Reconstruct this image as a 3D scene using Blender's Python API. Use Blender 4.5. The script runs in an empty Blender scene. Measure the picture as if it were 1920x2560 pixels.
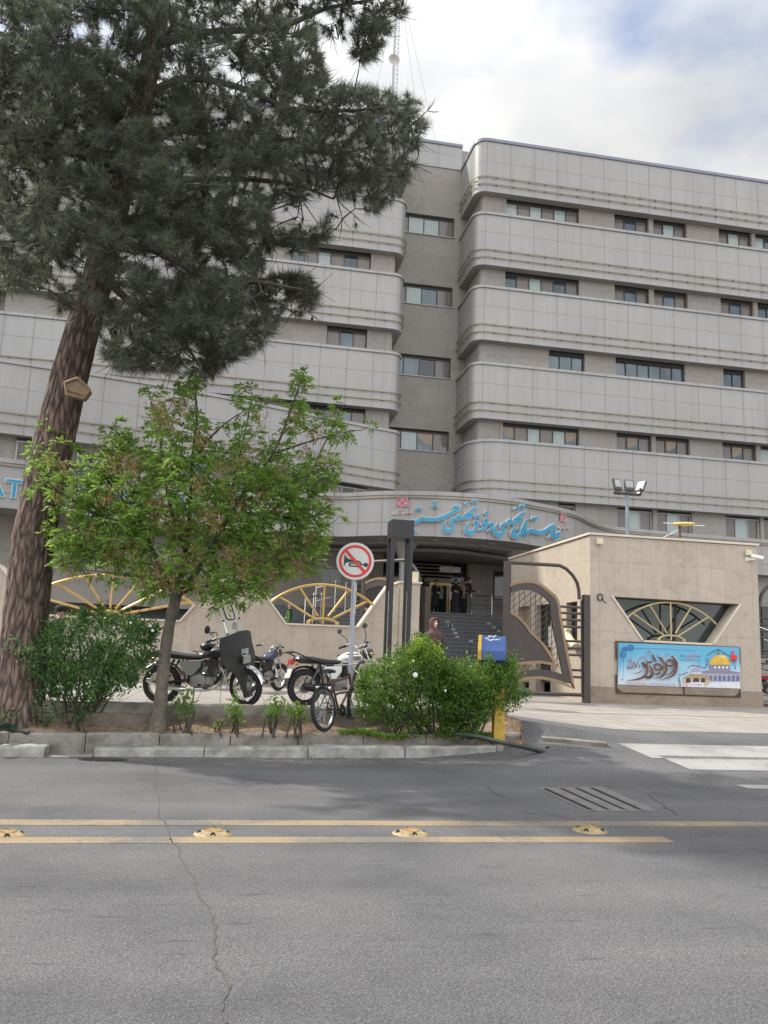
import bpy, math, random
import numpy as np
from mathutils import Vector, Matrix, Euler
R = math.radians
scene = bpy.context.scene
COL = scene.collection
rnd = random.Random(7)
npr = np.random.default_rng(7)

# ------------------------------------------------------------------ camera, world, sun, exposure
FPX, PITCH, ROLL, YAW, EYE = 2100.0, R(9.6), R(2.2), R(10.3), 1.5
def _cam_axes():
    f = Vector((0, math.cos(PITCH), math.sin(PITCH))); u = Vector((0, -math.sin(PITCH), math.cos(PITCH))); r = Vector((1, 0, 0))
    rr = r*math.cos(ROLL)+u*math.sin(ROLL); uu = -r*math.sin(ROLL)+u*math.cos(ROLL)
    c, s = math.cos(YAW), math.sin(YAW)
    w = lambda v: Vector((v.x*c+v.y*s, -v.x*s+v.y*c, v.z))
    return w(rr), w(uu), w(f)
CR, CU, CF = _cam_axes()
CPOS = Vector((0, 0, EYE))
cd = bpy.data.cameras.new('camera'); cam = bpy.data.objects.new('camera', cd); COL.objects.link(cam)
cam.matrix_world = Matrix(((CR.x, CU.x, -CF.x, 0), (CR.y, CU.y, -CF.y, 0), (CR.z, CU.z, -CF.z, EYE), (0, 0, 0, 1)))
cd.sensor_fit = 'HORIZONTAL'; cd.sensor_width = 36; cd.lens = 36*FPX/1920; cd.clip_end = 3000; cd.clip_start = .05
scene.camera = cam

SUN = Vector((-.57, .37, .73)).normalized()
w = bpy.data.worlds.new('World'); scene.world = w; w.use_nodes = True
nt = w.node_tree; nt.nodes.clear()
N = nt.nodes.new; L = nt.links.new
sky = N('ShaderNodeTexSky'); sky.sky_type = 'NISHITA'; sky.sun_disc = False
sky.sun_elevation = math.asin(SUN.z); sky.sun_rotation = math.atan2(SUN.x, SUN.y); sky.dust_density = 2
tc = N('ShaderNodeTexCoord'); mp = N('ShaderNodeMapping'); mp.inputs['Scale'].default_value = (1.6, 1.6, 3.0); mp.inputs['Location'].default_value = (.42, .1, .3)
nz = N('ShaderNodeTexNoise'); nz.inputs['Scale'].default_value = 1.7; nz.inputs['Detail'].default_value = 7; nz.inputs['Roughness'].default_value = .52
cr = N('ShaderNodeValToRGB'); cr.color_ramp.elements[0].position = .33; cr.color_ramp.elements[1].position = .52
nz2 = N('ShaderNodeTexNoise'); nz2.inputs['Scale'].default_value = 3.1; nz2.inputs['Detail'].default_value = 6
cl = N('ShaderNodeValToRGB'); cl.color_ramp.elements[0].position = .3; cl.color_ramp.elements[1].position = .68
cl.color_ramp.elements[0].color = (.66, .675, .70, 1); cl.color_ramp.elements[1].color = (.96, .95, .94, 1)
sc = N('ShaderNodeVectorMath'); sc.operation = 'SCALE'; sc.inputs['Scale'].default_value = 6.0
dt = N('ShaderNodeVectorMath'); dt.operation = 'DOT_PRODUCT'; dt.inputs[1].default_value = (-.45, -.65, .6)   # brightness gradient added: unseen cloud overhead, behind and left lifts the facade light
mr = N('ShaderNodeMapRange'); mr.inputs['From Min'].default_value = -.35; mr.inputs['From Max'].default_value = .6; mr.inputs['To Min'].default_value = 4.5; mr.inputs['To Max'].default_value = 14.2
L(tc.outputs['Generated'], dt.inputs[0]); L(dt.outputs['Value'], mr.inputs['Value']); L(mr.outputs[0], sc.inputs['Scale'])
mx = N('ShaderNodeMixRGB'); bg = N('ShaderNodeBackground'); bg.inputs['Strength'].default_value = .1
out = N('ShaderNodeOutputWorld')
L(tc.outputs['Generated'], mp.inputs['Vector']); L(mp.outputs[0], nz.inputs['Vector']); L(mp.outputs[0], nz2.inputs['Vector'])
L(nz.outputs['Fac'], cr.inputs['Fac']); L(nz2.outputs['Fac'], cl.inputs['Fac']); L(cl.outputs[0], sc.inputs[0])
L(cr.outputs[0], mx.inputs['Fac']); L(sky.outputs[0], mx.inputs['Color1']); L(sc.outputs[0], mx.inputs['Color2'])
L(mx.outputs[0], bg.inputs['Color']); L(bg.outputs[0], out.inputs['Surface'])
sl = bpy.data.lights.new('sun', 'SUN'); sl.energy = 2.6; sl.angle = R(1.2); sl.color = (1, .95, .86)
so = bpy.data.objects.new('sun', sl); COL.objects.link(so)
so.rotation_euler = SUN.to_track_quat('Z', 'Y').to_euler(); so.location = (0, 0, 60)
vs = scene.view_settings; vs.view_transform = 'Standard'; vs.look = 'None'; vs.exposure = 1.08; vs.gamma = 1; vs.use_curve_mapping = False
scene.cycles.max_bounces = 6; scene.cycles.transparent_max_bounces = 12

# ------------------------------------------------------------------ pixel measurements (1920 x 2560 photo) -> points in the place
K = 1920/1659
def ray(x, y): return CR*((x-960)/FPX)-CU*((y-1280)/FPX)+CF
def onY(x, y, Y): d = ray(x, y); return CPOS+d*(Y/d.y)
def onZ(x, y, Z): d = ray(x, y); return CPOS+d*((Z-EYE)/d.z)
def onX(x, y, X): d = ray(x, y); return CPOS+d*(X/d.x)
def Pk(x, y, Y): return onY(x*K, y*K, Y)

# ------------------------------------------------------------------ mesh helpers
class MB:
    def __init__(s): s.v = []; s.f = []; s.m = []; s.M = None
    def add(s, vs, fs, mat=0, M=None):
        n = len(s.v)
        if M is not None: vs = [M @ Vector(p) for p in vs]
        if s.M is not None: vs = [s.M @ Vector(p) for p in vs]
        s.v += [tuple(p) for p in vs]; s.f += [tuple(i+n for i in f) for f in fs]; s.m += [mat]*len(fs); return s
    def box(s, x0, x1, y0, y1, z0, z1, mat=0, M=None):
        return s.add([(x0,y0,z0),(x1,y0,z0),(x1,y1,z0),(x0,y1,z0),(x0,y0,z1),(x1,y0,z1),(x1,y1,z1),(x0,y1,z1)],
                     [(0,3,2,1),(4,5,6,7),(0,1,5,4),(1,2,6,5),(2,3,7,6),(3,0,4,7)], mat, M)
    def cbox(s, c, d, mat=0, rot=(0,0,0), bev=0):
        M = Matrix.Translation(c) @ Euler(rot).to_matrix().to_4x4()
        x, y, z = d[0]/2, d[1]/2, d[2]/2
        if not bev: return s.box(-x,x,-y,y,-z,z,mat,M)
        b = min(bev, x*.9, y*.9, z*.9)
        pr = [(-x+b,-y),(x-b,-y),(x,-y+b),(x,y-b),(x-b,y),(-x+b,y),(-x,y-b),(-x,-y+b)]
        q = lambda k, h: [(p[0]*k[0], p[1]*k[1], h) for p in pr]
        kk = ((x-b)/x, (y-b)/y)
        return s.rings([q(kk,-z), q((1,1),-z+b), q((1,1),z-b), q(kk,z)], mat, True, True, M)
    def rings(s, rs, mat=0, cap0=False, cap1=False, M=None, closed=True):
        n = len(rs[0]); vs = [p for r in rs for p in r]; fs = []
        for i in range(len(rs)-1):
            for j in range(n if closed else n-1):
                a = i*n+j; b = i*n+(j+1) % n; fs.append((a, b, b+n, a+n))
        if cap0: fs.append(tuple(range(n-1, -1, -1)))
        if cap1: fs.append(tuple((len(rs)-1)*n+j for j in range(n)))
        return s.add(vs, fs, mat, M)
    def tube(s, pts, r, mat=0, n=8, caps=True, closed=False, M=None):
        pts = [Vector(p) for p in pts]; m = len(pts)
        rad = r if isinstance(r, (list, tuple)) else [r]*m
        T = []
        for i in range(m):
            a = pts[(i-1) % m] if (closed or i > 0) else pts[0]; b = pts[(i+1) % m] if (closed or i < m-1) else pts[-1]
            T.append((b-a).normalized() if (b-a).length > 1e-9 else Vector((0,0,1)))
        up = Vector((0,0,1)) if abs(T[0].z) < .9 else Vector((1,0,0))
        u = T[0].cross(up).normalized(); rs = []
        for i in range(m):
            u = (u-T[i]*u.dot(T[i])).normalized(); v = T[i].cross(u)
            rs.append([pts[i]+(u*math.cos(2*math.pi*k/n)+v*math.sin(2*math.pi*k/n))*rad[i] for k in range(n)])
        if closed: rs.append(rs[0])
        return s.rings(rs, mat, caps and not closed, caps and not closed, M)
    def lathe(s, prof, mat=0, n=24, M=None, cap0=False, cap1=False):
        return s.rings([[(r*math.cos(2*math.pi*k/n), r*math.sin(2*math.pi*k/n), z) for k in range(n)] for r, z in prof], mat, cap0, cap1, M)
    def sphere(s, c, r, mat=0, n=12, m=8, M=None):
        r = (r, r, r) if not isinstance(r, (tuple, list)) else r
        prof = [(max(1e-4, math.sin(math.pi*i/m)), -math.cos(math.pi*i/m)) for i in range(m+1)]
        MM = Matrix.Translation(c) @ Matrix.Diagonal((r[0], r[1], r[2], 1))
        return s.lathe(prof, mat, n, (M @ MM) if M is not None else MM)
    def prism(s, poly, t0, t1, mat=0, M=None, sidemat=None):      # polygon in xy, thick in z
        n = len(poly)
        s.add([(p[0], p[1], t0) for p in poly]+[(p[0], p[1], t1) for p in poly], [tuple(range(n-1,-1,-1)), tuple(range(n, 2*n))], mat, M)
        s.add([(p[0], p[1], t0) for p in poly]+[(p[0], p[1], t1) for p in poly], [(j, (j+1) % n, (j+1) % n+n, j+n) for j in range(n)], mat if sidemat is None else sidemat, M)
        return s
    def build(s, name, mats, parent=None, origin=None, smooth=35, world=False, label=None):
        if not isinstance(mats, (list, tuple)): mats = [mats]
        me = bpy.data.meshes.new(name)
        o3 = Vector(origin) if origin is not None else Vector((0,0,0))
        vs = s.v
        if parent is not None and world: o3 = parent.location.copy()
        if o3.length: vs = [(a-o3.x, b-o3.y, c-o3.z) for a, b, c in vs]
        me.from_pydata(vs, [], s.f)
        for q in mats: me.materials.append(q)
        me.polygons.foreach_set('material_index', s.m)
        if smooth:
            me.polygons.foreach_set('use_smooth', [True]*len(s.f)); me.set_sharp_from_angle(angle=R(smooth))
        me.update()
        o = bpy.data.objects.new(name, me); COL.objects.link(o)
        if parent is not None: o.parent = parent
        else: o.location = o3
        if label: o['label'] = label
        return o
def tag(o, label, cat, group=None):
    o['label'] = label; o['category'] = cat
    if group: o['group'] = group
    return o
def thing(name, label, cat, loc=(0,0,0), rz=0, group=None):
    o = bpy.data.objects.new(name, None); o.empty_display_size = .2; COL.objects.link(o); o.location = loc; o.rotation_euler = (0,0,rz)
    return tag(o, label, cat, group)
def kind(o, k): o['kind'] = k; return o
def fast(name, V, F, mat, parent=None, world=False, origin=None):   # numpy mesh, F (m, 3) or (m, 4)
    me = bpy.data.meshes.new(name); V = np.asarray(V, dtype=np.float32).reshape(-1, 3)
    o3 = np.array(parent.location if (parent is not None and world) else (origin if origin is not None else (0,0,0)), dtype=np.float32)
    V = V-o3; F = np.asarray(F, dtype=np.int32); k = F.shape[1]
    me.vertices.add(len(V)); me.vertices.foreach_set('co', V.ravel())
    me.loops.add(F.size); me.loops.foreach_set('vertex_index', F.ravel())
    me.polygons.add(len(F)); me.polygons.foreach_set('loop_start', np.arange(0, F.size, k, dtype=np.int32))
    me.update(calc_edges=True); me.validate()
    me.materials.append(mat)
    o = bpy.data.objects.new(name, me); COL.objects.link(o)
    if parent is not None: o.parent = parent
    else: o.location = o3.tolist()
    return o
def arc(cx, cy, r, a0, a1, n): return [(cx+r*math.cos(R(a0+(a1-a0)*i/n)), cy+r*math.sin(R(a0+(a1-a0)*i/n))) for i in range(n+1)]
def spline(pts, n=6):                      # Catmull-Rom through tuples of any length
    out = []; m = len(pts)
    for i in range(m-1):
        p0 = pts[max(i-1, 0)]; p1 = pts[i]; p2 = pts[i+1]; p3 = pts[min(i+2, m-1)]
        for k in range(n):
            t = k/n
            out.append(tuple(.5*(2*b+(c-a)*t+(2*a-5*b+4*c-d)*t*t+(3*b-a-3*c+d)*t**3) for a, b, c, d in zip(p0, p1, p2, p3)))
    out.append(tuple(pts[-1])); return out

# ------------------------------------------------------------------ materials
def nodes(name):
    m = bpy.data.materials.new(name); m.use_nodes = True; t = m.node_tree
    return m, t, t.nodes['Principled BSDF'], t.nodes.new, t.links.new
def rgba(c): return (c[0], c[1], c[2], 1)
def mat(name, c, rough=.6, metal=0, var=.12, scale=6, bump=0, bscale=40, spec=.5, detail=5, coat=0):
    m, t, b, N, L = nodes(name)
    b.inputs['Roughness'].default_value = rough; b.inputs['Metallic'].default_value = metal; b.inputs['Specular IOR Level'].default_value = spec
    if coat: b.inputs['Coat Weight'].default_value = coat; b.inputs['Coat Roughness'].default_value = .08
    tc = N('ShaderNodeTexCoord'); nz = N('ShaderNodeTexNoise'); nz.inputs['Scale'].default_value = scale; nz.inputs['Detail'].default_value = detail; nz.inputs['Roughness'].default_value = .6
    r = N('ShaderNodeValToRGB'); r.color_ramp.elements[0].position = .3; r.color_ramp.elements[1].position = .7
    r.color_ramp.elements[0].color = rgba([x*(1-var) for x in c]); r.color_ramp.elements[1].color = rgba([min(1, x*(1+var)) for x in c])
    L(tc.outputs['Object'], nz.inputs['Vector']); L(nz.outputs['Fac'], r.inputs['Fac']); L(r.outputs[0], b.inputs['Base Color'])
    if bump:
        n2 = N('ShaderNodeTexNoise'); n2.inputs['Scale'].default_value = bscale; n2.inputs['Detail'].default_value = 4
        bp = N('ShaderNodeBump'); bp.inputs['Strength'].default_value = bump; bp.inputs['Distance'].default_value = .02
        L(tc.outputs['Object'], n2.inputs['Vector']); L(n2.outputs['Fac'], bp.inputs['Height']); L(bp.outputs[0], b.inputs['Normal'])
    return m
def ramp(N, pts):
    r = N('ShaderNodeValToRGB'); e = r.color_ramp.elements
    while len(e) < len(pts): e.new(.5)
    for q, (p, c) in zip(e, pts): q.position = p; q.color = rgba(c)
    return r
def wallcoord(N, L):                       # (x + y, z, 0) of the object: one drawing for walls of either direction
    tc = N('ShaderNodeTexCoord'); sp = N('ShaderNodeSeparateXYZ'); ad = N('ShaderNodeMath'); cb = N('ShaderNodeCombineXYZ')
    L(tc.outputs['Object'], sp.inputs[0]); L(sp.outputs[0], ad.inputs[0]); L(sp.outputs[1], ad.inputs[1]); L(ad.outputs[0], cb.inputs[0]); L(sp.outputs[2], cb.inputs[1])
    return tc, cb
def slabs(name, c, joint, bw, bh, mortar=.006, var=.1, off=0, stain=(.5, .45, .38), rough=.55, bump=.15, blotch=.35):
    m, t, b, N, L = nodes(name); tc, cb = wallcoord(N, L)
    br = N('ShaderNodeTexBrick'); br.offset = off; br.inputs['Scale'].default_value = 1; br.inputs['Brick Width'].default_value = bw; br.inputs['Row Height'].default_value = bh
    br.inputs['Mortar Size'].default_value = mortar; br.inputs['Mortar Smooth'].default_value = .3
    br.inputs['Color1'].default_value = rgba([x*(1-var) for x in c]); br.inputs['Color2'].default_value = rgba([x*(1+var) for x in c]); br.inputs['Mortar'].default_value = rgba(joint)
    L(cb.outputs[0], br.inputs['Vector'])
    n1 = N('ShaderNodeTexNoise'); n1.inputs['Scale'].default_value = 2.2; n1.inputs['Detail'].default_value = 9; n1.inputs['Roughness'].default_value = .68; n1.inputs['Distortion'].default_value = 1.2
    L(tc.outputs['Object'], n1.inputs['Vector'])
    r1 = ramp(N, [(.36, stain), (.52, (1, 1, 1)), (.7, (1.0, .98, .95))]); L(n1.outputs['Fac'], r1.inputs['Fac'])
    mx = N('ShaderNodeMixRGB'); mx.blend_type = 'MULTIPLY'; mx.inputs['Fac'].default_value = blotch; L(br.outputs['Color'], mx.inputs['Color1']); L(r1.outputs[0], mx.inputs['Color2'])
    n2 = N('ShaderNodeTexNoise'); n2.inputs['Scale'].default_value = 14; n2.inputs['Detail'].default_value = 8; n2.inputs['Roughness'].default_value = .75
    L(tc.outputs['Object'], n2.inputs['Vector'])
    r2 = ramp(N, [(.33, (.72, .68, .62)), (.46, (1, 1, 1)), (.8, (1.04, 1.03, 1))]); L(n2.outputs['Fac'], r2.inputs['Fac'])
    m2 = N('ShaderNodeMixRGB'); m2.blend_type = 'MULTIPLY'; m2.inputs['Fac'].default_value = .55; L(mx.outputs[0], m2.inputs['Color1']); L(r2.outputs[0], m2.inputs['Color2'])
    L(m2.outputs[0], b.inputs['Base Color']); b.inputs['Roughness'].default_value = rough
    bp = N('ShaderNodeBump'); bp.inputs['Strength'].default_value = bump; bp.inputs['Distance'].default_value = .01
    L(n2.outputs['Fac'], bp.inputs['Height']); L(bp.outputs[0], b.inputs['Normal'])
    return m
def leafmat(name, cols, trans=.35, rough=.5):
    m, t, b, N, L = nodes(name); g = N('ShaderNodeNewGeometry')
    r = ramp(N, [(i/(len(cols)-1), c) for i, c in enumerate(cols)]); L(g.outputs['Random Per Island'], r.inputs['Fac'])
    tr = N('ShaderNodeBsdfTranslucent'); mx = N('ShaderNodeMixShader'); mx.inputs['Fac'].default_value = trans
    hs = N('ShaderNodeHueSaturation'); hs.inputs['Value'].default_value = 1.5; hs.inputs['Hue'].default_value = .485; L(r.outputs[0], hs.inputs['Color']); L(hs.outputs[0], tr.inputs['Color'])
    L(r.outputs[0], b.inputs['Base Color']); b.inputs['Roughness'].default_value = rough; b.inputs['Specular IOR Level'].default_value = .35
    L(b.outputs[0], mx.inputs[1]); L(tr.outputs[0], mx.inputs[2]); L(mx.outputs[0], t.nodes['Material Output'].inputs['Surface'])
    return m
def bark(name, c1, c2, sx=9, sz=1.4, dist=.05):
    m, t, b, N, L = nodes(name); tc = N('ShaderNodeTexCoord'); mp = N('ShaderNodeMapping'); mp.inputs['Scale'].default_value = (sx, sx, sz)
    vo = N('ShaderNodeTexVoronoi'); vo.feature = 'DISTANCE_TO_EDGE'; vo.inputs['Scale'].default_value = 1
    nz = N('ShaderNodeTexNoise'); nz.inputs['Scale'].default_value = 1.4; nz.inputs['Detail'].default_value = 8; nz.inputs['Roughness'].default_value = .7
    av = N('ShaderNodeVectorMath'); av.operation = 'ADD'; sc = N('ShaderNodeVectorMath'); sc.operation = 'SCALE'; sc.inputs['Scale'].default_value = .9
    L(tc.outputs['Object'], mp.inputs[0]); L(mp.outputs[0], nz.inputs['Vector']); L(nz.outputs['Color'], sc.inputs[0]); L(mp.outputs[0], av.inputs[0]); L(sc.outputs[0], av.inputs[1]); L(av.outputs[0], vo.inputs['Vector'])
    r = ramp(N, [(0, [x*.3 for x in c1]), (.12, c1), (.5, c2)]); L(vo.outputs['Distance'], r.inputs['Fac'])
    m2 = N('ShaderNodeMixRGB'); m2.blend_type = 'MULTIPLY'; m2.inputs['Fac'].default_value = .6; r2 = ramp(N, [(.3, (.5, .45, .42)), (.7, (1.25, 1.2, 1.15))]); L(nz.outputs['Fac'], r2.inputs['Fac']); L(r.outputs[0], m2.inputs['Color1']); L(r2.outputs[0], m2.inputs['Color2'])
    L(m2.outputs[0], b.inputs['Base Color']); b.inputs['Roughness'].default_value = .9
    bp = N('ShaderNodeBump'); bp.inputs['Strength'].default_value = 1; bp.inputs['Distance'].default_value = dist; L(r.outputs[0], bp.inputs['Height']); L(bp.outputs[0], b.inputs['Normal'])
    return m
def asphalt():
    m, t, b, N, L = nodes('asphalt'); tc = N('ShaderNodeTexCoord')
    n1 = N('ShaderNodeTexNoise'); n1.inputs['Scale'].default_value = 95; n1.inputs['Detail'].default_value = 3; n1.inputs['Roughness'].default_value = .7
    vo = N('ShaderNodeTexVoronoi'); vo.inputs['Scale'].default_value = 100
    n2 = N('ShaderNodeTexNoise'); n2.inputs['Scale'].default_value = .55; n2.inputs['Detail'].default_value = 6; n2.inputs['Roughness'].default_value = .6
    mp = N('ShaderNodeMapping'); mp.inputs['Scale'].default_value = (1.4, 9, 1)
    n3 = N('ShaderNodeTexNoise'); n3.inputs['Scale'].default_value = 1.6; n3.inputs['Detail'].default_value = 5
    for q in (n1, vo, n2): L(tc.outputs['Object'], q.inputs['Vector'])
    L(tc.outputs['Object'], mp.inputs[0]); L(mp.outputs[0], n3.inputs['Vector'])
    r1 = ramp(N, [(.28, (.045, .045, .047)), (.5, (.092, .092, .0955)), (.74, (.2, .198, .199))]); L(n1.outputs['Fac'], r1.inputs['Fac'])
    rv = ramp(N, [(0, (.66, .66, .67)), (.5, (1, 1, 1)), (.9, (1.22, 1.21, 1.19))]); L(vo.outputs['Color'], rv.inputs['Fac'])
    r2 = ramp(N, [(.32, (.7, .7, .72)), (.5, (.97, .97, .97)), (.68, (1.16, 1.15, 1.13))]); L(n2.outputs['Fac'], r2.inputs['Fac'])
    r3 = ramp(N, [(.27, (.45, .45, .47)), (.38, (1, 1, 1))]); L(n3.outputs['Fac'], r3.inputs['Fac'])
    m4 = N('ShaderNodeMapping'); m4.inputs['Scale'].default_value = (.05, 1.1, 1); n4 = N('ShaderNodeTexNoise'); n4.inputs['Scale'].default_value = 1.3; n4.inputs['Detail'].default_value = 4; L(tc.outputs['Object'], m4.inputs[0]); L(m4.outputs[0], n4.inputs['Vector'])
    r4 = ramp(N, [(.35, (.9, .9, .91)), (.62, (1.07, 1.07, 1.07))]); L(n4.outputs['Fac'], r4.inputs['Fac'])
    c = r1
    for q in (rv, r2, r3, r4):
        k = N('ShaderNodeMixRGB'); k.blend_type = 'MULTIPLY'; k.inputs['Fac'].default_value = 1 if q is not r3 else .6; L(c.outputs[0], k.inputs['Color1']); L(q.outputs[0], k.inputs['Color2']); c = k
    L(c.outputs[0], b.inputs['Base Color']); b.inputs['Roughness'].default_value = .85; b.inputs['Specular IOR Level'].default_value = .3
    bp = N('ShaderNodeBump'); bp.inputs['Strength'].default_value = .6; bp.inputs['Distance'].default_value = .008; L(n1.outputs['Fac'], bp.inputs['Height']); L(bp.outputs[0], b.inputs['Normal'])
    return m
def paving(name, c1, c2, j, bw, bh, mortar):
    m, t, b, N, L = nodes(name); tc = N('ShaderNodeTexCoord')
    br = N('ShaderNodeTexBrick'); br.offset = 0; br.inputs['Scale'].default_value = 1; br.inputs['Brick Width'].default_value = bw; br.inputs['Row Height'].default_value = bh; br.inputs['Mortar Size'].default_value = mortar
    br.inputs['Color1'].default_value = rgba(c1); br.inputs['Color2'].default_value = rgba(c2); br.inputs['Mortar'].default_value = rgba(j); br.inputs['Bias'].default_value = -.2
    n1 = N('ShaderNodeTexNoise'); n1.inputs['Scale'].default_value = 1.6; n1.inputs['Detail'].default_value = 8; n1.inputs['Roughness'].default_value = .65
    L(tc.outputs['Object'], br.inputs['Vector']); L(tc.outputs['Object'], n1.inputs['Vector'])
    r = ramp(N, [(.32, (.74, .72, .7)), (.65, (1.08, 1.07, 1.05))]); L(n1.outputs['Fac'], r.inputs['Fac'])
    k = N('ShaderNodeMixRGB'); k.blend_type = 'MULTIPLY'; k.inputs['Fac'].default_value = .85; L(br.outputs['Color'], k.inputs['Color1']); L(r.outputs[0], k.inputs['Color2'])
    L(k.outputs[0], b.inputs['Base Color']); b.inputs['Roughness'].default_value = .75
    return m
def worn(name, c, under, thr=.42, rough=.8):   # road paint worn through to the asphalt
    m, t, b, N, L = nodes(name); tc = N('ShaderNodeTexCoord'); n1 = N('ShaderNodeTexNoise'); n1.inputs['Scale'].default_value = 22; n1.inputs['Detail'].default_value = 9; n1.inputs['Roughness'].default_value = .8
    n2 = N('ShaderNodeTexNoise'); n2.inputs['Scale'].default_value = 1.1; n2.inputs['Detail'].default_value = 4
    L(tc.outputs['Object'], n1.inputs['Vector']); L(tc.outputs['Object'], n2.inputs['Vector'])
    ad = N('ShaderNodeMath'); ad.operation = 'MULTIPLY_ADD'; ad.inputs[1].default_value = .9; L(n2.outputs['Fac'], ad.inputs[0]); L(n1.outputs['Fac'], ad.inputs[2])
    r = ramp(N, [(thr+.12, under), (thr+.3, c)]); L(ad.outputs[0], r.inputs['Fac']); L(r.outputs[0], b.inputs['Base Color']); b.inputs['Roughness'].default_value = rough
    return m
def curtainmat(name, c, rough=.25):
    m, t, b, N, L = nodes(name); tc = N('ShaderNodeTexCoord'); wv = N('ShaderNodeTexWave'); wv.inputs['Scale'].default_value = 3.2; wv.inputs['Distortion'].default_value = 2.5; wv.inputs['Detail'].default_value = 2
    L(tc.outputs['Object'], wv.inputs['Vector']); r = ramp(N, [(0, [x*.72 for x in c]), (1, [x*1.12 for x in c])]); L(wv.outputs['Fac'], r.inputs['Fac']); L(r.outputs[0], b.inputs['Base Color'])
    b.inputs['Roughness'].default_value = .8; b.inputs['Coat Weight'].default_value = .9; b.inputs['Coat Roughness'].default_value = .04
    return m
M_ = {}
M_['asphalt'] = asphalt()
M_['soil'] = mat('soil', (.2, .145, .1), .95, var=.45, scale=9, bump=1, bscale=25)
M_['dirt'] = mat('dusty_ground', (.2, .17, .14), .95, var=.3, scale=2)
M_['tile'] = paving('pavement_tiles', (.285, .265, .245), (.25, .232, .215), (.13, .12, .11), .4, .62, .012)
M_['tactile'] = paving('tactile_tiles', (.33, .285, .215), (.3, .265, .205), (.18, .155, .125), .4, .4, .012)
M_['kerb'] = mat('kerb_concrete', (.185, .17, .15), .9, var=.5, scale=3.5, bump=.6, bscale=30, detail=9)
M_['kerb2'] = mat('edging_concrete', (.235, .23, .21), .9, var=.45, scale=5, bump=.5, bscale=30, detail=9)
M_['yellow_line'] = worn('yellow_road_paint', (.235, .175, .105), (.115, .107, .095), .72)
M_['white_line'] = worn('white_road_paint', (.265, .26, .25), (.17, .165, .16), .72)
M_['travertine'] = slabs('travertine', (.42, .362, .295), (.29, .245, .19), .43, 1.95, .006, .05, 0, (.62, .56, .5))
M_['plinth'] = slabs('brown_plinth', (.27, .215, .16), (.17, .14, .11), .6, .45, .004, .08, 0, (.6, .55, .5), blotch=.6)
M_['coping'] = mat('cream_coping', (.58, .51, .41), .5, var=.08, scale=3)
def cladding():                              # satin metal panels with faint rain streaks and tone shifts
    m, t, b, N, L = nodes('aluminium_cladding'); tc, cb = wallcoord(N, L); mp = N('ShaderNodeMapping'); mp.inputs['Scale'].default_value = (3.2, .22, 1)
    n1 = N('ShaderNodeTexNoise'); n1.inputs['Scale'].default_value = 1; n1.inputs['Detail'].default_value = 6; n1.inputs['Roughness'].default_value = .65; L(cb.outputs[0], mp.inputs[0]); L(mp.outputs[0], n1.inputs['Vector'])
    n2 = N('ShaderNodeTexNoise'); n2.inputs['Scale'].default_value = .35; n2.inputs['Detail'].default_value = 3; L(tc.outputs['Object'], n2.inputs['Vector'])
    r1 = ramp(N, [(.28, (.262, .254, .244)), (.5, (.292, .286, .278)), (.72, (.304, .298, .290))]); L(n1.outputs['Fac'], r1.inputs['Fac']); r2 = ramp(N, [(.35, (.95, .95, .95)), (.65, (1.04, 1.04, 1.04))]); L(n2.outputs['Fac'], r2.inputs['Fac'])
    k = N('ShaderNodeMixRGB'); k.blend_type = 'MULTIPLY'; k.inputs['Fac'].default_value = 1; L(r1.outputs[0], k.inputs['Color1']); L(r2.outputs[0], k.inputs['Color2']); L(k.outputs[0], b.inputs['Base Color'])
    b.inputs['Roughness'].default_value = .38; b.inputs['Metallic'].default_value = .14; return m
M_['cladding'] = cladding()
M_['joint'] = mat('panel_joint', (.15, .142, .133), .8)
M_['stucco'] = slabs('grey_stone_render', (.27, .252, .228), (.235, .22, .2), 3.1, 1.05, .02, .05, .5, (.72, .7, .68), .8, .3, .5)
M_['soffit'] = mat('grey_soffit', (.27, .262, .25), .7)
M_['dark'] = mat('dark_board_and_shade', (.035, .033, .032), .8)  # near-black for boards, the added backing and painted soffit shade
M_['lobbywall'] = slabs('lobby_stone', (.25, .225, .195), (.12, .11, .1), .95, 1.1, .012, .08, 0, (.6, .55, .5))
M_['frame'] = mat('bronze_window_frame', (.05, .044, .04), .45)
M_['frame_light'] = mat('pale_window_frame', (.42, .40, .37), .5)
M_['glass'] = mat('window_glass', (.075, .095, .108), .07, metal=.5, var=.35, scale=.9)
M_['glass_dark'] = mat('dark_glass', (.012, .018, .018), .06, var=.2, scale=.8, spec=.6)
M_['curtain'] = curtainmat('white_curtain', (.33, .4, .39))
M_['screen'] = curtainmat('brown_screen', (.15, .128, .115))
M_['amber'] = curtainmat('amber_drape', (.24, .175, .1))
M_['rail'] = mat('brass_tube', (.24, .205, .14), .35, metal=.6, var=.1)
M_['gold'] = mat('gold_paint', (.47, .31, .1), .32, metal=.45, var=.12, scale=8, coat=.3)
M_['bronze'] = mat('brown_gate_paint', (.048, .037, .033), .45, var=.12)
M_['bronze_edge'] = mat('gold_brown_edge', (.24, .155, .085), .45, var=.15)
M_['black'] = mat('black_steel', (.012, .012, .014), .4, var=.2)
M_['steel'] = mat('galvanised_steel', (.36, .37, .38), .4, metal=.6, var=.1)
M_['chrome'] = mat('chrome', (.62, .62, .63), .12, metal=1, var=.05)
M_['rubber'] = mat('rubber', (.018, .018, .019), .85, var=.2, scale=20)
M_['plastic'] = mat('black_plastic', (.02, .02, .022), .45, var=.15)
M_['vinyl'] = mat('black_vinyl', (.018, .018, .022), .38, var=.2)
M_['engine'] = mat('cast_alloy', (.27, .265, .255), .42, metal=.7, var=.25, scale=14)
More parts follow.
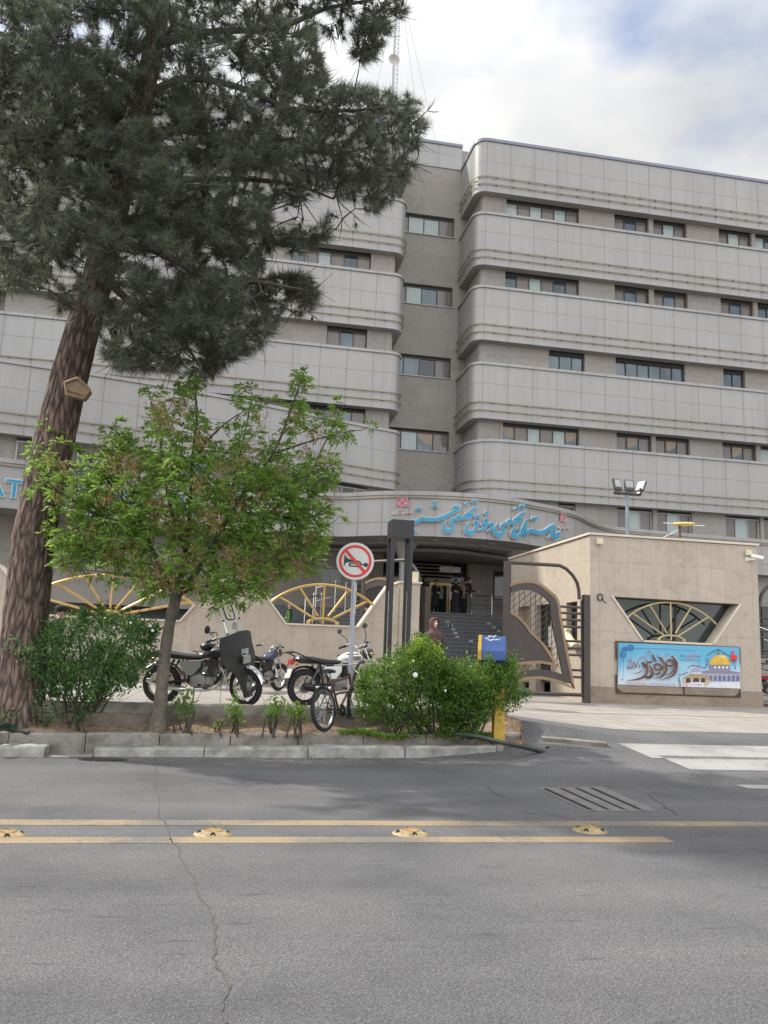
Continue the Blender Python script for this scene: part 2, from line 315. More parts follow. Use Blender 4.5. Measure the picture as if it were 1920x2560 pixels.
M_['white'] = mat('white_paint', (.72, .72, .7), .35, var=.05, coat=.3)
M_['ivory'] = mat('ivory_plastic', (.6, .55, .38), .5, var=.08)
M_['red'] = mat('red_sheeting', (.62, .03, .02), .4, var=.08)
M_['signwhite'] = mat('white_sheeting', (.62, .62, .61), .4, var=.03)
M_['taillight'] = mat('red_lens', (.55, .02, .02), .2, coat=.6)
M_['amberlens'] = mat('amber_lens', (.5, .17, .02), .2, coat=.6)
M_['lamp_glass'] = mat('lamp_lens', (.3, .31, .31), .15, metal=.1, coat=.5)
M_['navy'] = mat('navy_paint', (.02, .03, .075), .3, coat=.4)
M_['blue'] = mat('bin_blue_plastic', (.035, .085, .27), .42, var=.1)
M_['yellow'] = mat('bin_yellow', (.47, .3, .035), .5, var=.2, scale=12)
M_['sky_blue'] = mat('turquoise_letter', (.025, .24, .40), .35, var=.04)
M_['maroon'] = mat('maroon_emblem', (.33, .06, .1), .45, var=.06)
M_['pale_pink'] = mat('pink_emblem_edge', (.62, .45, .45), .45)
M_['wood'] = mat('birdhouse_wood', (.2, .14, .09), .7, var=.25, scale=12)
M_['redpaint'] = mat('red_motorbike_paint', (.5, .03, .03), .3, coat=.5)
M_['rust'] = mat('maroon_rusty_paint', (.075, .03, .026), .55, var=.4, scale=25)
M_['skin'] = mat('skin', (.5, .31, .23), .5, var=.06)
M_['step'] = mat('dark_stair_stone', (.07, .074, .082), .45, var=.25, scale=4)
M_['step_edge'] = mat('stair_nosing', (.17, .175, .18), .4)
M_['pvc'] = mat('black_hose', (.02, .035, .025), .35)
M_['void'] = mat('hole_dark', (.006, .006, .006), .9)
# ================================================================== the setting: ground, road, pavement, kerbs
def sstep(a, b, x): t = min(1, max(0, (x-a)/(b-a))); return t*t*(3-2*t)
def gz(X, Y):                                # height of road / pavement
    if Y < 10.2: return 0.0
    ramp = .31*min(1, max(0, (Y-10.4)/3.6))+.05*sstep(14, 19, Y)+.05*sstep(18.5, 22, Y)
    t = sstep(4.0, 7.5, X)
    if Y > 22.5: return .58*(1-t)+.42*t+sstep(22.5, 30, Y)*(.17*t+.01)
    if Y > 13.2 and X < 4.0: return .58
    if Y > 13.2: return .58*(1-t)+ramp*t
    return ramp*sstep(2.6, 5.5, X)
def kerb_y(X): return 12.30+.085*(X+3)       # line of the kerb's outer top edge
def grid(name, xs, ys, fz, material, keep=None, dz=0):
    mb = MB(); idx = {}
    for j, y in enumerate(ys):
        for i, x in enumerate(xs): mb.v.append((x, y, fz(x, y)+dz))
    n = len(xs)
    for j in range(len(ys)-1):
        for i in range(n-1):
            if keep is None or keep((xs[i]+xs[i+1])/2, (ys[j]+ys[j+1])/2):
                mb.f.append((j*n+i, j*n+i+1, (j+1)*n+i+1, (j+1)*n+i)); mb.m.append(0)
    return kind(mb.build(name, material, smooth=60), 'structure')
def lin(a, b, n): return [a+(b-a)*i/(n-1) for i in range(n)]
g = MB(); g.add([(-1500,-1500,-.35),(1500,-1500,-.35),(1500,1500,-.35),(-1500,1500,-.35)], [(0,1,2,3)])
kind(g.build('ground', M_['dirt'], smooth=0), 'structure')
BED_R = 4.55                                  # right end of the planting bed
xs = [-90, -60, -40, -25, -15]+lin(-10, 4.0, 15)+lin(4.25, 12, 32)+lin(13, 20, 8)+[25, 40, 60, 90]
grid('road', xs, [-60, -30, -10, 0, 6, 10, 11.4]+lin(11.6, 14.6, 21), gz, M_['asphalt'],
     keep=lambda x, y: (x > BED_R+.2 and y < 14.6) or y < kerb_y(x)-.02)
def pavekeep(x, y): return (x < BED_R+.2 and y > in_y(x)+.15) or (x >= BED_R+.2 and y > 14.6)
in_y = lambda X: 12.85+.12*(max(X, -9)+2.5) if X < 3.9 else 13.62
grid('pavement', [-90, -60, -40, -25]+lin(-16, 3.5, 14)+lin(4.05, 12.05, 17)+lin(13, 30, 12)+[45, 90], lin(12.1, 14.6, 11)+lin(15.2, 22.6, 22)+[24, 27, 30, 34, 45, 90], gz, M_['tile'], pavekeep)
mb = MB()
def strip_on(mb, x0, x1, y0, y1, dz, n=30, yf=None):
    for i in range(n):
        a, b = x0+(x1-x0)*i/n, x0+(x1-x0)*(i+1)/n
        ya0, ya1, yb0, yb1 = (y0, y1, y0, y1) if yf is None else (yf(a)+y0, yf(a)+y1, yf(b)+y0, yf(b)+y1)
        mb.add([(a, ya0, gz(a, ya0)+dz), (b, yb0, gz(b, yb0)+dz), (b, yb1, gz(b, yb1)+dz), (a, ya1, gz(a, ya1)+dz)], [(0,1,2,3)])
strip_on(mb, -9, 3.9, .31, .7, .006, 40, in_y); strip_on(mb, 4.9, 40, 18.3, 18.7, .006, 80)
kind(mb.build('tactile_paving', M_['tactile'], smooth=0), 'structure')
# yellow double line, white crossing bars
mb = MB(); mb.box(-60, 60, 7.66, 7.88, 0, .004); mb.box(-60, 3.92, 6.99, 7.2, 0, .004)
kind(mb.build('yellow_lane_line', M_['yellow_line'], smooth=0), 'structure')
mb = MB()
for (xl, yt, yb, z) in ((1575, 1844, 1864, .31), (1672, 1884, 1905, .17), (1822, 1937, 1958, .07), (1990, 1998, 2020, .0)):
    p, q = onZ(xl, yt+2, z), onZ(xl+22, yb, z); strip_on(mb, (p.x+q.x)/2, 20, q.y, p.y, .006, 14)
kind(mb.build('crossing_bars', M_['white_line'], smooth=0), 'structure')
# cracks in the asphalt: thin ragged slivers
def crack(mb, pts, w):
    q = []
    for i in range(len(pts)-1):
        (ax, ay), (bx, by) = pts[i], pts[i+1]; n = 7
        for k in range(n): t = k/n; q.append((ax+(bx-ax)*t+rnd.gauss(0, .006)+.02*math.sin(ay*5+t*4), ay+(by-ay)*t+rnd.gauss(0, .004)))
    q.append(pts[-1])
    for i in range(len(q)-1):
        (ax, ay), (bx, by) = q[i], q[i+1]; d = Vector((bx-ax, by-ay)).normalized(); nn = Vector((-d.y, d.x)); wa = w*rnd.uniform(.2, 1.1); wb = w*rnd.uniform(.2, 1.1)
        mb.add([(ax-nn.x*wa, ay-nn.y*wa, gz(ax, ay)+.004), (bx-nn.x*wb, by-nn.y*wb, gz(bx, by)+.004), (bx+nn.x*wb, by+nn.y*wb, gz(bx, by)+.004), (ax+nn.x*wa, ay+nn.y*wa, gz(ax, ay)+.004)], [(0,1,2,3)])
mb = MB(); c9 = lambda L_: [tuple(onZ(x*K, y*K, 0))[:2] for x, y in L_]
crack(mb, c9([(333,1650),(340,1720),(350,1775),(385,1830),(425,1910),(452,1980),(470,2060),(486,2130),(490,2212)]), .0065)
crack(mb, c9([(1045,1695),(1070,1715),(1110,1728)]), .011); crack(mb, c9([(1120,1690),(1160,1694),(1210,1688),(1260,1682)]), .012)
crack(mb, c9([(1270,1690),(1330,1702),(1400,1712),(1440,1718)]), .014); crack(mb, c9([(1400,1715),(1440,1745),(1462,1762)]), .014); crack(mb, c9([(1130,1755),(1190,1760),(1240,1770)]), .009)
kind(mb.build('road_cracks', mat('crack_fill', (.075, .07, .063), .95), smooth=0), 'structure')
# planting bed soil
def soil_z(X, Y): return .27+.2*sstep(0, .75, Y-kerb_y(X)-.15)+.025*math.sin(3.1*X+1.7*Y)+.02*math.sin(7*X-4*Y)
grid('planting_soil', [-60, -40, -25]+lin(-15, BED_R+.2, 80), lin(11.2, 13.75, 34), lambda x, y: soil_z(x, y) if y > kerb_y(x)+.1 else soil_z(x, y)-.12, M_['soil'], lambda x, y: y > kerb_y(x)+.08 and y < in_y(x)+.1)
# kerbs: upper stones, lower edging, inner stones with retaining wall
def kerbrun(name, material, x0, x1, seg, yf, d0, d1, zb, zt, jit=.006, gap=.012):
    mb = MB(); x = x0
    while x < x1-.05:
        b = min(x1, x+seg); j = rnd.uniform(-jit, jit); k = rnd.uniform(-jit, jit)
        za, zc = zt(x), zt(b)
        pr = [(d0+j, zb), (d0+j+.01, None), (d0+j+.035, 'c'), (d1, 'c'), (d1, zb)]
        def P_(X, Z): 
            return [(X, yf(X)+d, zb if z == zb else (Z-.03+k if z is None else Z+k)) for d, z in pr]
        ni = 9; rg = []
        for k_ in range(ni+1):
            t_ = k_/ni; X_ = x+gap/2+(b-x-gap)*t_; row = P_(X_, za+(zc-za)*t_); er = .018*(1 if k_ in (0, ni) else rnd.random()**2)
            row = [row[0]]+[(q[0], q[1]+rnd.uniform(0, .012)+(er if i_ < 2 else 0), q[2]-er*rnd.uniform(.3, 1)) for i_, q in enumerate(row[1:])]; row[-1] = (row[-1][0], row[-1][1], zb); rg.append(row)
        mb.rings(rg, 0, True, True); x = b
    return kind(mb.build(name, material, smooth=30), 'structure')
kerbrun('kerb', M_['kerb'], -40, 3.95, .98, kerb_y, 0, .17, -.2, lambda x: .27+.009*(x+3))
edge_y = lambda X: kerb_y(X)
mb = None
kerbrun('kerb_edging', M_['kerb2'], -1.62, 4.3, 1.45, edge_y, -.30, -.005, -.2, lambda x: .105+.012*(x+3), .012)
kerbrun('kerb_edging', M_['kerb2'], -40, -2.22, 1.2, edge_y, -.36, -.005, -.2, lambda x: .13, .01)
mb = MB(); mb.add([(-2.2, edge_y(-2.2)-.42, .008), (-1.63, edge_y(-1.63)-.42, .008), (-1.63, edge_y(-1.63)-.002, .02), (-2.2, edge_y(-2.2)-.002, .02)], [(0,1,2,3)])
kind(mb.build('gutter_floor', M_['kerb'], smooth=0), 'structure')
kerbrun('inner_kerb', M_['kerb'], -9, 3.9, 1.02, in_y, 0, .2, .3, lambda x: .665)
mb = MB()
for i in range(20):
    a, b = -9+12.9*i/20, -9+12.9*(i+1)/20
    mb.add([(a, in_y(a)-.06, .1), (b, in_y(b)-.06, .1), (b, in_y(b)-.05, .51), (a, in_y(a)-.05, .51), (b, in_y(b)+.01, .515), (a, in_y(a)+.01, .515)], [(0,1,2,3), (3,2,4,5)])
kind(mb.build('retaining_wall', mat('earthy_concrete', (.15, .125, .1), .95, var=.45, scale=4, bump=.5, bscale=20), smooth=0), 'structure')
mb = MB()
for i in range(10):                            # side of the apron above the open gutter
    a, b = 12.6+2.1*i/10, 12.6+2.1*(i+1)/10; mb.add([(4.76, a, -.3), (4.76, b, -.3), (4.76, b, gz(4.75, b)+.01), (4.76, a, gz(4.75, a)+.01)], [(0,3,2,1)])
mb.add([(3.2, 13.2, .3), (4.8, 13.35, .3), (4.8, 14.8, gz(4.76, 14.7)-.02), (3.2, 14.3, .56)], [(0,1,2,3)])
kind(mb.build('gutter_side', M_['soil'], smooth=0), 'structure')
# broken end of the bed with the open gutter and its pipe
mb = MB()
pts = [(3.9, kerb_y(4.0)+.1, .33), (4.4, 13.2, .36), (4.85, 13.45, .33), (5.6, 13.5, .33), (6.2, 13.2, .26)]
for i in range(4):
    a, b = Vector(pts[i]), Vector(pts[i+1]); n = 5
    for k in range(n):
        p, q = a.lerp(b, k/n), a.lerp(b, (k+1)/n); lo = rnd.uniform(-.3, -.2)
        mb.add([p, q, q+Vector((.05, -.22, lo)), p+Vector((.05, -.22, lo))], [(0,1,2,3)])
mb.add([(3.6, 12.3, -.02), (5.6, 12.3, -.02), (5.6, 13.45, .12), (3.6, 13.45, .12)], [(0,1,2,3)]); mb.add([(3.6, 13.45, .12), (5.6, 13.45, .12), (5.6, 15.2, .24), (3.6, 15.2, .3)], [(0,1,2,3)]); mb.add([(3.9, 13.05, .34), (4.75, 13.35, .33), (4.8, 14.6, .5), (3.9, 14.2, .585)], [(0,1,2,3)])
kind(mb.build('gutter_hole', M_['soil'], smooth=0), 'structure')
mb = MB(); mb.cbox((5.55, 12.95, .16), (1.05, .14, .26), 0, (0, .03, -.5), .02); mb.cbox((4.55, 13.2, .27), (.6, .2, .14), 0, (.1, .05, .35), .03)
kind(mb.build('broken_kerb', M_['kerb'], smooth=30), 'structure')
p = onZ(1187*K, 1622*K, .14); p.z = .14
mb = MB(); MM = Matrix.Translation((p.x, p.y+.05, .12)) @ Euler((R(80), 0, R(25))).to_matrix().to_4x4()
mb.lathe([(.085, -.02), (.085, .0), (.1, .0), (.1, -.5)], 0, 20, MM); mb.lathe([(.001, -.001), (.086, -.001)], 1, 20, MM)
tag(mb.build('drain_pipe', [M_['kerb'], M_['void']], origin=(p.x, p.y, 0)), 'short round culvert pipe opening in the broken gutter', 'pipe')
q = [onZ(985*K, 1586*K, .37), onZ(1030*K, 1591*K, .37), onZ(1085*K, 1604*K, .32), onZ(1140*K, 1616*K, .22), onZ(1178*K, 1626*K, .13)]
mb = MB(); mb.tube(spline([tuple(v) for v in q], 5), .032, 0, 10); tag(mb.build('hose', M_['pvc'], origin=q[0]), 'dark green hose running from the bush into the gutter', 'hose')
q = [onZ(-20, 1578*K, .33), onZ(12*K, 1568*K, .36), onZ(35*K, 1577*K, .3), onZ(62*K, 1583*K, .27)]
mb = MB(); mb.tube(spline([tuple(v) for v in q], 5), [.06]*5+[.05]*5+[.03]*6, 0, 8); tag(mb.build('hose', M_['pvc'], origin=q[0]), 'short black hose end lying by the pine base', 'hose')
# drainage grate in the road: steel plate with four slots
ga, gb_, gc, gd = [onZ(x*K, y*K, 0) for x, y in ((1160,1703),(1302,1700),(1420,1752),(1268,1753))]
gt = thing('drain_grate', 'steel drain grate with four long slots set into the road', 'drain grate', ((ga+gc)*.5)*1.0)
mb = MB(); lerp2 = lambda u, v: ga.lerp(gb_, u).lerp(gd.lerp(gc, u), v)
us = [0, .05, .13, .3, .365, .53, .595, .75, .83, 1.0]
for i in range(len(us)-1):
    a, b = us[i], us[i+1]; slot = i in (1, 3, 5, 7)
    if not slot:
        P4 = [lerp2(a, 0), lerp2(b, 0), lerp2(b, 1), lerp2(a, 1)]
        mb.add([v+Vector((0,0,.006)) for v in P4]+[v+Vector((0,0,.001)) for v in P4], [(3,2,1,0),(0,1,5,4),(1,2,6,5),(2,3,7,6),(3,0,4,7)])
    else:
        for v0, v1 in ((0, .04), (.96, 1)):
            mb.add([lerp2(a, v0)+Vector((0,0,.006)), lerp2(b, v0)+Vector((0,0,.006)), lerp2(b, v1)+Vector((0,0,.006)), lerp2(a, v1)+Vector((0,0,.006))], [(3,2,1,0)])
mb.build('plate', mat('worn_steel', (.17, .165, .16), .55, metal=.4, var=.25, scale=5), gt, world=True, smooth=0)
mb = MB(); mb.add([lerp2(.04, .03)+Vector((0,0,.002)), lerp2(.84, .03)+Vector((0,0,.002)), lerp2(.84, .97)+Vector((0,0,.002)), lerp2(.04, .97)+Vector((0,0,.002))], [(3,2,1,0)])
mb.build('shaft', M_['void'], gt, world=True, smooth=0)
p = onZ(222*K, 1641*K, 0); mb = MB(); mb.lathe([(.001, .012), (.2, .012), (.24, .004), (.24, 0)], 0, 24, Matrix.Translation((p.x, p.y, 0)) @ Matrix.Diagonal((1.3, .8, 1, 1)))
tag(mb.build('manhole_cover', M_['black'], origin=(p.x, p.y, 0)), 'small dark manhole cover in the road near the kerb gap', 'manhole cover')
# road studs: shallow yellow domes with an emblem ring and reflector eyes
def make_stud():
    t = thing('road_stud', 'round yellow road stud nearest the left edge', 'road stud', (0,0,0))
    mb = MB(); mb.lathe([(.158, 0), (.154, .005), (.12, .017), (.082, .026), (.078, .029), (.001, .031)], 0, 32)
    mb.build('dome', mat('cream_yellow_plastic', (.26, .2, .105), .65, var=.45, scale=16), t)
    mb = MB(); mb.tube([(.07*math.cos(a), .07*math.sin(a), .03) for a in lin(0, 2*math.pi, 25)[:-1]], .006, 0, 6, closed=True)
    for a in range(6): mb.tube([(.02*math.cos(a*1.047), .02*math.sin(a*1.047), .03), (.065*math.cos(a*1.047), .065*math.sin(a*1.047), .03)], .005, 0, 5)
    mb.build('emblem_ring', mat('stud_brown', (.3, .17, .05), .5), t)
    for k in range(4):
        a = k*math.pi/2-math.pi/2; mb = MB(); MM = Matrix.Translation((.115*math.cos(a), .115*math.sin(a), .036)) @ Euler((0, R(62), 0)).to_matrix().to_4x4()
        MM = Matrix.Translation((.115*math.cos(a), .115*math.sin(a), .013)) @ Matrix.Rotation(a, 4, 'Z') @ Matrix.Rotation(R(40), 4, 'Y')
        mb.lathe([(.001, .006), (.014, .006), (.016, .012), (.022, .012), (.024, 0)], 0, 14, MM); mb.build('reflector', M_['black'], t)
    return t
stud = make_stud()
def dup(root, loc, rz=None, label=None):
    r = root.copy(); COL.objects.link(r); r.location = loc
    if rz is not None: r.rotation_euler = (0, 0, rz)
    if label: r['label'] = label
    for ch in list(root.children):
        c = ch.copy(); COL.objects.link(c); c.parent = r
        for g2 in list(ch.children): d = g2.copy(); COL.objects.link(d); d.parent = c
    return r
SL = ['round yellow road stud cut by the left edge of the road view', 'yellow road stud beside the long crack, second from the left', 'worn yellow road stud in line with the rose bush', 'rightmost yellow road stud, below the drain grate']
for i, (x, y, rz) in enumerate(((15, 2082, .3), (533, 2079, 0), (1026, 2078, .1), (1475, 2071, -.7))):
    p = onZ(x, y, .02); p.z = 0
    if i == 0: stud.location = p; stud.rotation_euler = (0,0,rz); s_ = stud
    else: s_ = dup(stud, p, rz)
    s_['label'] = SL[i]; s_['group'] = 'yellow road studs between the lane lines'

# ================================================================== hospital building
def offpath(path, d):                        # offset a plan polyline outward (to its right-hand side seen along the path: -Y for +X travel)
    out = []
    n = len(path)
    for i in range(n):
        a = Vector(path[max(i-1, 0)]); b = Vector(path[i]); c = Vector(path[min(i+1, n-1)])
        t1 = (b-a).normalized() if i > 0 else (c-b).normalized(); t2 = (c-b).normalized() if i < n-1 else t1
        n1 = Vector((t1.y, -t1.x)); n2 = Vector((t2.y, -t2.x)); m = (n1+n2).normalized(); k = m.dot(n1)
        q = b+m*(d/max(.3, k)); out.append((q.x, q.y))
    return out
def sweep(mb, path, prof, mats):             # prof: list of (offset, z)
    offs = {o: offpath(path, o) for o in set(p[0] for p in prof)}
    n = len(path)
    for k in range(len(prof)-1):
        o0, z0 = prof[k]; o1, z1 = prof[k+1]
        vs = [(offs[o0][i][0], offs[o0][i][1], z0) for i in range(n)]+[(offs[o1][i][0], offs[o1][i][1], z1) for i in range(n)]
        mb.add(vs, [(i, i+1, n+i+1, n+i) for i in range(n-1)], mats[k])
def along(path, s):                          # point and tangent at arclength s
    for i in range(len(path)-1):
        a, b = Vector(path[i]), Vector(path[i+1]); l = (b-a).length
        if s <= l or i == len(path)-2: t = (b-a).normalized(); return a+t*s, t
        s -= l
def plen(path): return sum((Vector(path[i+1])-Vector(path[i])).length for i in range(len(path)-1))
def vjoints(mb, path, z0, z1, ss, m, wd=.02, off=.004):
    for s in ss:
        p, t = along(path, s); n = Vector((t.y, -t.x)); a = p-t*wd/2+n*off; b = p+t*wd/2+n*off
        mb.add([(a.x, a.y, z0), (b.x, b.y, z0), (b.x, b.y, z1), (a.x, a.y, z1)], [(0,1,2,3)], m)
def band(parent, path, z0, z1, s0, step, mid=None, name='cladding_band', roof=False, rails=(.40, .80), lip=True):
    mb = MB(); mid = z1-1.08 if mid is None else mid; h = .009
    prof = [(-.5, z0), (0, z0), (0, mid-h), (0, mid+h), (0, z1-.13)]; ms = [2, 0, 1, 0]
    if roof: prof += [(0, z1), (.06, z1), (.06, z1+.16), (-.6, z1+.16)]; ms += [0, 3, 3, 3]
    else: prof += [(.07, z1-.13), (.07, z1), (-.5, z1)]; ms += [0, 0, 0]
    sweep(mb, path, prof, ms)
    Lp = plen(path); ss = []; s = s0
    while s > .3: s -= step
    s += step
    while s < Lp-.2: ss.append(s); s += step
    vjoints(mb, path, z0+.002, z1-.135, ss, 1)
    vjoints(mb, path, z1-.128, z1-.002, ss, 1, .025, .074)
    b = mb.build(name, [M_['cladding'], M_['joint'], M_['soffit'], M_['roof']], parent, world=True, smooth=40)
    for r_ in rails:                          # brass tubes in lengths on stand-offs
        mb = MB(); zz = z0+r_; pp = offpath(path, .09)
        sweep(mb, path, [(.075, zz-.025), (.105, zz-.025), (.105, zz+.025), (.075, zz+.025), (.075, zz-.025)], [0]*4)
        s = .25
        while s < Lp:
            p, t = along(path, s); n = Vector((t.y, -t.x)); p = p+n*.055; a = math.atan2(t.y, t.x)
            mb.cbox((p.x, p.y, zz-.012), (.05, .12, .06), 1, (0, 0, a)); s += .88
        mb.build('rail', [M_['rail'], M_['rail']], parent, world=True, smooth=0)
    return b
M_['roof'] = mat('roof_edge_metal', (.17, .185, .23), .4, metal=.3, var=.05)
def window(parent, x0, x1, z0, z1, y, pat, pale=False, name='window', M=None, top=.10, widths=None):
    mats = [M_['glass'], M_['curtain'], M_['screen'], M_['amber'], M_['glass_dark'], M_['dark']]; code = {'g': 0, 'c': 1, 'b': 2, 'a': 0, 'd': 4}
    mb = MB(); fr = MB(); n = len(pat); f = .05; fw = x1-x0
    mb.M = fr.M = M
    wds = widths or [1/n]*n; acc = [0]
    for q in wds: acc.append(acc[-1]+q)
    zt = z1-top
    fr.box(x0, x1, y, y+.08, z0, z0+f); fr.box(x0, x1, y, y+.08, zt-f, zt)
    for i, k in enumerate(pat):
        a, b = x0+fw*acc[i], x0+fw*acc[i+1]; yy = y+(.035 if i % 2 else .055)
        mb.add([(a, yy, z0+f), (b, yy, z0+f), (b, yy, zt-f), (a, yy, zt-f)], [(0,1,2,3)], code[k])
        if k == 'a':
            sgn = 1 if i % 2 else -1; cx = a if sgn > 0 else b; W_ = (b-a)*.96; H_ = (zt-z0)*.5
            P_ = [(cx, yy-.004, zt-f)]+[(cx+sgn*W_*math.sin(q), yy-.004, zt-f-.08-H_*math.cos(q)) for q in lin(0, 1.45, 7)]+[(cx+sgn*W_, yy-.004, zt-f)]
            mb.add(P_, [tuple(range(len(P_))) if sgn > 0 else tuple(reversed(range(len(P_))))], 3)
    for i, s in enumerate(acc):
        x = x0+fw*s; e = f*.9 if 0 < i < n else f; fr.box(max(x0, x-e/2 if 0 < i < n else (x if i == 0 else x-e)), min(x1, x+e/2 if 0 < i < n else (x+e if i == 0 else x)), y-.004, y+.084, z0+.001, zt-.001)
    if top > .02: mb.box(x0, x1, y-.01, y+.02, zt+.001, z1, 5)  # dark strip painted in for the soffit's shade above the frame
    o = mb.build(name, mats, parent, world=True, smooth=0)
    fo = fr.build('window_frame', M_['frame_light' if pale else 'frame'], None, smooth=0)
    fo.data.transform(Matrix.Translation(-parent.location)); fo.parent = o
    return o
def facade_row(parent, x0, x1, z0, z1, yw, wins, material, scale=1.0):   # wall pieces between windows, windows set back
    x = x0
    for a, b in [(w_[0]*scale, w_[1]*scale) for w_ in wins]+[(x1, x1)]:
        if a > x: mb = MB(); mb.box(x, a, yw, yw+.3, z0-.05, z1+.05); mb.build('wall', material, parent, world=True, smooth=0)
        x = b
    for w_ in wins: window(parent, w_[0]*scale, w_[1]*scale, z0+.002, z1-.002, yw+.17, w_[2], len(w_) > 3)
H = thing('hospital_building', 'large grey six storey hospital clad in metal bands with rounded corners', 'building', (10, 40, .6))
def corner(x, y, r, a0, a1, n=7): return arc(x, y, r, a0, a1, n)
RWp = [(11.05, 41.0)]+corner(11.65, 38.6, .6, 180, 270)+[(46, 38.0)]
RWl = [(11.05, 41.0)]+corner(12.55, 39.5, 1.5, 180, 270, 10)+[(46, 38.0)]
LWp = [(-50, 37.9)]+corner(6.9, 38.5, .6, -90, 0)+[(7.5, 41.0)]
LWl = [(-45, 27.5), (-20, 30.7), (-9, 32.75), (-5.8, 33.42), (-3.2, 34.05), (0, 35.15), (2.7, 36.2), (4.9, 37.15), (6.15, 37.65)]+corner(6.95, 38.55, .62, -62, 0, 5)+[(7.57, 41.0)]
sR = plen(RWp[:9])+1.2; sRl = plen(RWl[:12])+.45
ZB = [(20.97, 23.82), (17.01, 19.86), (13.0, 15.85)]
for z0, z1 in ZB:
    band(H, RWp, z0, z1, sR, 1.28); band(H, LWp, z0, z1, 56.1, 1.28)
band(H, RWp, 24.96, 27.75, sR, 1.28, 26.62, roof=True); band(H, LWp, 24.96, 27.75, 56.1, 1.28, 26.62, roof=True)
band(H, RWl, 9.17, 12.0, sRl, 1.28); band(H, LWl, 9.15, 12.0, plen(LWl)-2.9, 1.36)
RS = 1.0105
FR = {23.82: (24.96, [(12.65, 16.6, 'cbcbcb'), (18.56, 20.5, 'bgb'), (20.76, 22.67, 'bcb'), (24.55, 26.5, 'bcb'), (26.72, 28.66, 'cgb'), (30.5, 32.4, 'bcb')]),
      19.86: (20.97, [(12.65, 16.6, 'gbcbgb'), (18.54, 20.47, 'bgb'), (20.74, 22.64, 'bgb'), (24.54, 26.46, 'bgb'), (26.71, 28.66, 'ggb'), (30.5, 32.4, 'bgb')]),
      15.85: (17.01, [(14.99, 16.9, 'ggg'), (18.56, 22.4, 'gggggg'), (24.57, 25.82, 'gg'), (28, 30, 'ggg')]),
      12.0: (13.0, [(12.64, 16.59, 'abcbca'), (18.58, 20.48, 'bab'), (20.71, 22.57, 'bab'), (24.39, 26.31, 'bab'), (26.56, 28.5, 'cbb'), (30.5, 32.4, 'bab')])}
for z0, (z1, wl) in FR.items(): facade_row(H, 12.61, 46, z0, z1, 38.42, wl, M_['stucco'], RS)
facade_row(H, 12.61, 46, 7.9, 9.17, 38.42, [(15.5, 16.4, 'd', 1), (18.59, 20.49, 'bcb', 1), (20.72, 22.61, 'bcb', 1), (24.46, 26.4, 'bcb', 1), (26.59, 28.5, 'bbb', 1), (30.5, 32.4, 'bcb', 1)], M_['stucco'], RS)
FL = {23.82: (24.96, [(-14.5, -10.6, 'gbcbgb'), (-6.2, -2.3, 'bgbgcb'), (1.9, 5.78, 'gbcbgb')]), 19.86: (20.97, [(-14.5, -10.6, 'gbcbgb'), (-6.2, -2.3, 'bgbgcb'), (1.9, 5.78, 'gbcbgb')]),
      15.85: (17.01, [(-14.5, -10.6, 'gbcbgb'), (-4.4, -2.3, 'bgb'), (3.8, 5.75, 'bgb')]), 12.0: (13.0, [(-14, -10, 'gbcbgb'), (1.95, 5.83, 'bggbgb')])}
for z0, (z1, wl) in FL.items(): facade_row(H, -50, 6.69, z0, z1, 38.32, wl, M_['stucco'], 1.0105)
mb = MB()                                     # walls around the rounded corners behind the bands
sweep(mb, [(11.05, 41.0)]+corner(11.65, 38.6, .6, 180, 270)+[(12.6, 38.0)], [(-.42, 7.0), (-.42, 27.6)], [0]); sweep(mb, [(6.7, 37.9)]+corner(6.9, 38.5, .6, -90, 0)+[(7.5, 41.0)], [(-.42, 7.0), (-.42, 27.6)], [0])
sweep(mb, LWl[:-1], [(-.5, 3.0), (-.5, 9.2)], [0])
mb.build('wall', M_['stucco'], H, world=True)
# window pieces in the curved low storey of the left wing
def curved_window(x0, x1, z0, z1, pat):
    pa = [p for p in LWl]; 
    def yat(x):
        for i in range(len(pa)-1):
            if pa[i][0] <= x <= pa[i+1][0]: t = (x-pa[i][0])/(pa[i+1][0]-pa[i][0]); return pa[i][1]+t*(pa[i+1][1]-pa[i][1])
    ya, yb = yat(x0), yat(x1); a = math.atan2(yb-ya, x1-x0); ln = math.hypot(x1-x0, yb-ya)
    window(H, 0, ln, z0, z1, 0, pat, True, M=Matrix.Translation((x0, ya+.40, 0)) @ Matrix.Rotation(a, 4, 'Z'))
curved_window(4.2, 6.05, 7.9, 9.12, 'bdb'); curved_window(-8.3, -6.1, 7.9, 9.12, 'bb'); curved_window(-2.5, 1.2, 7.9, 9.12, 'bgbgb')
# recess between the wings
wl = [(7.2, 10.69, 'bccb'), (7.2, 10.67, 'bcgb'), (7.2, 10.65, 'ggdb'), (7.2, 10.63, 'bcab')]
mb = MB(); zs = [(23.8, 24.93), (19.81, 20.93), (15.86, 16.99), (11.89, 13.0)]
prev = 29.0
for (a, b) in zs: mb.box(6.6, 11.6, 41.0, 41.4, b, prev); mb.box(10.72, 11.6, 41.0, 41.4, a, b); prev = a
mb.box(6.6, 11.6, 41.0, 41.4, 6.5, prev)
mb.build('wall', M_['stucco'], H, world=True, smooth=0)
for (a, b), (x0, x1, pt) in zip(zs, wl):
    window(H, 7.6, 10.72, a, b, 41.16, pt, widths=[.2, .27, .27, .26])
    mb = MB(); mb.box(7.0, 10.76, 40.94, 41.16, a-.05, a-.002); mb.build('window_sill', M_['cladding'], H, world=True, smooth=0)
band(H, [(4, 40.95), (11.06, 40.95)], 27.8, 29.15, .6, 1.28, 28.6, roof=True, rails=())
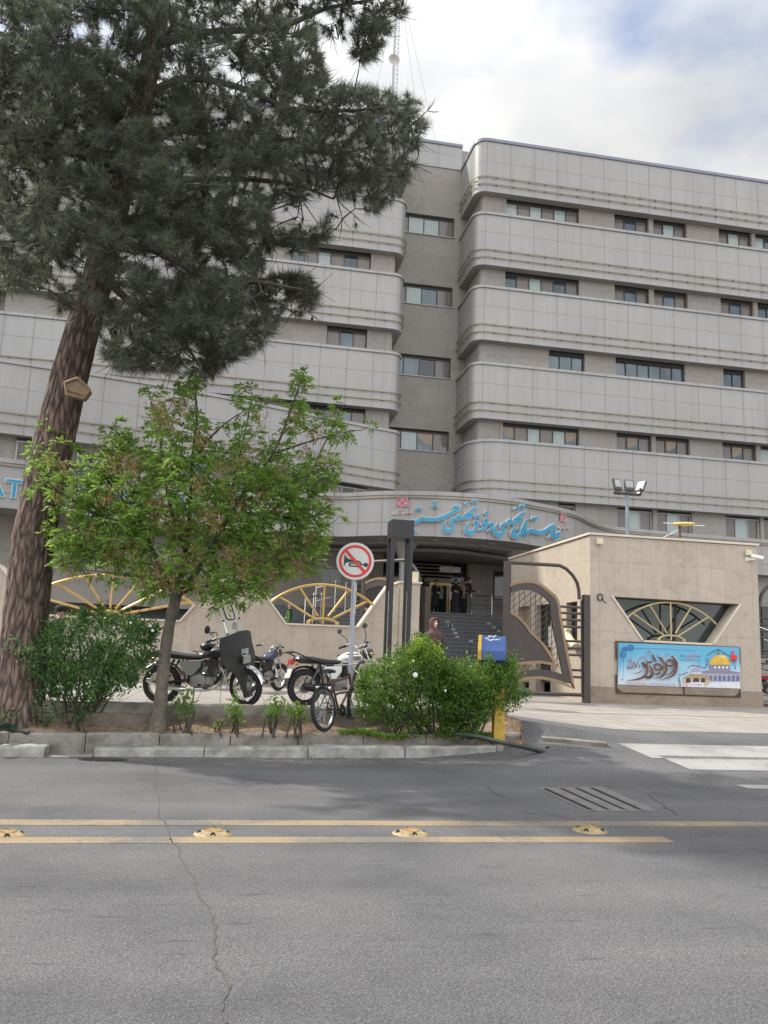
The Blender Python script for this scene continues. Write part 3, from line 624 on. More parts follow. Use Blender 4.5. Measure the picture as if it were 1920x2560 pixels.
mb = MB(); mb.box(-50, 46, 41.41, 58, 27.2, 27.6); mb.box(-50, 7.0, 38.2, 41.4, 27.2, 27.62); mb.box(11.55, 46, 38.2, 41.4, 27.2, 27.62); mb.box(4, 11.2, 41.42, 58, 27.6, 29.1)
mb.build('roof', M_['soffit'], H, world=True, smooth=0)
mb = MB(); mb.box(-50, 6.6, 39.1, 39.3, .5, 27.1); mb.box(12.2, 46, 39.1, 39.3, 6.2, 27.1)  # dark sheet added behind the facades to stop sky leaking through window gaps
mb.build('dark_backing', M_['dark'], H, world=True, smooth=0)
# canopy: fascia curve taken at its top edge
cpx = [(-900, 1040), (-300, 1110), (0, 1144), (235, 1171), (600, 1211), (760, 1227), (858, 1232.5), (910, 1230), (970, 1227.5), (1036, 1228), (1102, 1229.5), (1168, 1233), (1232, 1238.5), (1290, 1246), (1336, 1256), (1390, 1267), (1440, 1281), (1480, 1301), (1510, 1311), (1540, 1317), (1600, 1323), (1700, 1332), (1920, 1350), (2500, 1397)]
ZC = 7.88
CAN = [tuple(onZ(x, y, ZC))[:2] for x, y in cpx]
CAN = [p[:2] for p in spline(CAN, 4)]
mb = MB(); sweep(mb, CAN, [(-.4, 6.1), (0, 6.1), (0, 6.62), (0, 6.645), (0, 7.72), (.05, 7.72), (.05, 7.88), (-1.2, 7.88)], [2, 0, 1, 0, 0, 0, 0])
Lc = plen(CAN); ss = []; s = .4
while s < Lc-.3: ss.append(s); s += 1.06
vjoints(mb, CAN, 6.102, 7.71, ss, 1, .022); vjoints(mb, CAN, 7.725, 7.878, ss, 1, .02, .054)
fas = mb.build('canopy_fascia', [M_['cladding'], M_['joint'], M_['soffit']], H, world=True, smooth=40)
mb = MB(); sweep(mb, CAN, [(.03, 7.60), (.07, 7.60), (.07, 7.65), (.03, 7.65), (.03, 7.60)], [0]*4); mb.build('rail', M_['rail'], H, world=True, smooth=0)
top = [p for p in offpath(CAN, -.3)]
mb = MB(); n = len(top)
mb.add([(x, y, 7.86) for x, y in top]+[(x, max(y+.3, 41.2), 7.86) for x, y in top], [(i, i+1, n+i+1, n+i) for i in range(n-1)])
mb.build('canopy_roof', M_['soffit'], H, world=True, smooth=0)
mb = MB(); mb.add([(x, y, 6.12) for x, y in top]+[(x, 41.2, 6.12) for x, y in top], [(n+i, n+i+1, i+1, i) for i in range(n-1)])
for o_, z_ in ((-1.5, 6.0), (-3.2, 5.9)): sweep(mb, CAN[16:64], [(o_-.35, z_+.12), (o_-.35, z_), (o_, z_), (o_, z_+.12)], [0]*3)
mb.build('canopy_soffit', M_['soffit'], H, world=True, smooth=0)
for (x, y) in ((951, 1347), (1089, 1350), (1230, 1359), (1045, 1372), (1150, 1380), (1120, 1389), (1170, 1380), (1043, 1397), (1110, 1395)):
    p = onZ(x, y, 6.1); mb = MB(); mb.lathe([(.001, -.012), (.11, -.012), (.13, 0)], 0, 16, Matrix.Translation((p.x, p.y, 6.1)))
    mb.build('downlight', M_['signwhite'], H, world=True)
for px_, fl in ((1011, 33.6), (1293, 34.2)):
    p = onY(px_, 1400, fl); mb = MB(); mb.lathe([(.21, .6), (.21, 5.15), (.23, 5.3), (.32, 5.6), (.5, 5.95), (.52, 6.1)], 0, 24, Matrix.Translation((p.x, p.y, 0)))
    mb.build('column', M_['cladding'], H, world=True)
# entrance: landing, stair, back wall, door
SX0, SX1 = 3.6, 13.6
mb = MB(); nst = 17
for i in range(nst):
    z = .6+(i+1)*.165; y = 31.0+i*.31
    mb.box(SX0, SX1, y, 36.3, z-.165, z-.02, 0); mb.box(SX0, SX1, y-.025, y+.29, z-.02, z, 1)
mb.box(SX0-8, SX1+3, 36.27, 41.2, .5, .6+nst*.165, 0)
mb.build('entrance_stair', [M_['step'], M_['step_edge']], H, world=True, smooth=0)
LZ = .6+nst*.165
mb = MB()                                     # small pale notices stuck on the risers
for (x, y) in ((586, 772), (615, 820), (645, 870), (673, 919), (704, 969), (733, 1025), (1200, 806), (1274, 857), (1350, 907), (935, 1090)):
    sx, sy = 1020+x/5.925, 1420+y/5.925
    best = min(range(nst), key=lambda i: abs(onY(sx, sy, 31.0+i*.31).z-(.6+(i+.5)*.165))); p = onY(sx, sy, 31.0+best*.31-.03); zc = .6+(best+.45)*.165
    mb.box(p.x-.085, p.x+.085, 31.0+best*.31-.012, 31.0+best*.31-.002, zc-.038, zc+.042)
mb.build('stair_notices', mat('notice_grey', (.3, .3, .3), .6), H, world=True, smooth=0)
xa, xb = onY(1168, 1480, 40.2).x, onY(1233, 1480, 40.2).x
mb = MB(); mb.box(xa, 16, 40.2, 40.6, LZ, 6.1, 0); mb.build('wall', M_['lobbywall'], H, world=True, smooth=0)
window(H, xb, xb+1.9, LZ+1.0, LZ+2.4, 40.12, 'dd', top=.02)
gw = [onY(x, 1480, 40.3).x for x in (1056, 1074, 1126, 1168)]
mb = MB(); mb.box(gw[0]-3, gw[3], 40.5, 40.9, LZ, 6.1, 0); mb.box(gw[3]-.001, xa+.2, 40.25, 40.5, LZ, 6.1, 0); mb.build('lobby_glazing', M_['glass_dark'], H, world=True, smooth=0)
dz = onY(1100, 1456, 40.2).z
dr = MB(); 
dr.box(gw[1], gw[1]+.06, 40.28, 40.4, LZ, dz); dr.box(gw[2]-.06, gw[2], 40.28, 40.4, LZ, dz); dr.box(gw[1]+.06, gw[2]-.06, 40.28, 40.4, dz-.14, dz)
for t_ in (.24, .86): xx = gw[1]+(gw[2]-gw[1])*t_; dr.box(xx-.02, xx+.02, 40.3, 40.38, LZ, dz-.14)
door = dr.build('entrance_door', M_['gold'], H, world=True, smooth=0)
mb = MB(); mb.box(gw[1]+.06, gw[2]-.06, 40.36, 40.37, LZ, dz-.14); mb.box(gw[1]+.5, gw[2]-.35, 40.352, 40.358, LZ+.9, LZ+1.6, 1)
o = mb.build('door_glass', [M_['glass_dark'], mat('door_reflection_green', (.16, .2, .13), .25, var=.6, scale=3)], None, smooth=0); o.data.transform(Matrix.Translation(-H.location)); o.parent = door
mb = MB()
for i in range(5): mb.box(gw[0]-.6, gw[2]+.1, 40.2, 40.3, dz+.14+i*.17, dz+.2+i*.17)
mb.box(gw[0]-1, gw[3], 40.1, 40.35, dz+.02, dz+.1)
mb.build('door_louvre', mat('louvre_metal', (.2, .18, .14), .4, metal=.5), H, world=True, smooth=0)
p = onY(1127, 1425, 38.5); mb = MB(); mb.box(p.x-.55, p.x+.45, 38.4, 38.55, p.z-.12, p.z+.14); mb.build('sign_box', M_['frame_light'], H, world=True, smooth=0)
# ground storey left of the stair, with two windows, under the straight part of the canopy
wy = 37.2
a0, a1, b0, b1 = [onY(x, 1440, wy).x for x in (690, 787, 804, 854)]
wz0, wz1, vz0, vz1 = [onY(740, y, wy).z for y in (1480, 1413)]+[onY(828, y, wy).z for y in (1456, 1421)]
mb = MB(); xr = onY(905, 1440, wy).x
mb.box(-50, a0, wy, wy+.3, .5, 6.1); mb.box(a0, a1, wy, wy+.3, .5, wz0); mb.box(a0, a1, wy, wy+.3, wz1, 6.1); mb.box(a1, b0, wy, wy+.3, .5, 6.1)
mb.box(b0, b1, wy, wy+.3, .5, vz0); mb.box(b0, b1, wy, wy+.3, vz1, 6.1); mb.box(b1, xr, wy, wy+.3, .5, 6.1); mb.box(xr-.3, xr, wy+.3, 40.5, LZ, 6.1)
mb.build('wall', M_['stucco'], H, world=True, smooth=0)
window(H, a0, a1, wz0, wz1, wy+.1, 'ddd', True, top=.02, widths=[.3, .34, .36]); window(H, b0, b1, vz0, vz1, wy+.1, 'dd', True, top=.02)
mb = MB(); mb.box(14.2, 46, 38.2, 38.6, .5, 6.12, 0); mb.build('wall', M_['stucco'], H, world=True, smooth=0)
for x0 in (22.0, 25.5, 29): window(H, x0, x0+2.6, 2.2, 4.6, 38.1, 'ddd', top=.02)
mb = MB(); xs_ = [onY(x, 1480, 36.9).x for x in (889, 926)]; z0_, z1_ = onY(905, 1522, 36.9).z, onY(905, 1455, 36.9).z
mb.box(xs_[0], xs_[1], 37.1, 37.19, z0_, z1_, 0)
for i in range(9):
    zz = z0_+(z1_-z0_)*(i+.2)/9
    for k in range(2): xx = xs_[0]+(xs_[1]-xs_[0])*(k*.5+.03+.06*((i*7+k*3) % 3)/3); mb.box(xx, xx+(xs_[1]-xs_[0])*.4, 37.08, 37.1, zz, zz+(z1_-z0_)*.07, 1+(i+k) % 2)
o = mb.build('directory_board', [M_['dark'], mat('plaque_grey', (.16, .15, .13), .5), mat('plaque_brown', (.09, .075, .06), .5)], H, world=True, smooth=0)
# ================================================================== perimeter wall with fan grilles
WY, WT = 22.5, .38                            # front plane and thickness
def W3(x, y): p = onY(x, y, WY); return (p.x, p.z)
zt = 3.33                                      # wall top
o1 = [onY(97, 1541, WY).x, onY(451, 1553, WY).x]; o1t = [onY(-4, 1430, WY).x, onY(551, 1447, WY).x]; ob1 = onY(274, 1547, WY).z
o2 = [1.56, 3.52]; o2t = [onY(630, 1447, WY).x, onY(972, 1447, WY).x]; ob2 = 2.17
pw = thing('perimeter_wall', 'beige stone perimeter wall with two trapezoid openings behind the motorbikes', 'wall', (0, WY, .55))
def xzprism(mb, poly, y0, y1, mat=0, sidemat=None):   # polygon in xz extruded along y
    MM = Matrix(((1,0,0,0),(0,0,1,0),(0,1,0,0),(0,0,0,1)))
    return mb.prism(poly, y0, y1, mat, MM, sidemat)
zb = .2; PX = onY(1049, 1457, WY).x; PL = onY(1000, 1457, WY).x
mb = MB()
xzprism(mb, [(-40, zb), (o1[0], zb), (o1[0], ob1), (o1t[0], zt), (-40, zt)], WY, WY+WT)
xzprism(mb, [(o1[0], zb), (o1[1], zb), (o1[1], ob1), (o1[0], ob1)], WY, WY+WT)
xs_ = onY(596, 1560, WY).x
xzprism(mb, [(o1[1], zb), (xs_, zb), (xs_, zt), (o1t[1], zt), (o1[1], ob1)], WY, WY+WT)
xzprism(mb, [(xs_, zb), (o2[0], zb), (o2[0], ob2), (o2t[0], zt+.02), (xs_, zt+.02)], WY-.035, WY+WT)
xzprism(mb, [(o2[0], zb), (o2[1], zb), (o2[1], ob2), (o2[0], ob2)], WY-.035, WY+WT)
xzprism(mb, [(o2[1], zb), (PL, zb), (PL, zt), (o2t[1], zt), (o2[1], ob2)], WY-.035, WY+WT)
mb.box(PL+.001, PX, WY-.08, WY+.5, zb, 3.43)
pb = mb.build('wall', M_['travertine'], pw, world=True, smooth=0)
mb = MB(); zz = .95; mb.box(-40, PX-.6, WY-.062, WY-.037, .2, zz); mb.build('plinth', M_['plinth'], pw, world=True, smooth=0)
def coping(mb, pts, t=.045, y0=WY-.075, y1=WY+WT+.03):
    for i in range(len(pts)-1):
        a, b = Vector(pts[i]), Vector(pts[i+1]); d = (b-a).normalized(); n = Vector((-d.y, d.x))*t; n = n if n.y > 0 or (abs(n.y) < 1e-6) else -n
        xzprism(mb, [tuple(a), tuple(b), tuple(b+n), tuple(a+n)], y0+.002*(i % 2), y1-.002*(i % 2))
mb = MB()
coping(mb, [(-40, zt), o1t[:1]+[zt], [o1[0], ob1], [o1[1], ob1], [o1t[1], zt], [xs_, zt+.0]]); coping(mb, [(xs_+.01, zt+.02), [o2t[0], zt+.02], [o2[0], ob2], [o2[1], ob2], [o2t[1], zt]])
mb.box(PL-.06, PX+.05, WY-.13, WY+.55, 3.432, 3.48)
mb.build('coping', M_['coping'], pw, world=True, smooth=0)
def fan(parent, cx, zb_, ax, az, endx, endz, spokes, y, r, matl, tilt=0, hub=.32):
    """arched tube through (cx+-endx, endz) with its crown at az, spokes from the hub"""
    h = az-endz; Rr = (endx*endx+h*h)/(2*h); cz = az-Rr; amax = math.asin(endx/Rr)
    pt = lambda a: (cx+Rr*math.sin(a), y, cz+Rr*math.cos(a))
    mb = MB(); mb.tube([pt(a) for a in lin(-amax, amax, 31)], r*1.15, 0, 10)
    g_ = mb.build('fan_grille', matl, parent, world=True)
    for f in spokes:
        q = Vector(pt(amax*f)); hb = Vector((cx, y, zb_+.02)); d = (q-hb).normalized()
        mb = MB(); mb.tube([hb+d*(hub*.75 if abs(f) > .02 else .0), q], r, 0, 10)
        o = mb.build('spoke', matl, None); o.data.transform(Matrix.Translation(-parent.location)); o.parent = g_
    mb = MB(); hp = [(cx+hub*1.25*math.sin(a), y, zb_+.02+.14*math.cos(a)) for a in lin(-1.5, 1.5, 9)]; mb.tube(hp, r*1.1, 0, 8)
    for sx in (-1, 1): mb.cbox((cx+sx*hub*1.2, y, zb_+.04), (.1, .09, .09), 0, bev=.015)
    o = mb.build('hub', matl, None); o.data.transform(Matrix.Translation(-parent.location)); o.parent = g_
cx1 = onY(274, 1540, WY+.15).x; e = onY(489, 1505, WY+.15); fan(pw, cx1, ob1+.05, 0, onY(265, 1437, WY+.15).z, e.x-cx1, e.z-.1, (-.93, -.62, -.31, 0, .31, .62, .93), WY+.15, .032, M_['gold'])
cx2 = onY(808, 1500, WY+.15).x; e = onY(936, 1507, WY+.15); fan(pw, cx2, ob2+.05, 0, onY(811, 1463, WY+.15).z, 1.38, onY(700, 1505, WY+.15).z, (-.85, -.45, 0, .45, .85), WY-.02, .032, M_['gold'])
# cable junction on the pillar
p = onY(1035, 1440, WY); mb = MB(); mb.box(p.x-.12, p.x+.16, WY+.1, WY+.3, 3.48, 3.78); mb.box(p.x-.1, p.x+.14, WY+.09, WY+.1, 3.5, 3.76, 1)
tag(mb.build('junction_box', [M_['frame_light'], M_['ivory']], origin=(p.x, WY+.2, 3.48)), 'small pale box standing on top of the wall pillar', 'box')

# ================================================================== gatehouse
GX0, GX1, GY, GZ0, GZT = 9.92, 15.12, 22.0, .40, 5.02
gh = thing('gatehouse', 'low beige stone gatehouse with a trapezoid window', 'gatehouse', (12.5, 24, .4))
TL, TR, BR_, BL = (10.54, 3.34), (14.56, 3.31), (13.64, 2.1), (11.47, 2.11)
mb = MB(); D = .55
xzprism(mb, [(GX0, .2), (GX1, .2), (GX1, BR_[1]), BR_, BL, (GX0, BL[1])], GY, GY+D)
xzprism(mb, [(GX0, BL[1]), BL, TL, (GX0, TL[1])], GY, GY+D); xzprism(mb, [BR_, (GX1, BR_[1]), (GX1, TR[1]), TR], GY, GY+D)
xzprism(mb, [(GX0, TL[1]), TL, TR, (GX1, TR[1]), (GX1, GZT), (GX0, GZT)], GY, GY+D)
mb.build('front_wall', M_['travertine'], gh, world=True, smooth=0)
# side wall facing the gate: openings measured on its plane
def SX(x, y): p = onX(x, y, GX0); return p.y, p.z
zz = lambda x, y: (1180+x/4.88, 1380+y/4.88)
def opening(xa, xb, yt, yb):
    (y0, _), (y1, _) = SX(*zz(xb, (yt+yb)/2)), SX(*zz(xa, (yt+yb)/2)); z1 = SX(*zz((xa+xb)/2, yt))[1]; z0 = SX(*zz((xa+xb)/2, yb))[1]
    return (min(y0, y1), max(y0, y1), z0, z1)
opA = opening(1150, 1285, 610, 1150); opB = opening(780, 960, 640, 1590); opC = opening(555, 700, 665, 1590)
GYB = SX(1275, 1400)[0]
mb = MB(); ys = GY+D; T_ = .3
for o in sorted((opA, opB, opC)):
    mb.box(GX0, GX0+T_, ys, o[0], .2, GZT); mb.box(GX0, GX0+T_, o[0], o[1], o[3], GZT)
    if o is opA: mb.box(GX0, GX0+T_, o[0], o[1], .2, o[2])
    ys = o[1]
mb.box(GX0, GX0+T_, ys, GYB, .2, GZT)
mb.build('side_wall', M_['travertine'], gh, world=True, smooth=0)
mb = MB(); mb.box(GX1-.3, GX1, GY+D, GYB, .2, GZT); mb.box(GX0+T_, GX1-.3, GYB-.3, GYB, .2, GZT); mb.build('rear_wall', M_['travertine'], gh, world=True, smooth=0)
mb = MB(); mb.box(GX0+.02, GX1-.02, GY+.02, GYB-.02, GZT, GZT+.02); mb.build('roof', M_['soffit'], gh, world=True, smooth=0)
mb = MB(); e = .05; mb.box(GX0-e, GX1+e, GY-e, GY+.35, GZT+.021, GZT+.08); mb.box(GX0-e, GX0+.35, GY+.351, GYB+e, GZT+.021, GZT+.08); mb.box(GX1-.35, GX1+e, GY+.351, GYB+e, GZT+.021, GZT+.08)
mb.build('coping', M_['coping'], gh, world=True, smooth=0)
mb = MB(); mb.box(GX0-.02, GX1+.02, GY-.025, GY-.002, .1, .85); mb.box(GX1+.002, GX1+.022, GY-.002, GYB, .1, .85); mb.build('plinth', M_['plinth'], gh, world=True, smooth=0)
fr = MB(); t = .055
for a, b in ((TL, BL), (BL, BR_), (BR_, TR)):
    A, B = Vector(a), Vector(b); d = (B-A).normalized(); n = Vector((-d.y, d.x))*t
    xzprism(fr, [a, b, tuple(B+n), tuple(A+n)], GY-.03, GY+D-.05)
fr.build('window_surround', M_['coping'], gh, world=True, smooth=0)
mb = MB(); xzprism(mb, [(TL[0]+.12, TL[1]), (TR[0]-.05, TR[1]), (BR_[0]-.04, BR_[1]), (BL[0]+.08, BL[1])], GY+.42, GY+.44)
gl = mb.build('front_window', mat('green_glass', (.012, .022, .02), .05, var=.3, scale=1.2, spec=.7), gh, world=True, smooth=0)
mb = MB()
for a, b in ((TL, TR), (TL, BL), (BL, BR_), (BR_, TR), ((TL[0]*.45+TR[0]*.55, TL[1]), (BL[0]*.45+BR_[0]*.55, BL[1]))):
    A, B = Vector((a[0], GY+.40, a[1])), Vector((b[0], GY+.40, b[1])); mb.tube([A, B], .035, 0, 4)
o = mb.build('window_frame', M_['frame'], None, smooth=0); o.data.transform(Matrix.Translation(-gh.location)); o.parent = gl
cxg = onY(1678, 1560, GY+.1).x; e0 = onY(1567, 1548, GY+.1); e1 = onY(1796, 1569, GY+.1); tp = onY(1675, 1506, GY+.1)
fan(gh, cxg, BL[1]+.06, 0, tp.z, (e1.x-e0.x)/2, (e0.z+e1.z)/2+.04, (-.8, -.42, 0, .42, .8), GY+.12, .027, mat('pale_gold_tube', (.42, .34, .17), .35, metal=.4, coat=.3))
for o_, pt in ((opA, 'window'), (opB, 'door'), (opC, 'niche')):
    mb = MB(); xx = GX0+.2
    mb.box(xx, xx+.02, o_[0], o_[1], o_[2], o_[3], 0)
    if pt != 'niche':
        for yy in (o_[0], o_[1]-.06, (o_[0]+o_[1])/2-.03): mb.box(xx-.03, xx-.001, yy, yy+.06, o_[2], o_[3], 1)
        mb.box(xx-.028, xx-.002, o_[0]+.06, o_[1]-.06, o_[3]-.07, o_[3], 1); mb.box(xx-.028, xx-.002, o_[0]+.06, o_[1]-.06, o_[2], o_[2]+.07, 1)
    if pt == 'door': mb.box(xx-.034, xx-.03, o_[0]+.35, o_[0]+.62, o_[2]+1.1, o_[2]+1.75, 2)
    mb.build({'window': 'side_window', 'door': 'glass_door', 'niche': 'brown_door'}[pt], [M_['glass_dark'] if pt != 'niche' else mat('beige_door', (.25, .19, .12), .6), M_['frame'], M_['signwhite']], gh, world=True, smooth=0)
mb = MB(); mb.box(GX0-.05, GX0+.2, opA[0]-.03, opA[1]+.03, opA[2]-.06, opA[2]-.002); mb.build('window_sill', M_['coping'], gh, world=True, smooth=0)
p = onX(*zz(1175, 1010), GX0-.12); mb = MB(); mb.tube(spline([(p.x, p.y, p.z+.18), (p.x-.02, p.y, p.z), (p.x-.03, p.y-.25, p.z-.18), (p.x, p.y-.5, p.z-.35)], 5), .12, 0, 12); tag(mb.build('duct_hose', M_['ivory'], origin=tuple(p)), 'white flexible duct hanging out of the gatehouse side window', 'duct')
# wall boxes, camera, cable coil, roof antenna, floodlight mast
def wallbox(px_, py_, lab, s=.15):
    p = onY(px_, py_, GY-.06); mb = MB(); mb.cbox((p.x, GY-.06, p.z), (s*1.15, .11, s), 0, bev=.02); mb.cbox((p.x, GY-.12, p.z), (s*.95, .012, s*.8), 0)
    tag(mb.build('junction_box', M_['ivory'], origin=(p.x, GY-.06, p.z)), lab, 'box', 'cream boxes on the gatehouse front')
wallbox(1499, 1354, 'cream box near the left top corner of the gatehouse front', .17); wallbox(1871, 1382, 'cream box above the security camera on the gatehouse', .17)
p = onY(1881, 1394, GY-.15); cm = thing('security_camera', 'white security camera on the right edge of the gatehouse wall', 'camera', (p.x, GY, p.z))
mb = MB(); MM = Matrix.Translation((p.x+.12, GY-.2, p.z+.02)) @ Euler((0, R(12), R(-25))).to_matrix().to_4x4(); mb.cbox((0,0,0), (.34, .1, .1), 0, bev=.015); mb.v = [tuple(MM @ Vector(v)) for v in mb.v]; mb.build('housing', M_['white'], cm, world=True)
mb = MB(); mb.tube([(p.x-.08, GY, p.z-.03), (p.x-.02, GY-.12, p.z-.05), (p.x+.08, GY-.18, p.z-.04)], .03, 0, 8); mb.cbox((p.x-.08, GY-.02, p.z-.03), (.1, .04, .12)); mb.build('bracket', M_['white'], cm, world=True)
p = onY(1500, 1493, GY-.02); mb = MB(); mb.tube([(p.x+.075*math.cos(a)*(1+.05*math.sin(3*a)), GY-.03-.01*math.sin(a*.5), p.z+.095*math.sin(a)) for a in lin(0, 12.4, 40)]+[(p.x+.12, GY-.02, p.z-.12), (p.x+.2, GY-.01, p.z-.14)], .012, 0, 6)
tag(mb.build('cable_coil', M_['black'], origin=(p.x, GY, p.z)), 'coil of black cable hanging on the gatehouse wall', 'cable')
p = onY(1700, 1345, 24.0); an = thing('roof_antenna', 'flat yellow antenna on a short post on the gatehouse roof', 'antenna', (p.x, 24, GZT+.03))
zc = onY(1700, 1313, 24).z
mb = MB(); mb.tube([(p.x, 24, GZT+.03), (p.x, 24, zc)], .035, 0, 8); mb.tube([(p.x, 24, zc-.12), (p.x-1.2, 24.1, GZT+.06)], .012, 1, 6); mb.build('mast', [mat('rusty_post', (.11, .06, .045), .7, var=.3), M_['white']], an, world=True)
mb = MB(); mb.lathe([(.001, .05), (.3, .045), (.37, .0), (.3, -.045), (.001, -.05)], 0, 24, Matrix.Translation((p.x+.12, 24, zc+.04)) @ Euler((R(4), R(-2), 0)).to_matrix().to_4x4()); mb.build('disc', mat('antenna_yellow', (.55, .4, .13), .5), an, world=True)
mb = MB(); mb.tube([(p.x-.55, 24, zc+.04), (p.x+.85, 24, zc+.03)], .012, 0, 6); mb.build('element', M_['white'], an, world=True)
FY = 26.5; pb_ = onY(1569, 1380, FY); pt_ = onY(1570, 1237, FY)
fl = thing('floodlight_mast', 'slim grey mast carrying three floodlights behind the gatehouse', 'floodlight', (pb_.x, FY, .6))
mb = MB(); mb.tube([(pb_.x, FY, .6), (pb_.x, FY, pt_.z)], .06, 0, 10); mb.build('mast', mat('blue_grey_pole', (.2, .23, .26), .45, metal=.3), fl, world=True)
a, b = onY(1535, 1230, FY), onY(1602, 1240, FY); mb = MB(); mb.cbox(((a.x+b.x)/2, FY, pt_.z+.03), (b.x-a.x, .1, .09)); mb.build('crossbar', M_['frame'], fl, world=True)
for x, rz, tl in ((1541, .25, -.25), (1571, -.15, -.3), (1601, -1.1, -.5)):
    q = onY(x, 1216, FY); mb = MB(); MM = Matrix.Translation((q.x, FY-.05, pt_.z+.32)) @ Euler((tl, 0, rz)).to_matrix().to_4x4()
    mb.cbox((0, 0, 0), (.34, .09, .42), 0, bev=.02); mb.cbox((0, -.05, .03), (.25, .012, .27), 1); mb.cbox((0, .02, -.26), (.2, .05, .12), 0)
    mb.v = [tuple(MM @ Vector(v)) for v in mb.v]; mb.build('floodlight', [M_['frame'], M_['lamp_glass']], fl, world=True)

# ================================================================== book shaped gate leaves
def gate_leaf(name, label, M, flip=False):
    """drawn in u (0 = free post, W = hinge), z; measured from the closed leaf"""
    G = thing(name, label, 'gate', M.to_translation()); 
    gy = 21.9
    q = lambda x, y: (lambda p: ((p.x-U0), p.z-Z0))(onY(1180+x/4.88, 1380+y/4.88, gy))
    U0, Z0 = onY(1180+400/4.88, 1380+1600/4.88, gy).x, gz(8.5, 21.9)
    fx = (lambda u: -u) if flip else (lambda u: u)
    MM = Matrix(((1,0,0,0),(0,0,1,0),(0,1,0,0),(0,0,0,1)))
    def ok(mb, nm, m): 
        mb.v = [tuple(M @ Vector((fx(v[0]), v[1], v[2]))) for v in mb.v]
        if flip: mb.f = [tuple(reversed(f)) for f in mb.f]
        return mb.build(nm, m, G, world=True, smooth=30)
    topz = q(425, 110)[1]; W = q(1390, 1000)[0]; zp = q(1390, 525)[1]
    mb = MB(); mb.box(-.06, .06, -.06, .06, 0, topz); mb.box(.065, .125, -.05, .05, 0, topz-.01); ok(mb, 'free_post', M_['bronze'])
    mb = MB(); mb.box(W-.09, W+.09, -.09, .09, -.15, zp); ok(mb, 'hinge_post', M_['bronze'])
    bar = [q(430, 125), q(1070, 165)]+[q(x, y) for x, y in ((1150, 205), (1230, 285), (1280, 370), (1303, 460), (1308, 580))]
    mb = MB(); mb.tube([(u, 0, z) for u, z in bar], .05, 0, 8); mb.tube([(q(430, 1725)[0], 0, q(430, 1715)[1]), (q(1370, 1750)[0], 0, q(1370, 1745)[1])], .05, 0, 8)
    mb.tube([(q(1335, 590)[0], 0, q(1335, 590)[1]), (q(1345, 1745)[0], 0, q(1345, 1745)[1])], .03, 0, 6); ok(mb, 'outer_frame', M_['bronze'])
    for y, xa in ((672, 1065), (748, 1082), (830, 1098), (915, 1112), (1090, 1150), (1175, 1165), (1258, 1182), (1442, 1212), (1528, 1228)):
        mb = MB(); (ua, za), (ub, zb_) = q(xa, y-8), q(1330, y+6); mb.tube([(ua, 0, (za+zb_)/2), (ub, 0, (za+zb_)/2)], .035, 0, 8); ok(mb, 'side_bar', M_['bronze'])
    def ribbon(outer, inner, t, m, nm, y0=0):
        mb = MB(); o_, i_ = spline([q(*p) for p in outer], 5), spline([q(*p) for p in inner], 5)
        vs = [(u, y0-t, z) for u, z in o_]+[(u, y0-t, z) for u, z in i_]+[(u, y0+t, z) for u, z in o_]+[(u, y0+t, z) for u, z in i_]; n = len(o_)
        fs = []
        for k in range(n-1): fs += [(k, k+1, n+k+1, n+k), (2*n+k, 3*n+k, 3*n+k+1, 2*n+k+1), (k, 2*n+k, 2*n+k+1, k+1), (n+k, n+k+1, 3*n+k+1, 3*n+k)]
        mb.add(vs, fs); ok(mb, nm, m)
    A = [(460, 390), (560, 358), (700, 350), (830, 385), (950, 475), (1050, 585), (1085, 800), (1130, 1050), (1190, 1350), (1248, 1665)]
    B = [(460, 425), (560, 388), (700, 380), (815, 412), (925, 500), (1022, 605), (1055, 810), (1100, 1058), (1158, 1355), (1212, 1610)]
    C = [(460, 505), (560, 475), (690, 462), (790, 490), (870, 545), (945, 630), (965, 800), (1000, 1000), (1050, 1240), (1105, 1500)]
    ribbon(A, B, .06, M_['bronze_edge'], 'book_edge'); ribbon(B, C, .05, M_['bronze'], 'book_band')
    D_ = [(460, 1580), (560, 1545), (650, 1525), (780, 1515), (900, 1525), (1020, 1555), (1120, 1590), (1250, 1667)]
    D2 = [(460, 1625), (560, 1590), (650, 1565), (780, 1550), (900, 1560), (1020, 1590), (1120, 1625), (1250, 1672)]
    E_ = [(460, 1500), (560, 1470), (650, 1450), (780, 1432), (900, 1440), (1000, 1460), (1080, 1485), (1135, 1505)]
    ribbon(D_, D2, .06, M_['bronze_edge'], 'book_edge'); ribbon(E_, [(x, y) for x, y in D_[:-1]]+[(1200, 1605)], .05, M_['bronze'], 'book_band', .002)
    F1 = [(460, 725), (560, 780), (660, 885), (715, 970), (800, 1045), (880, 1130), (950, 1230), (1025, 1395)]
    F2 = [(460, 755), (545, 808), (640, 905), (700, 992), (780, 1065), (850, 1145), (915, 1240), (978, 1345)]
    ribbon(F1, F2, .06, M_['bronze_edge'], 'page_edge')
    G1 = [(460, 1375), (560, 1345), (650, 1333), (780, 1325), (900, 1335), (985, 1352)]; G2 = [(460, 1410), (560, 1385), (650, 1368), (780, 1358), (900, 1368), (1025, 1398)]
    ribbon(G1, G2, .058, M_['bronze_edge'], 'page_edge')
    mb = MB(); pg = [q(*p) for p in [(455, 755)]+F2[1:]+[(900, 1337), (780, 1327), (650, 1335), (560, 1347), (455, 1377)]]
    mb.prism(pg, -.03, .03, 0, MM); ok(mb, 'page_panel', M_['bronze'])
    mb = MB()                                  # lattice: uprights and slanting rods clipped to the window of the book
    cs = spline([q(*p) for p in C], 4); fs_ = spline([q(*p) for p in F1], 4)
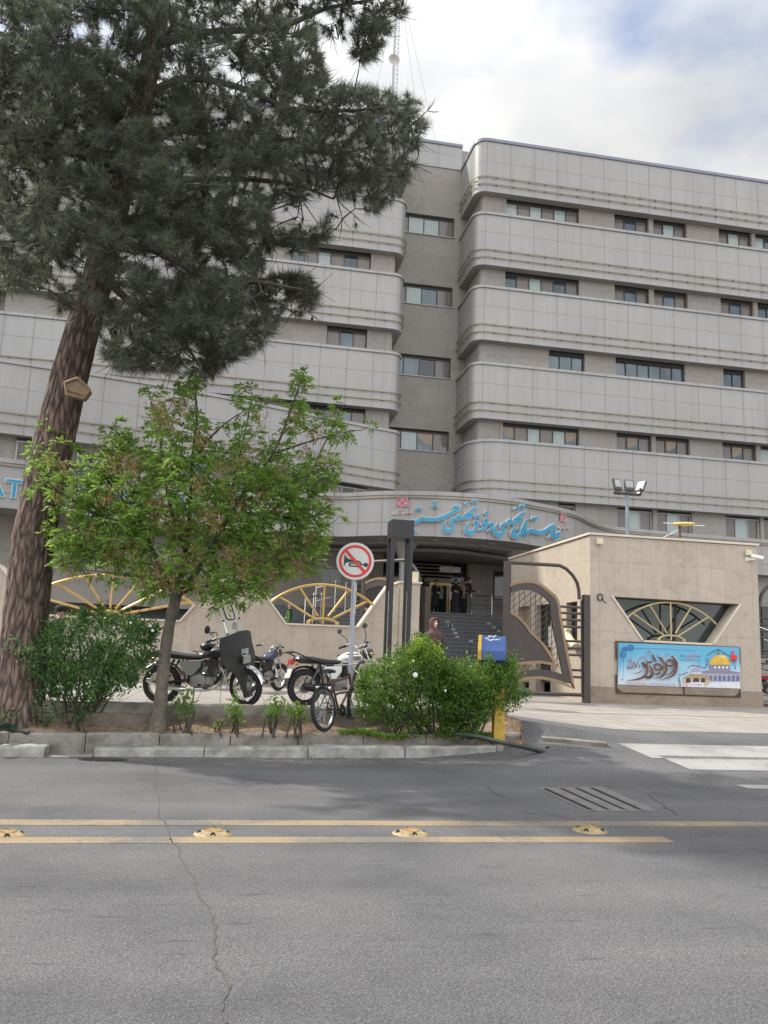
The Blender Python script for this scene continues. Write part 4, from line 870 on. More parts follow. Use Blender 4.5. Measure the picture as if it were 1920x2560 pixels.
    def inside(u, z):
        zt_ = [c[1] for c in cs if abs(c[0]-u) < .06]; zl = [c[1] for c in fs_ if abs(c[0]-u) < .06]
        zt_ = max(zt_) if zt_ else -1; zl = min(zl) if zl else q(1025, 1395)[1]-.1
        ulim = max([c[0] for c in cs if abs(c[1]-z) < .08] or [0])
        return zl < z < zt_ and (u < ulim)
    def rod(p0, p1):
        n = 60; run = []
        for k in range(n+1):
            t_ = k/n; u = p0[0]+(p1[0]-p0[0])*t_; z = p0[1]+(p1[1]-p0[1])*t_
            if inside(u, z): run.append((u, .012, z))
            else:
                if len(run) > 1: mb.tube([run[0], run[-1]], .009, 0, 5)
                run = []
        if len(run) > 1: mb.tube([run[0], run[-1]], .009, 0, 5)
    for x in (512, 578, 645, 712, 775, 840, 905, 970, 1035): rod(q(x, 440), q(x+8, 1500))
    for k in range(-3, 17): rod(q(440, 560+k*82), q(1130, 40+k*82-40))
    for k in range(9): x = 470+k*82; (a0, b0), (a1, b1), (a2, b2) = q(x, 1372), q(x+41, 1450), q(x+82, 1372); mb.tube([(a0, 0, b0), (a1, 0, b1), (a2, 0, b2)], .009, 0, 5)
    ok(mb, 'lattice', M_['bronze'])
    return G
U0 = onY(1180+400/4.88, 1380+1600/4.88, 21.9).x; zg = gz(8.5, 21.9)
gate_leaf('gate_leaf', 'closed brown metal gate leaf shaped like an open book beside the gatehouse', Matrix.Translation((U0, 21.9, zg)))
ang = R(128); Wd = 2.43
gate_leaf('gate_leaf', 'open brown metal gate leaf swung back behind the wall pillar', Matrix.Translation((5.42, 22.5, zg+.05)) @ Matrix.Rotation(ang, 4, 'Z') @ Matrix.Translation((Wd, 0, 0)), flip=True)
# gate east of the gatehouse, only its left edge in view
sg = thing('side_gate', 'brown arched gate edge beside the right wall of the gatehouse', 'gate', (15.3, 22.6, .42))
mb = MB(); ya = 22.7; aa = [onY(x, y, ya) for x, y in ((1897, 1536), (1898, 1510), (1904, 1486), (1913, 1472), (1925, 1462), (1945, 1452), (1980, 1445))]
mb.tube([tuple(v) for v in aa], .055, 0, 8); mb.tube([(15.28, ya, .42), tuple(aa[0])], .05, 0, 8); mb.build('arch', M_['bronze'], sg, world=True)
for y in (1545, 1561, 1577, 1594, 1626, 1642, 1658, 1691, 1708): z = onY(1900, y, ya).z; mb = MB(); mb.tube([(15.28, ya, z), (18.5, ya, z-.02)], .03, 0, 8); mb.build('side_bar', M_['bronze'], sg, world=True)
mb = MB(); mb.cbox((16.6, ya-.1, .44), (2.9, .2, .1)); mb.build('bottom_rail', M_['bronze'], sg, world=True)
# ================================================================== black light pylon in front of the pillar
PY = 20.6; a, b = onY(980, 1300, PY), onY(1036, 1300, PY); zt_ = onY(1008, 1299, PY).z; zb_ = onY(1008, 1346, PY).z; w_ = b.x-a.x; z0 = gz(a.x, PY)
py = thing('light_pylon', 'tall black steel pylon of four posts with a box top', 'light pylon', ((a.x+b.x)/2, PY+w_/2, z0))
mb = MB(); mb.cbox(((a.x+b.x)/2, PY+w_/2, (zt_+zb_)/2), (w_, w_, zt_-zb_), 0, bev=.008); mb.build('head', M_['black'], py, world=True)
for i in (0, 1):
    for j in (0, 1):
        cx, cy = (a.x+.055 if i == 0 else b.x-.055), (PY+.055 if j == 0 else PY+w_-.055)
        mb = MB(); mb.cbox((cx, cy, (z0+zb_)/2), (.1, .1, zb_-z0), 0, bev=.006); mb.build('post', M_['black'], py, world=True)
for i in (0, 1):
    cx = a.x+.055 if i == 0 else b.x-.055
    mb = MB(); mb.cbox((cx, PY+w_/2, z0+1.25), (.03, .035, 2.5)); mb.cbox((cx, PY+w_/2, (z0+zb_)/2), (.016, .02, zb_-z0)); mb.build('light_tube', M_['signwhite'], py, world=True)
# ================================================================== no horn sign
Q = onZ(870, 1823, .3); sp = thing('no_horn_sign', 'round no horn traffic sign on a grey pole behind the bicycle', 'traffic sign', (Q.x, Q.y, .2))
zc = onY(887, 1404, Q.y).z; xt = onY(887, 1404, Q.y).x; rs = .305
mb = MB(); mb.tube([(Q.x, Q.y, .1), (xt, Q.y, zc+.28)], .037, 0, 14); mb.build('pole', mat('grey_painted_pole', (.36, .36, .42), .4, metal=.2, var=.12, scale=3), sp, world=True)
FACE = Matrix.Translation((xt, Q.y-.05, zc)) @ Matrix.Rotation(R(-8), 4, 'Z') @ Matrix.Rotation(R(90), 4, 'X')
mb = MB(); mb.lathe([(.001, -.006), (rs-.006, -.006), (rs, -.012), (rs+.003, 0), (rs, .008), (rs-.008, .008), (.001, .004)], 0, 48, FACE); pl = mb.build('disc', [M_['signwhite']], sp, world=True)
def child_of(mb, nm, m, par, **kw): o = mb.build(nm, m, None, **kw); o.data.transform(Matrix.Translation(-sp.location)); o.parent = par; return o
mb = MB(); mb.rings([[(r_*math.cos(t_), r_*math.sin(t_), .0095) for t_ in lin(0, 2*math.pi, 65)[:-1]] for r_ in (.223, .268)], 0, M=FACE)
c45 = R(-47); hw = .026; ca, sa = math.cos(c45), math.sin(c45)
mb.add([tuple(Vector((u*ca-v*sa, u*sa+v*ca, .0125))) for u, v in ((-.235, -hw), (.235, -hw), (.235, hw), (-.235, hw))], [(0,1,2,3)], 0, FACE); child_of(mb, 'red_ring', M_['red'], pl, smooth=0)
mb = MB(); s_ = .00046; hx = lambda L_: [((x-790)*s_, (885-y)*s_) for x, y in L_]
mb.add([(u, v, .0105) for u, v in hx([(395,660),(430,665),(450,720),(500,780),(600,825),(720,850),(900,858),(985,895),(1005,960),(1105,970),(1105,1015),(985,1015),(960,940),(900,925),(600,920),(500,940),(440,975),(415,1060),(378,1062),(390,1000)])], [tuple(reversed(range(20)))], 0, FACE)
mb.add([(u, v, .0105) for u, v in hx([(600+0,945),(900,948),(900,985),(625,985),(622,1035),(900,1042),(900,1085),(600,1078),(560,1030),(565,975)])], [tuple(reversed(range(10)))], 0, FACE)
mb.add([((1172-790)*s_+.036*math.cos(t_), (885-1000)*s_+.036*math.sin(t_), .0105) for t_ in lin(0, 2*math.pi, 25)[:-1]], [tuple(range(24))], 0, FACE)
child_of(mb, 'horn_symbol', M_['black'], pl, smooth=0)
mb = MB(); mb.lathe([(.001, .05), (.12, .04), (.25, .0), (.35, -.06)], 0, 18, Matrix.Translation((Q.x, Q.y, .29))); mb.build('footing', M_['soil'], sp, world=True)
# ================================================================== litter bin
BQ = onZ(1076*K, 1582*K, .37); BY = BQ.y
bn = thing('litter_bin', 'blue litter bin with yellow sides on a yellow post', 'litter bin', (BQ.x, BY, .33))
bx0, bx1 = onY(1040*K, 1400*K, BY).x, onY(1091*K, 1400*K, BY).x; bt = onY(1060*K, 1374*K, BY).z; bb = onY(1060*K, 1434*K, BY).z; bm = bt-.17
mb = MB(); MM = Matrix.Translation((BQ.x, BY, 0)); cxp = BQ.x
mb.rings([[(cxp-.09, BY-.07, .25), (cxp+.09, BY-.07, .25), (cxp+.09, BY+.07, .25), (cxp-.09, BY+.07, .25)], [(cxp-.06, BY-.06, bb), (cxp+.06, BY-.06, bb), (cxp+.06, BY+.06, bb), (cxp-.06, BY+.06, bb)]], 0, True, True); mb.build('post', M_['yellow'], bn, world=True, smooth=0)
prof = [(-.2, bm-.06), (-.11, bt), (.11, bt), (.24, bm-.06), (.2, bb+.06), (.12, bb), (-.12, bb), (-.2, bb+.06)]   # hexagonal barrel section in y z
RZB = Matrix.Translation(((bx0+bx1)/2, BY, 0)) @ Matrix.Rotation(R(-22), 4, 'Z') @ Matrix.Translation((-(bx0+bx1)/2, -BY, 0))
mb = MB(); mb.rings([[(x, BY+y, z) for y, z in prof] for x in (bx0+.03, bx1)], 0, True, True); mb.v = [tuple(RZB @ Vector(v)) for v in mb.v]; body = mb.build('barrel', M_['blue'], bn, world=True, smooth=0)
mb = MB(); pr2 = [(y*1.09, bb+(bt-bb)/2+(z-bb-(bt-bb)/2)*1.05) for y, z in prof]; mb.rings([[(x, BY+y, z) for y, z in pr2] for x in (bx0-.03, bx0+.025)], 0, True, True); mb.v = [tuple(RZB @ Vector(v)) for v in mb.v]; mb.build('end_plate', M_['yellow'], bn, world=True, smooth=0)
mb = MB(); mb.rings([[(bx0-.034, BY+y*.62, bb+(bt-bb)*.5+(z-bb-(bt-bb)*.5)*.62) for y, z in prof]], 0, True); mb.v = [tuple(RZB @ Vector(v)) for v in mb.v]; mb.build('poster_panel', mat('faded_print', (.3, .34, .32), .5, var=.7, scale=9), bn, world=True, smooth=0)
# ================================================================== radio mast above the roof, with dish and guys
MY = 46; mx_ = onY(988, 150, MY).x; mt = thing('radio_mast', 'slender lattice radio mast with a white dish above the roof', 'radio mast', (mx_, MY, 27.6))
zt2 = onY(990, -60, MY).z; mb = MB(); rr_ = .19; leg = [(mx_+rr_*math.cos(a), MY+rr_*math.sin(a)) for a in (R(95), R(215), R(335))]
for x, y in leg: mb.tube([(x, y, 27), (x, y, zt2)], .028, 0, 5)
z = 27.2; k = 0
while z < zt2-.3:
    for i in range(3): (x0, y0), (x1, y1) = leg[i], leg[(i+1) % 3]; mb.tube([(x0, y0, z), (x1, y1, z+.3)], .01, 0, 3); mb.tube([(x0, y0, z+.3), (x1, y1, z+.3)], .01, 0, 3)
    z += .3
mb.build('lattice', mat('pale_mast_grey', (.3, .31, .35), .5), mt, world=True)
dp = onY(985, 150, MY-.5); mb = MB(); MM = Matrix.Translation(dp) @ Euler((R(98), R(14), R(8))).to_matrix().to_4x4(); mb.lathe([(.001, -.1), (.18, -.07), (.3, .0), (.34, .05), (.345, .06), (.3, .02), (.001, -.07)], 0, 28, MM); mb.build('dish_antenna', M_['frame_light'], mt, world=True)
for (x, y) in ((1040, 260), (1075, 290), (1018, 300), (930, 280)): 
    e = onY(x, y, MY+(4 if x != 1018 else -3)); t0 = Vector((mx_, MY, zt2)); mb = MB(); d = e-t0; mb.tube([t0, t0+d*(1+.0)], .012, 0, 4)
    s_ = (27.6-t0.z)/d.z; mb = MB(); mb.tube([t0, t0+d*s_], .011, 0, 4); mb.build('guy_wire', M_['steel'], mt, world=True)
# railings by the entrance
def railing(name, label, pts, h=.95, n=None):
    t = thing(name, label, 'railing', pts[0]); 
    for zz_ in ((1, .025), (.55, .014)): mb = MB(); mb.tube([(p[0], p[1], p[2]+h*zz_[0]) for p in pts], zz_[1], 0, 8); mb.build('handrail', M_['chrome'], t, world=True)
    for p in pts: mb = MB(); mb.tube([(p[0], p[1], p[2]), (p[0], p[1], p[2]+h+.06)], .022, 0, 8); mb.sphere((p[0], p[1], p[2]+h+.08), .035); mb.build('post', M_['chrome'], t, world=True)
def rp(x, y, Y): v = onY(x, y, Y); return (v.x, v.y, v.z)
railing('stair_railing', 'stainless railing beside the man in the yellow green vest', [rp(787, 1543, 33), rp(836, 1530, 33.4), rp(862, 1534, 33.6), rp(888, 1535, 34)], 1.15)
railing('stair_railing', 'low stainless railing at the foot of the ramp inside the wall', [rp(760, 1566, 29), rp(781, 1558, 29.6), rp(800, 1557, 30)], .95)
railing('stair_railing', 'dark railing in front of the stone lobby wall', [(onY(1178, 1530, 38.5).x, 38.5, LZ), (onY(1229, 1530, 38.5).x, 38.5, LZ), (onY(1290, 1530, 38.5).x, 38.5, LZ)], 1.0)
railing('stair_railing', 'stainless stair railing beyond the gate right of the gatehouse', [(22.4, 34, 2.6), (23.6, 33, 2.0), (24.8, 32, 1.4)], 1.0)
# ================================================================== lettering on the canopy, banner on the gatehouse
def onCan(x, y, off=0.0):
    d = ray(x, y); best = None
    for i in range(len(CAN)-1):
        (ax, ay), (bx, by) = CAN[i], CAN[i+1]; ex, ey = bx-ax, by-ay; den = d.x*ey-d.y*ex
        if abs(den) < 1e-9: continue
        t = (ax*ey-ay*ex)/den; u = (ax*d.y-ay*d.x)/den
        if t > 0 and -1e-6 <= u <= 1+1e-6 and (best is None or t < best[0]): best = (t, i)
    t, i = best; a, b = Vector(CAN[i]), Vector(CAN[i+1]); tg = (b-a).normalized(); p = CPOS+d*t
    return p+Vector((tg.y, -tg.x, 0))*off
def stroke_px(pts, n=5, grow=0.0, endgrow=0.0):
    s = spline(pts, n); Lf, Rt = [], []
    for i in range(len(s)):
        a = Vector(s[max(i-1, 0)][:2]); b = Vector(s[min(i+1, len(s)-1)][:2]); d = (b-a).normalized() if (b-a).length > 0 else Vector((1, 0)); nn = Vector((-d.y, d.x))
        c = Vector(s[i][:2]); w_ = max(1, s[i][2])+grow
        if grow and i == 0: c = c-d*grow
        if grow and i == len(s)-1: c = c+d*grow
        Lf.append(c+nn*w_); Rt.append(c-nn*w_)
    return Lf, Rt
def ribbon_on(mb, Lf, Rt, f, o0, o1, mat=0):   # f(pixel, offset) -> point
    n = len(Lf); vs = [f(p, o1) for p in Lf]+[f(p, o1) for p in Rt]+[f(p, o0) for p in Lf]+[f(p, o0) for p in Rt]; fs = []
    for i in range(n-1): fs += [(i, i+1, n+i+1, n+i), (2*n+i, 2*n+i+1, i+1, i), (n+i, n+i+1, 3*n+i+1, 3*n+i)]
    fs += [(0, n, 3*n, 2*n), (n-1, 2*n-1, 4*n-1, 3*n-1)]
    mb.add(vs, fs, mat)
def dia(x, y, r): return [Vector((x-r*.88, y+r*.1)), Vector((x, y+r)), Vector((x+r*.88, y-r*.05)), Vector((x+r*.1, y-r))]
def poly_on(mb, P, f, o0, o1, mat=0):
    n = len(P); mb.add([f(p, o1) for p in P]+[f(p, o0) for p in P], [tuple(range(n))]+[(j, n+j, n+(j+1) % n, (j+1) % n) for j in range(n)], mat)
S1, S2, S3 = (1030, 1240), (1140, 1240), (1260, 1250)
SIGN = [
 (S1, [(1045,335,16),(1075,295,24),(1120,288,28),(1180,305,30),(1240,300,14)]),
 (S1, [(1235,308,16),(1180,355,34),(1100,400,40),(1000,460,42),(900,520,46),(750,590,48),(600,620,50),(450,625,50),(320,612,50),(255,598,45),(215,630,40),(150,680,40),(90,700,42),(30,660,38),(-40,690,36),(-120,640,20)]),
 (S1, [(875,640,9),(835,720,20),(810,820,34),(830,890,48),(900,935,54),(980,915,50),(1045,840,42),(1050,770,40),(1010,720,38),(1010,660,34),(1050,620,36),(1130,612,42),(1200,600,40),(1240,590,38),(1290,595,36),(1370,585,42),(1450,550,45),(1530,490,42),(1588,438,10)]),
 (S1, [(1125,585,10),(1175,535,20),(1225,530,22),(1255,585,14)]), (S1, [(1320,540,12),(1385,475,24),(1440,465,26),(1500,505,16)]),
 (S2, [(312,450,10),(370,392,28),(440,345,30),(530,303,8)]),
 (S2, [(300,710,9),(262,780,20),(240,860,34),(255,930,46),(320,972,54),(400,950,48),(470,890,40),(515,800,36),(518,720,40),(498,672,34),(462,705,20),(475,745,12)]),
 (S2, [(705,660,20),(738,618,36),(765,660,36),(760,740,38),(720,820,40),(660,870,30),(560,902,8)]), (S2, [(640,780,20),(680,732,34),(722,775,30)]),
 (S2, [(845,770,20),(882,727,34),(905,770,34),(890,840,36),(840,890,26),(780,917,8)]),
 (S2, [(1040,728,9),(1000,810,20),(975,900,34),(985,970,46),(1050,1022,54),(1120,1005,48),(1180,940,40),(1190,870,38),(1158,830,34),(1165,770,34),(1210,735,36),(1290,722,40)]),
 (S3, [(30,622,38),(80,615,38),(130,590,36),(200,602,36),(280,580,44),(350,530,40),(418,468,12)]), (S3, [(30,600,10),(80,538,22),(130,535,20),(150,580,10)]), (S3, [(205,535,12),(262,478,24),(320,476,26),(372,500,14)]),
 (S3, [(308,455,10),(360,402,26),(430,360,28),(492,323,8)]),
 (S3, [(240,690,9),(205,760,20),(185,840,34),(195,910,46),(260,962,54),(340,930,46),(400,860,36),(430,770,26),(452,645,9)]),
 (S3, [(525,515,9),(500,620,26),(490,740,32),(500,840,36),(530,895,38),(565,850,36),(600,805,40),(680,800,46),(800,850,50),(920,850,48),(1020,810,46),(1120,740,42),(1200,680,34),(1247,638,10)]),
 (S3, [(1187,790,8),(1180,870,22),(1150,950,28),(1085,990,8)]),
 (S3, [(1265,690,8),(1245,780,20),(1235,880,28),(1250,970,34),(1285,992,30),(1318,930,28),(1350,880,28),(1398,828,8)]), (S3, [(1300,930,12),(1335,860,20),(1385,850,10)])]
DOTS = [(S1, (125,355,52)), (S1, (205,345,52)), (S1, (608,165,50)), (S1, (550,275,50)), (S1, (638,270,50)), (S1, (70,930,56)), (S1, (1395,210,55)), (S2, (418,150,54)), (S2, (492,150,54)),
        (S2, (495,548,52)), (S2, (572,545,52)), (S2, (757,455,58)), (S3, (275,240,60)), (S3, (398,168,52)), (S3, (468,178,52)), (S3, (700,490,52)), (S3, (758,492,52)), (S3, (320,768,52))]
def sgn(o): return lambda p, off: onCan(o[0]+p[0]/10.37, o[1]+p[1]/10.37, off)
blue, wht = MB(), MB()
for k, (o, pts) in enumerate(SIGN):
    ribbon_on(wht, *stroke_px(pts, 5, 13), sgn(o), .0, .085+.0015*k); ribbon_on(blue, *stroke_px(pts, 5), sgn(o), .086, .13+.0015*k)
for k, (o, (x, y, r)) in enumerate(DOTS):
    poly_on(wht, dia(x, y, r+15), sgn(o), .0, .0845+.0015*k); poly_on(blue, dia(x, y, r), sgn(o), .086, .1295+.0015*k)
w_ = wht.build('lettering', M_['signwhite'], H, world=True, smooth=0)
def sub(mb, nm, m, par, root, **kw): o = mb.build(nm, m, None, **kw); o.data.transform(Matrix.Translation(-root.location)); o.parent = par; return o
sub(blue, 'letter_faces', M_['sky_blue'], w_, H, smooth=0)
# university emblem, twice
E1 = lambda p, off: onCan(970+p[0]/20.74, 1230+p[1]/20.74, off)
def E2(p, off): x, y = 970+p[0]/20.74, 1230+p[1]/20.74; return onCan(1405.6+(x-1006)*.5, 1293+(y-1256)+(x-1006)*.1, off)
for f in (E1, E2):
    mb = MB(); V = lambda L_: [Vector(p) for p in L_]
    poly_on(mb, V([(490,300),(640,275),(750,315),(860,275),(1020,305),(1075,735),(880,705),(745,775),(610,705),(410,750)]), f, 0, .05, 0)
    em = mb.build('emblem', M_['maroon'], H, world=True, smooth=0); mb = MB(); k = 0
    for pts in ([(510,320,9),(475,680,9),(620,670,9),(745,725,9),(870,670,9),(1025,690,9),(985,325,9)], [(510,335,9),(600,315,9),(680,325,9),(760,390,9),(850,470,9),(950,560,9),(980,625,9)], [(985,335,9),(900,310,9),(830,325,9),(760,385,9),(680,450,9),(560,550,9),(520,620,9)],
                [(530,605,10),(640,560,10),(680,490,10),(750,465,10),(830,490,10),(860,560,10),(970,610,10)], [(540,615,9),(650,625,9),(750,650,9),(850,625,9),(970,612,9)], [(390,770,10),(480,742,10),(590,735,10),(680,770,10),(745,800,10),(820,760,10),(920,735,10),(1020,745,10),(1105,780,10)], [(490,300,6),(640,275,6),(750,315,6),(860,275,6),(1020,305,6),(1075,735,6)]):
        ribbon_on(mb, *stroke_px(pts, 3), f, .045, .06+.001*k); k += 1
    for pts in ([(200,1110,16),(250,1150,22),(310,1100,16),(370,1060,12)], [(300,1170,12),(360,1150,18),(420,1130,12)], [(430,1120,12),(440,1180,18),(500,1180,16),(520,1110,10)], [(540,1080,14),(620,1085,16),(700,1060,14)], [(560,1000,10),(620,970,14),(700,960,8)], [(700,1110,14),(760,1160,18),(790,1110,12)], [(820,1080,14),(825,1180,14),(815,1270,8)], [(880,1120,14),(960,1080,14)], [(970,1100,14),(1040,1110,16),(1100,1090,12)], [(1120,1000,12),(1160,1080,16),(1200,1010,14),(1210,1120,14),(1270,1130,12),(1230,990,8)], [(1140,940,10),(1180,925,10)]):
        ribbon_on(mb, *stroke_px(pts, 3), f, .0, .06+.001*k); k += 1
    sub(mb, 'emblem_lines', M_['pale_pink'], em, H, smooth=0)
# text helpers: font outlines as flat meshes; Arabic letters are joined by choosing their presentation forms
import unicodedata
_pf = {}
for c in range(0xFB50, 0xFEFF):
    d = unicodedata.decomposition(chr(c)).split()
    if len(d) == 2 and d[0] in ('<isolated>', '<initial>', '<medial>', '<final>'): _pf.setdefault(chr(int(d[1], 16)), {})[d[0][1:-1]] = chr(c)
def shape_ar(s):
    out = []
    for i, ch in enumerate(s):
        f = _pf.get(ch)
        if not f: out.append(ch); continue
        pv = i > 0 and 'initial' in _pf.get(s[i-1], {}); nx = i < len(s)-1 and s[i+1] in _pf and 'initial' in f and 'final' in _pf[s[i+1]]
        out.append(f.get('medial' if pv and nx else 'final' if pv else 'initial' if nx else 'isolated', ch))
    return ''.join(reversed(out))
def text_mesh(s, bold=0.0):
    cu = bpy.data.curves.new('t', 'FONT'); cu.body = s; cu.fill_mode = 'FRONT'; cu.offset = bold; cu.resolution_u = 3
    o = bpy.data.objects.new('t', cu); COL.objects.link(o); dg = bpy.context.evaluated_depsgraph_get(); me = bpy.data.meshes.new_from_object(o.evaluated_get(dg))
    vs = [tuple(v.co) for v in me.vertices]; fs = [tuple(p.vertices) for p in me.polygons]
    bpy.data.objects.remove(o); bpy.data.curves.remove(cu); bpy.data.meshes.remove(me); return vs, fs
def fit_text(mb, s, f, x0, x1, y0, y1, mat=0, bold=0.0, keep=False):      # s fitted into a box of local coordinates, f maps (x, y) to a point
    vs, fs = text_mesh(s, bold)
    if not vs: return
    ax, bx = min(v[0] for v in vs), max(v[0] for v in vs); ay, by = min(v[1] for v in vs), max(v[1] for v in vs)
    mb.add([f((x0+(v[0]-ax)/(bx-ax)*(x1-x0), y0+(v[1]-ay)/(by-ay)*(y1-y0))) for v in vs], fs, mat)
# latin letters on the straight part of the canopy
vs, fs = text_mesh('HESHMATIEH HOSPITAL', .012); pv, _ = text_mesh('HESHMAT', .012)
capH = .64; k = capH/max(v[1] for v in vs); refx = max(v[0] for v in pv)*k*1.12
T57 = onCan(57, 1240); zc = onCan(25, 1243).z
s = 0; s57 = 0
for i in range(len(CAN)-1):
    a, b = Vector(CAN[i]), Vector(CAN[i+1])
    if a.x <= T57.x <= b.x: s57 = s+(T57.x-a.x)/(b.x-a.x)*(b-a).length; break
    s += (b-a).length
def letp(v, off): p, t = along(CAN, s57+v[0]*k*1.12-refx); return (p.x+t.y*off, p.y-t.x*off, zc+v[1]*k)
mb = MB(); mb.add([letp(v, .10) for v in vs], fs); lt = mb.build('lettering', M_['sky_blue'], H, world=True, smooth=0)
mb = MB(); v2, f2 = text_mesh('HESHMATIEH HOSPITAL', .04); dx = 0
mb.add([letp(v, .08) for v in v2]+[letp(v, .0) for v in v2], f2); n = len(v2)
from collections import Counter
ec = Counter()
for f in f2:
    for i in range(len(f)): ec[tuple(sorted((f[i], f[(i+1) % len(f)])))] += 1
mb.add([letp(v, .08) for v in v2]+[letp(v, .0) for v in v2], [(a, b, n+b, n+a) for (a, b), c in ec.items() if c == 1])
sub(mb, 'letter_backing', M_['signwhite'], lt, H, smooth=0)
# -------- banner
BNY = GY-.07
bc = [onY(1520+x/4.608, 1580+y/4.608, BNY) for x, y in ((122,122), (1513,178), (1522,655), (113,605))]
bnr = thing('banner', 'light blue printed banner with a golden dome on the gatehouse wall', 'banner', ((bc[0]+bc[2])*.5))
m, t, b, N, L = nodes('banner_print'); tcn = N('ShaderNodeTexCoord'); sp_ = N('ShaderNodeSeparateXYZ'); nzn = N('ShaderNodeTexNoise'); nzn.inputs['Scale'].default_value = 1.3; nzn.inputs['Detail'].default_value = 5
L(tcn.outputs['Object'], sp_.inputs[0]); L(tcn.outputs['Object'], nzn.inputs['Vector']); ma = N('ShaderNodeMath'); ma.operation = 'MULTIPLY_ADD'; ma.inputs[1].default_value = .75; L(sp_.outputs[2], ma.inputs[0]); L(nzn.outputs['Fac'], ma.inputs[2])
r = ramp(N, [(.1, (.52, .6, .68)), (.38, (.38, .55, .68)), (.62, (.13, .4, .58)), (.9, (.1, .36, .55))]); L(ma.outputs[0], r.inputs['Fac']); L(r.outputs[0], b.inputs['Base Color']); b.inputs['Roughness'].default_value = .35
mb = MB(); nb = 24; gr = []
for j in range(7):
    for i in range(nb+1):
        u, v = i/nb, j/6; p = bc[0].lerp(bc[1], u).lerp(bc[3].lerp(bc[2], u), v); p.y += .006*math.sin(9*u+3*v)*math.sin(math.pi*v); gr.append(p)
mb.add(gr, [(j*(nb+1)+i, (j+1)*(nb+1)+i, (j+1)*(nb+1)+i+1, j*(nb+1)+i+1) for j in range(6) for i in range(nb)])
mb.build('sheet', m, bnr, world=True, smooth=60)
lay = [0]
def B1(o=0): return lambda p, off=0: onY(1520+p[0]/4.608, 1580+p[1]/4.608, BNY-.008-o)
def B5(o=0): return lambda p, off=0: onY(1550+p[0]/9.76, 1610+p[1]/9.76, BNY-.008-o)
def flat(mb, P, F, mat=0):
    lay[0] += 1; f = F(.0004*lay[0]); mb.add([f(p) for p in P], [tuple(range(len(P)))], mat)
def fstroke(mb, pts, F, mat=0, n=4):
    lay[0] += 1; f = F(.0004*lay[0]); a, b = stroke_px(pts, n); k = len(a); mb.add([f(p) for p in a]+[f(p) for p in b], [(i, i+1, k+i+1, k+i) for i in range(k-1)], mat)
mb = MB()
ell = lambda cx, cy, rx, ry, a0, a1, n=18: [(cx+rx*math.cos(R(a)), cy+ry*math.sin(R(a))) for a in lin(a0, a1, n)]
flat(mb, [(1090,445),(1210,430),(1420,445),(1516,460),(1519,575),(1090,560)], B1, 1)          # prayer hall wall
flat(mb, [(1090,455),(1210,432),(1420,450),(1516,465),(1516,485),(1090,478)], B1, 2)
for i in range(8): x = 1115+i*52; flat(mb, [(x,565)]+ell(x+17, 520, 17, 22, 180, 360, 8)+[(x+34,566)], B1, 3)
flat(mb, [(1170,380)]+[(1170,375),(1405,382),(1410,440),(1160,430)], B1, 2)
for i in range(4): flat(mb, ell(1235+i*46, 408, 13, 15, 0, 340, 12), B1, 7)
flat(mb, ell(1288, 378, 118, 118, 180, 360, 24), B1, 0)
flat(mb, ell(1320, 330, 60, 62, 215, 330, 12), B1, 11); flat(mb, [(1282,262),(1284,240),(1290,262)], B1, 0)
flat(mb, [(870,520),(950,490),(1100,492),(1185,545),(1185,565),(868,535)], B1, 5); flat(mb, [(868,530),(1185,560),(1180,600),(868,598)], B1, 4)
for x, w_ in ((925,28),(1015,36),(1095,24)): flat(mb, [(x-w_,585)]+ell(x, 552, w_, 24, 180, 360, 10)+[(x+w_,588)], B1, 6)
flat(mb, [(945,490),(945,480),(1085,482),(1085,492)], B1, 2); flat(mb, ell(1018, 470, 58, 58, 180, 360, 18), B1, 1); flat(mb, [(960,468),(1076,468),(1080,484),(956,484)], B1, 7)
flat(mb, [(868,595),(1000,575),(1180,590),(1519,572),(1521,652),(868,630)], B1, 7)
for i in range(26): x = 880+rnd.random()*300; y = 590+rnd.random()*35; flat(mb, ell(x, y, 4, 8, 0, 320, 6), B1, rnd.choice((2, 5, 8)))
for x, y, r_ in ((1440,235,17),(1452,300,34),(1410,325,10),(1432,272,14),(1480,285,9)): flat(mb, ell(x, y, r_, r_, 0, 345, 14), B1, 8)
for a in range(7): fstroke(mb, [(1452,300,8),(1452+62*math.cos(a*.9),300+60*math.sin(a*.9),2)], B1, 8, 2)
for pts in ([(1160,260,3),(1210,225,3),(1275,205,3),(1340,240,3),(1390,270,3)], [(925,410,3),(980,385,3),(1050,395,3),(1120,415,3),(1140,380,3),(1145,310,4)], [(825,495,3),(870,485,3),(915,465,3)], [(820,530,4),(828,570,5),(832,620,4)], [(1275,205,3),(1275,250,3)], [(1455,330,3),(1470,420,3)]):
    fstroke(mb, pts, B1, 6)
    for q in pts: fstroke(mb, [(q[0]-9,q[1]-8,2),(q[0]+9,q[1]+8,2)], B1, 6, 1); fstroke(mb, [(q[0]+9,q[1]-8,2),(q[0]-9,q[1]+8,2)], B1, 6, 1)
mb.build('picture', [mat('print_gold', (.6, .38, .04), .4), mat('print_lilac_grey', (.34, .33, .42), .5), mat('print_grey', (.2, .2, .27), .5), mat('print_slate', (.12, .14, .24), .5), mat('print_sand', (.52, .42, .28), .5), mat('print_ochre', (.36, .25, .13), .5), mat('print_dark', (.04, .035, .04), .5), mat('print_white', (.62, .62, .66), .5), M_['red'], M_['navy'], M_['black'], mat('print_light_gold', (.7, .52, .15), .4)], bnr, world=True, smooth=0)
mb = MB()
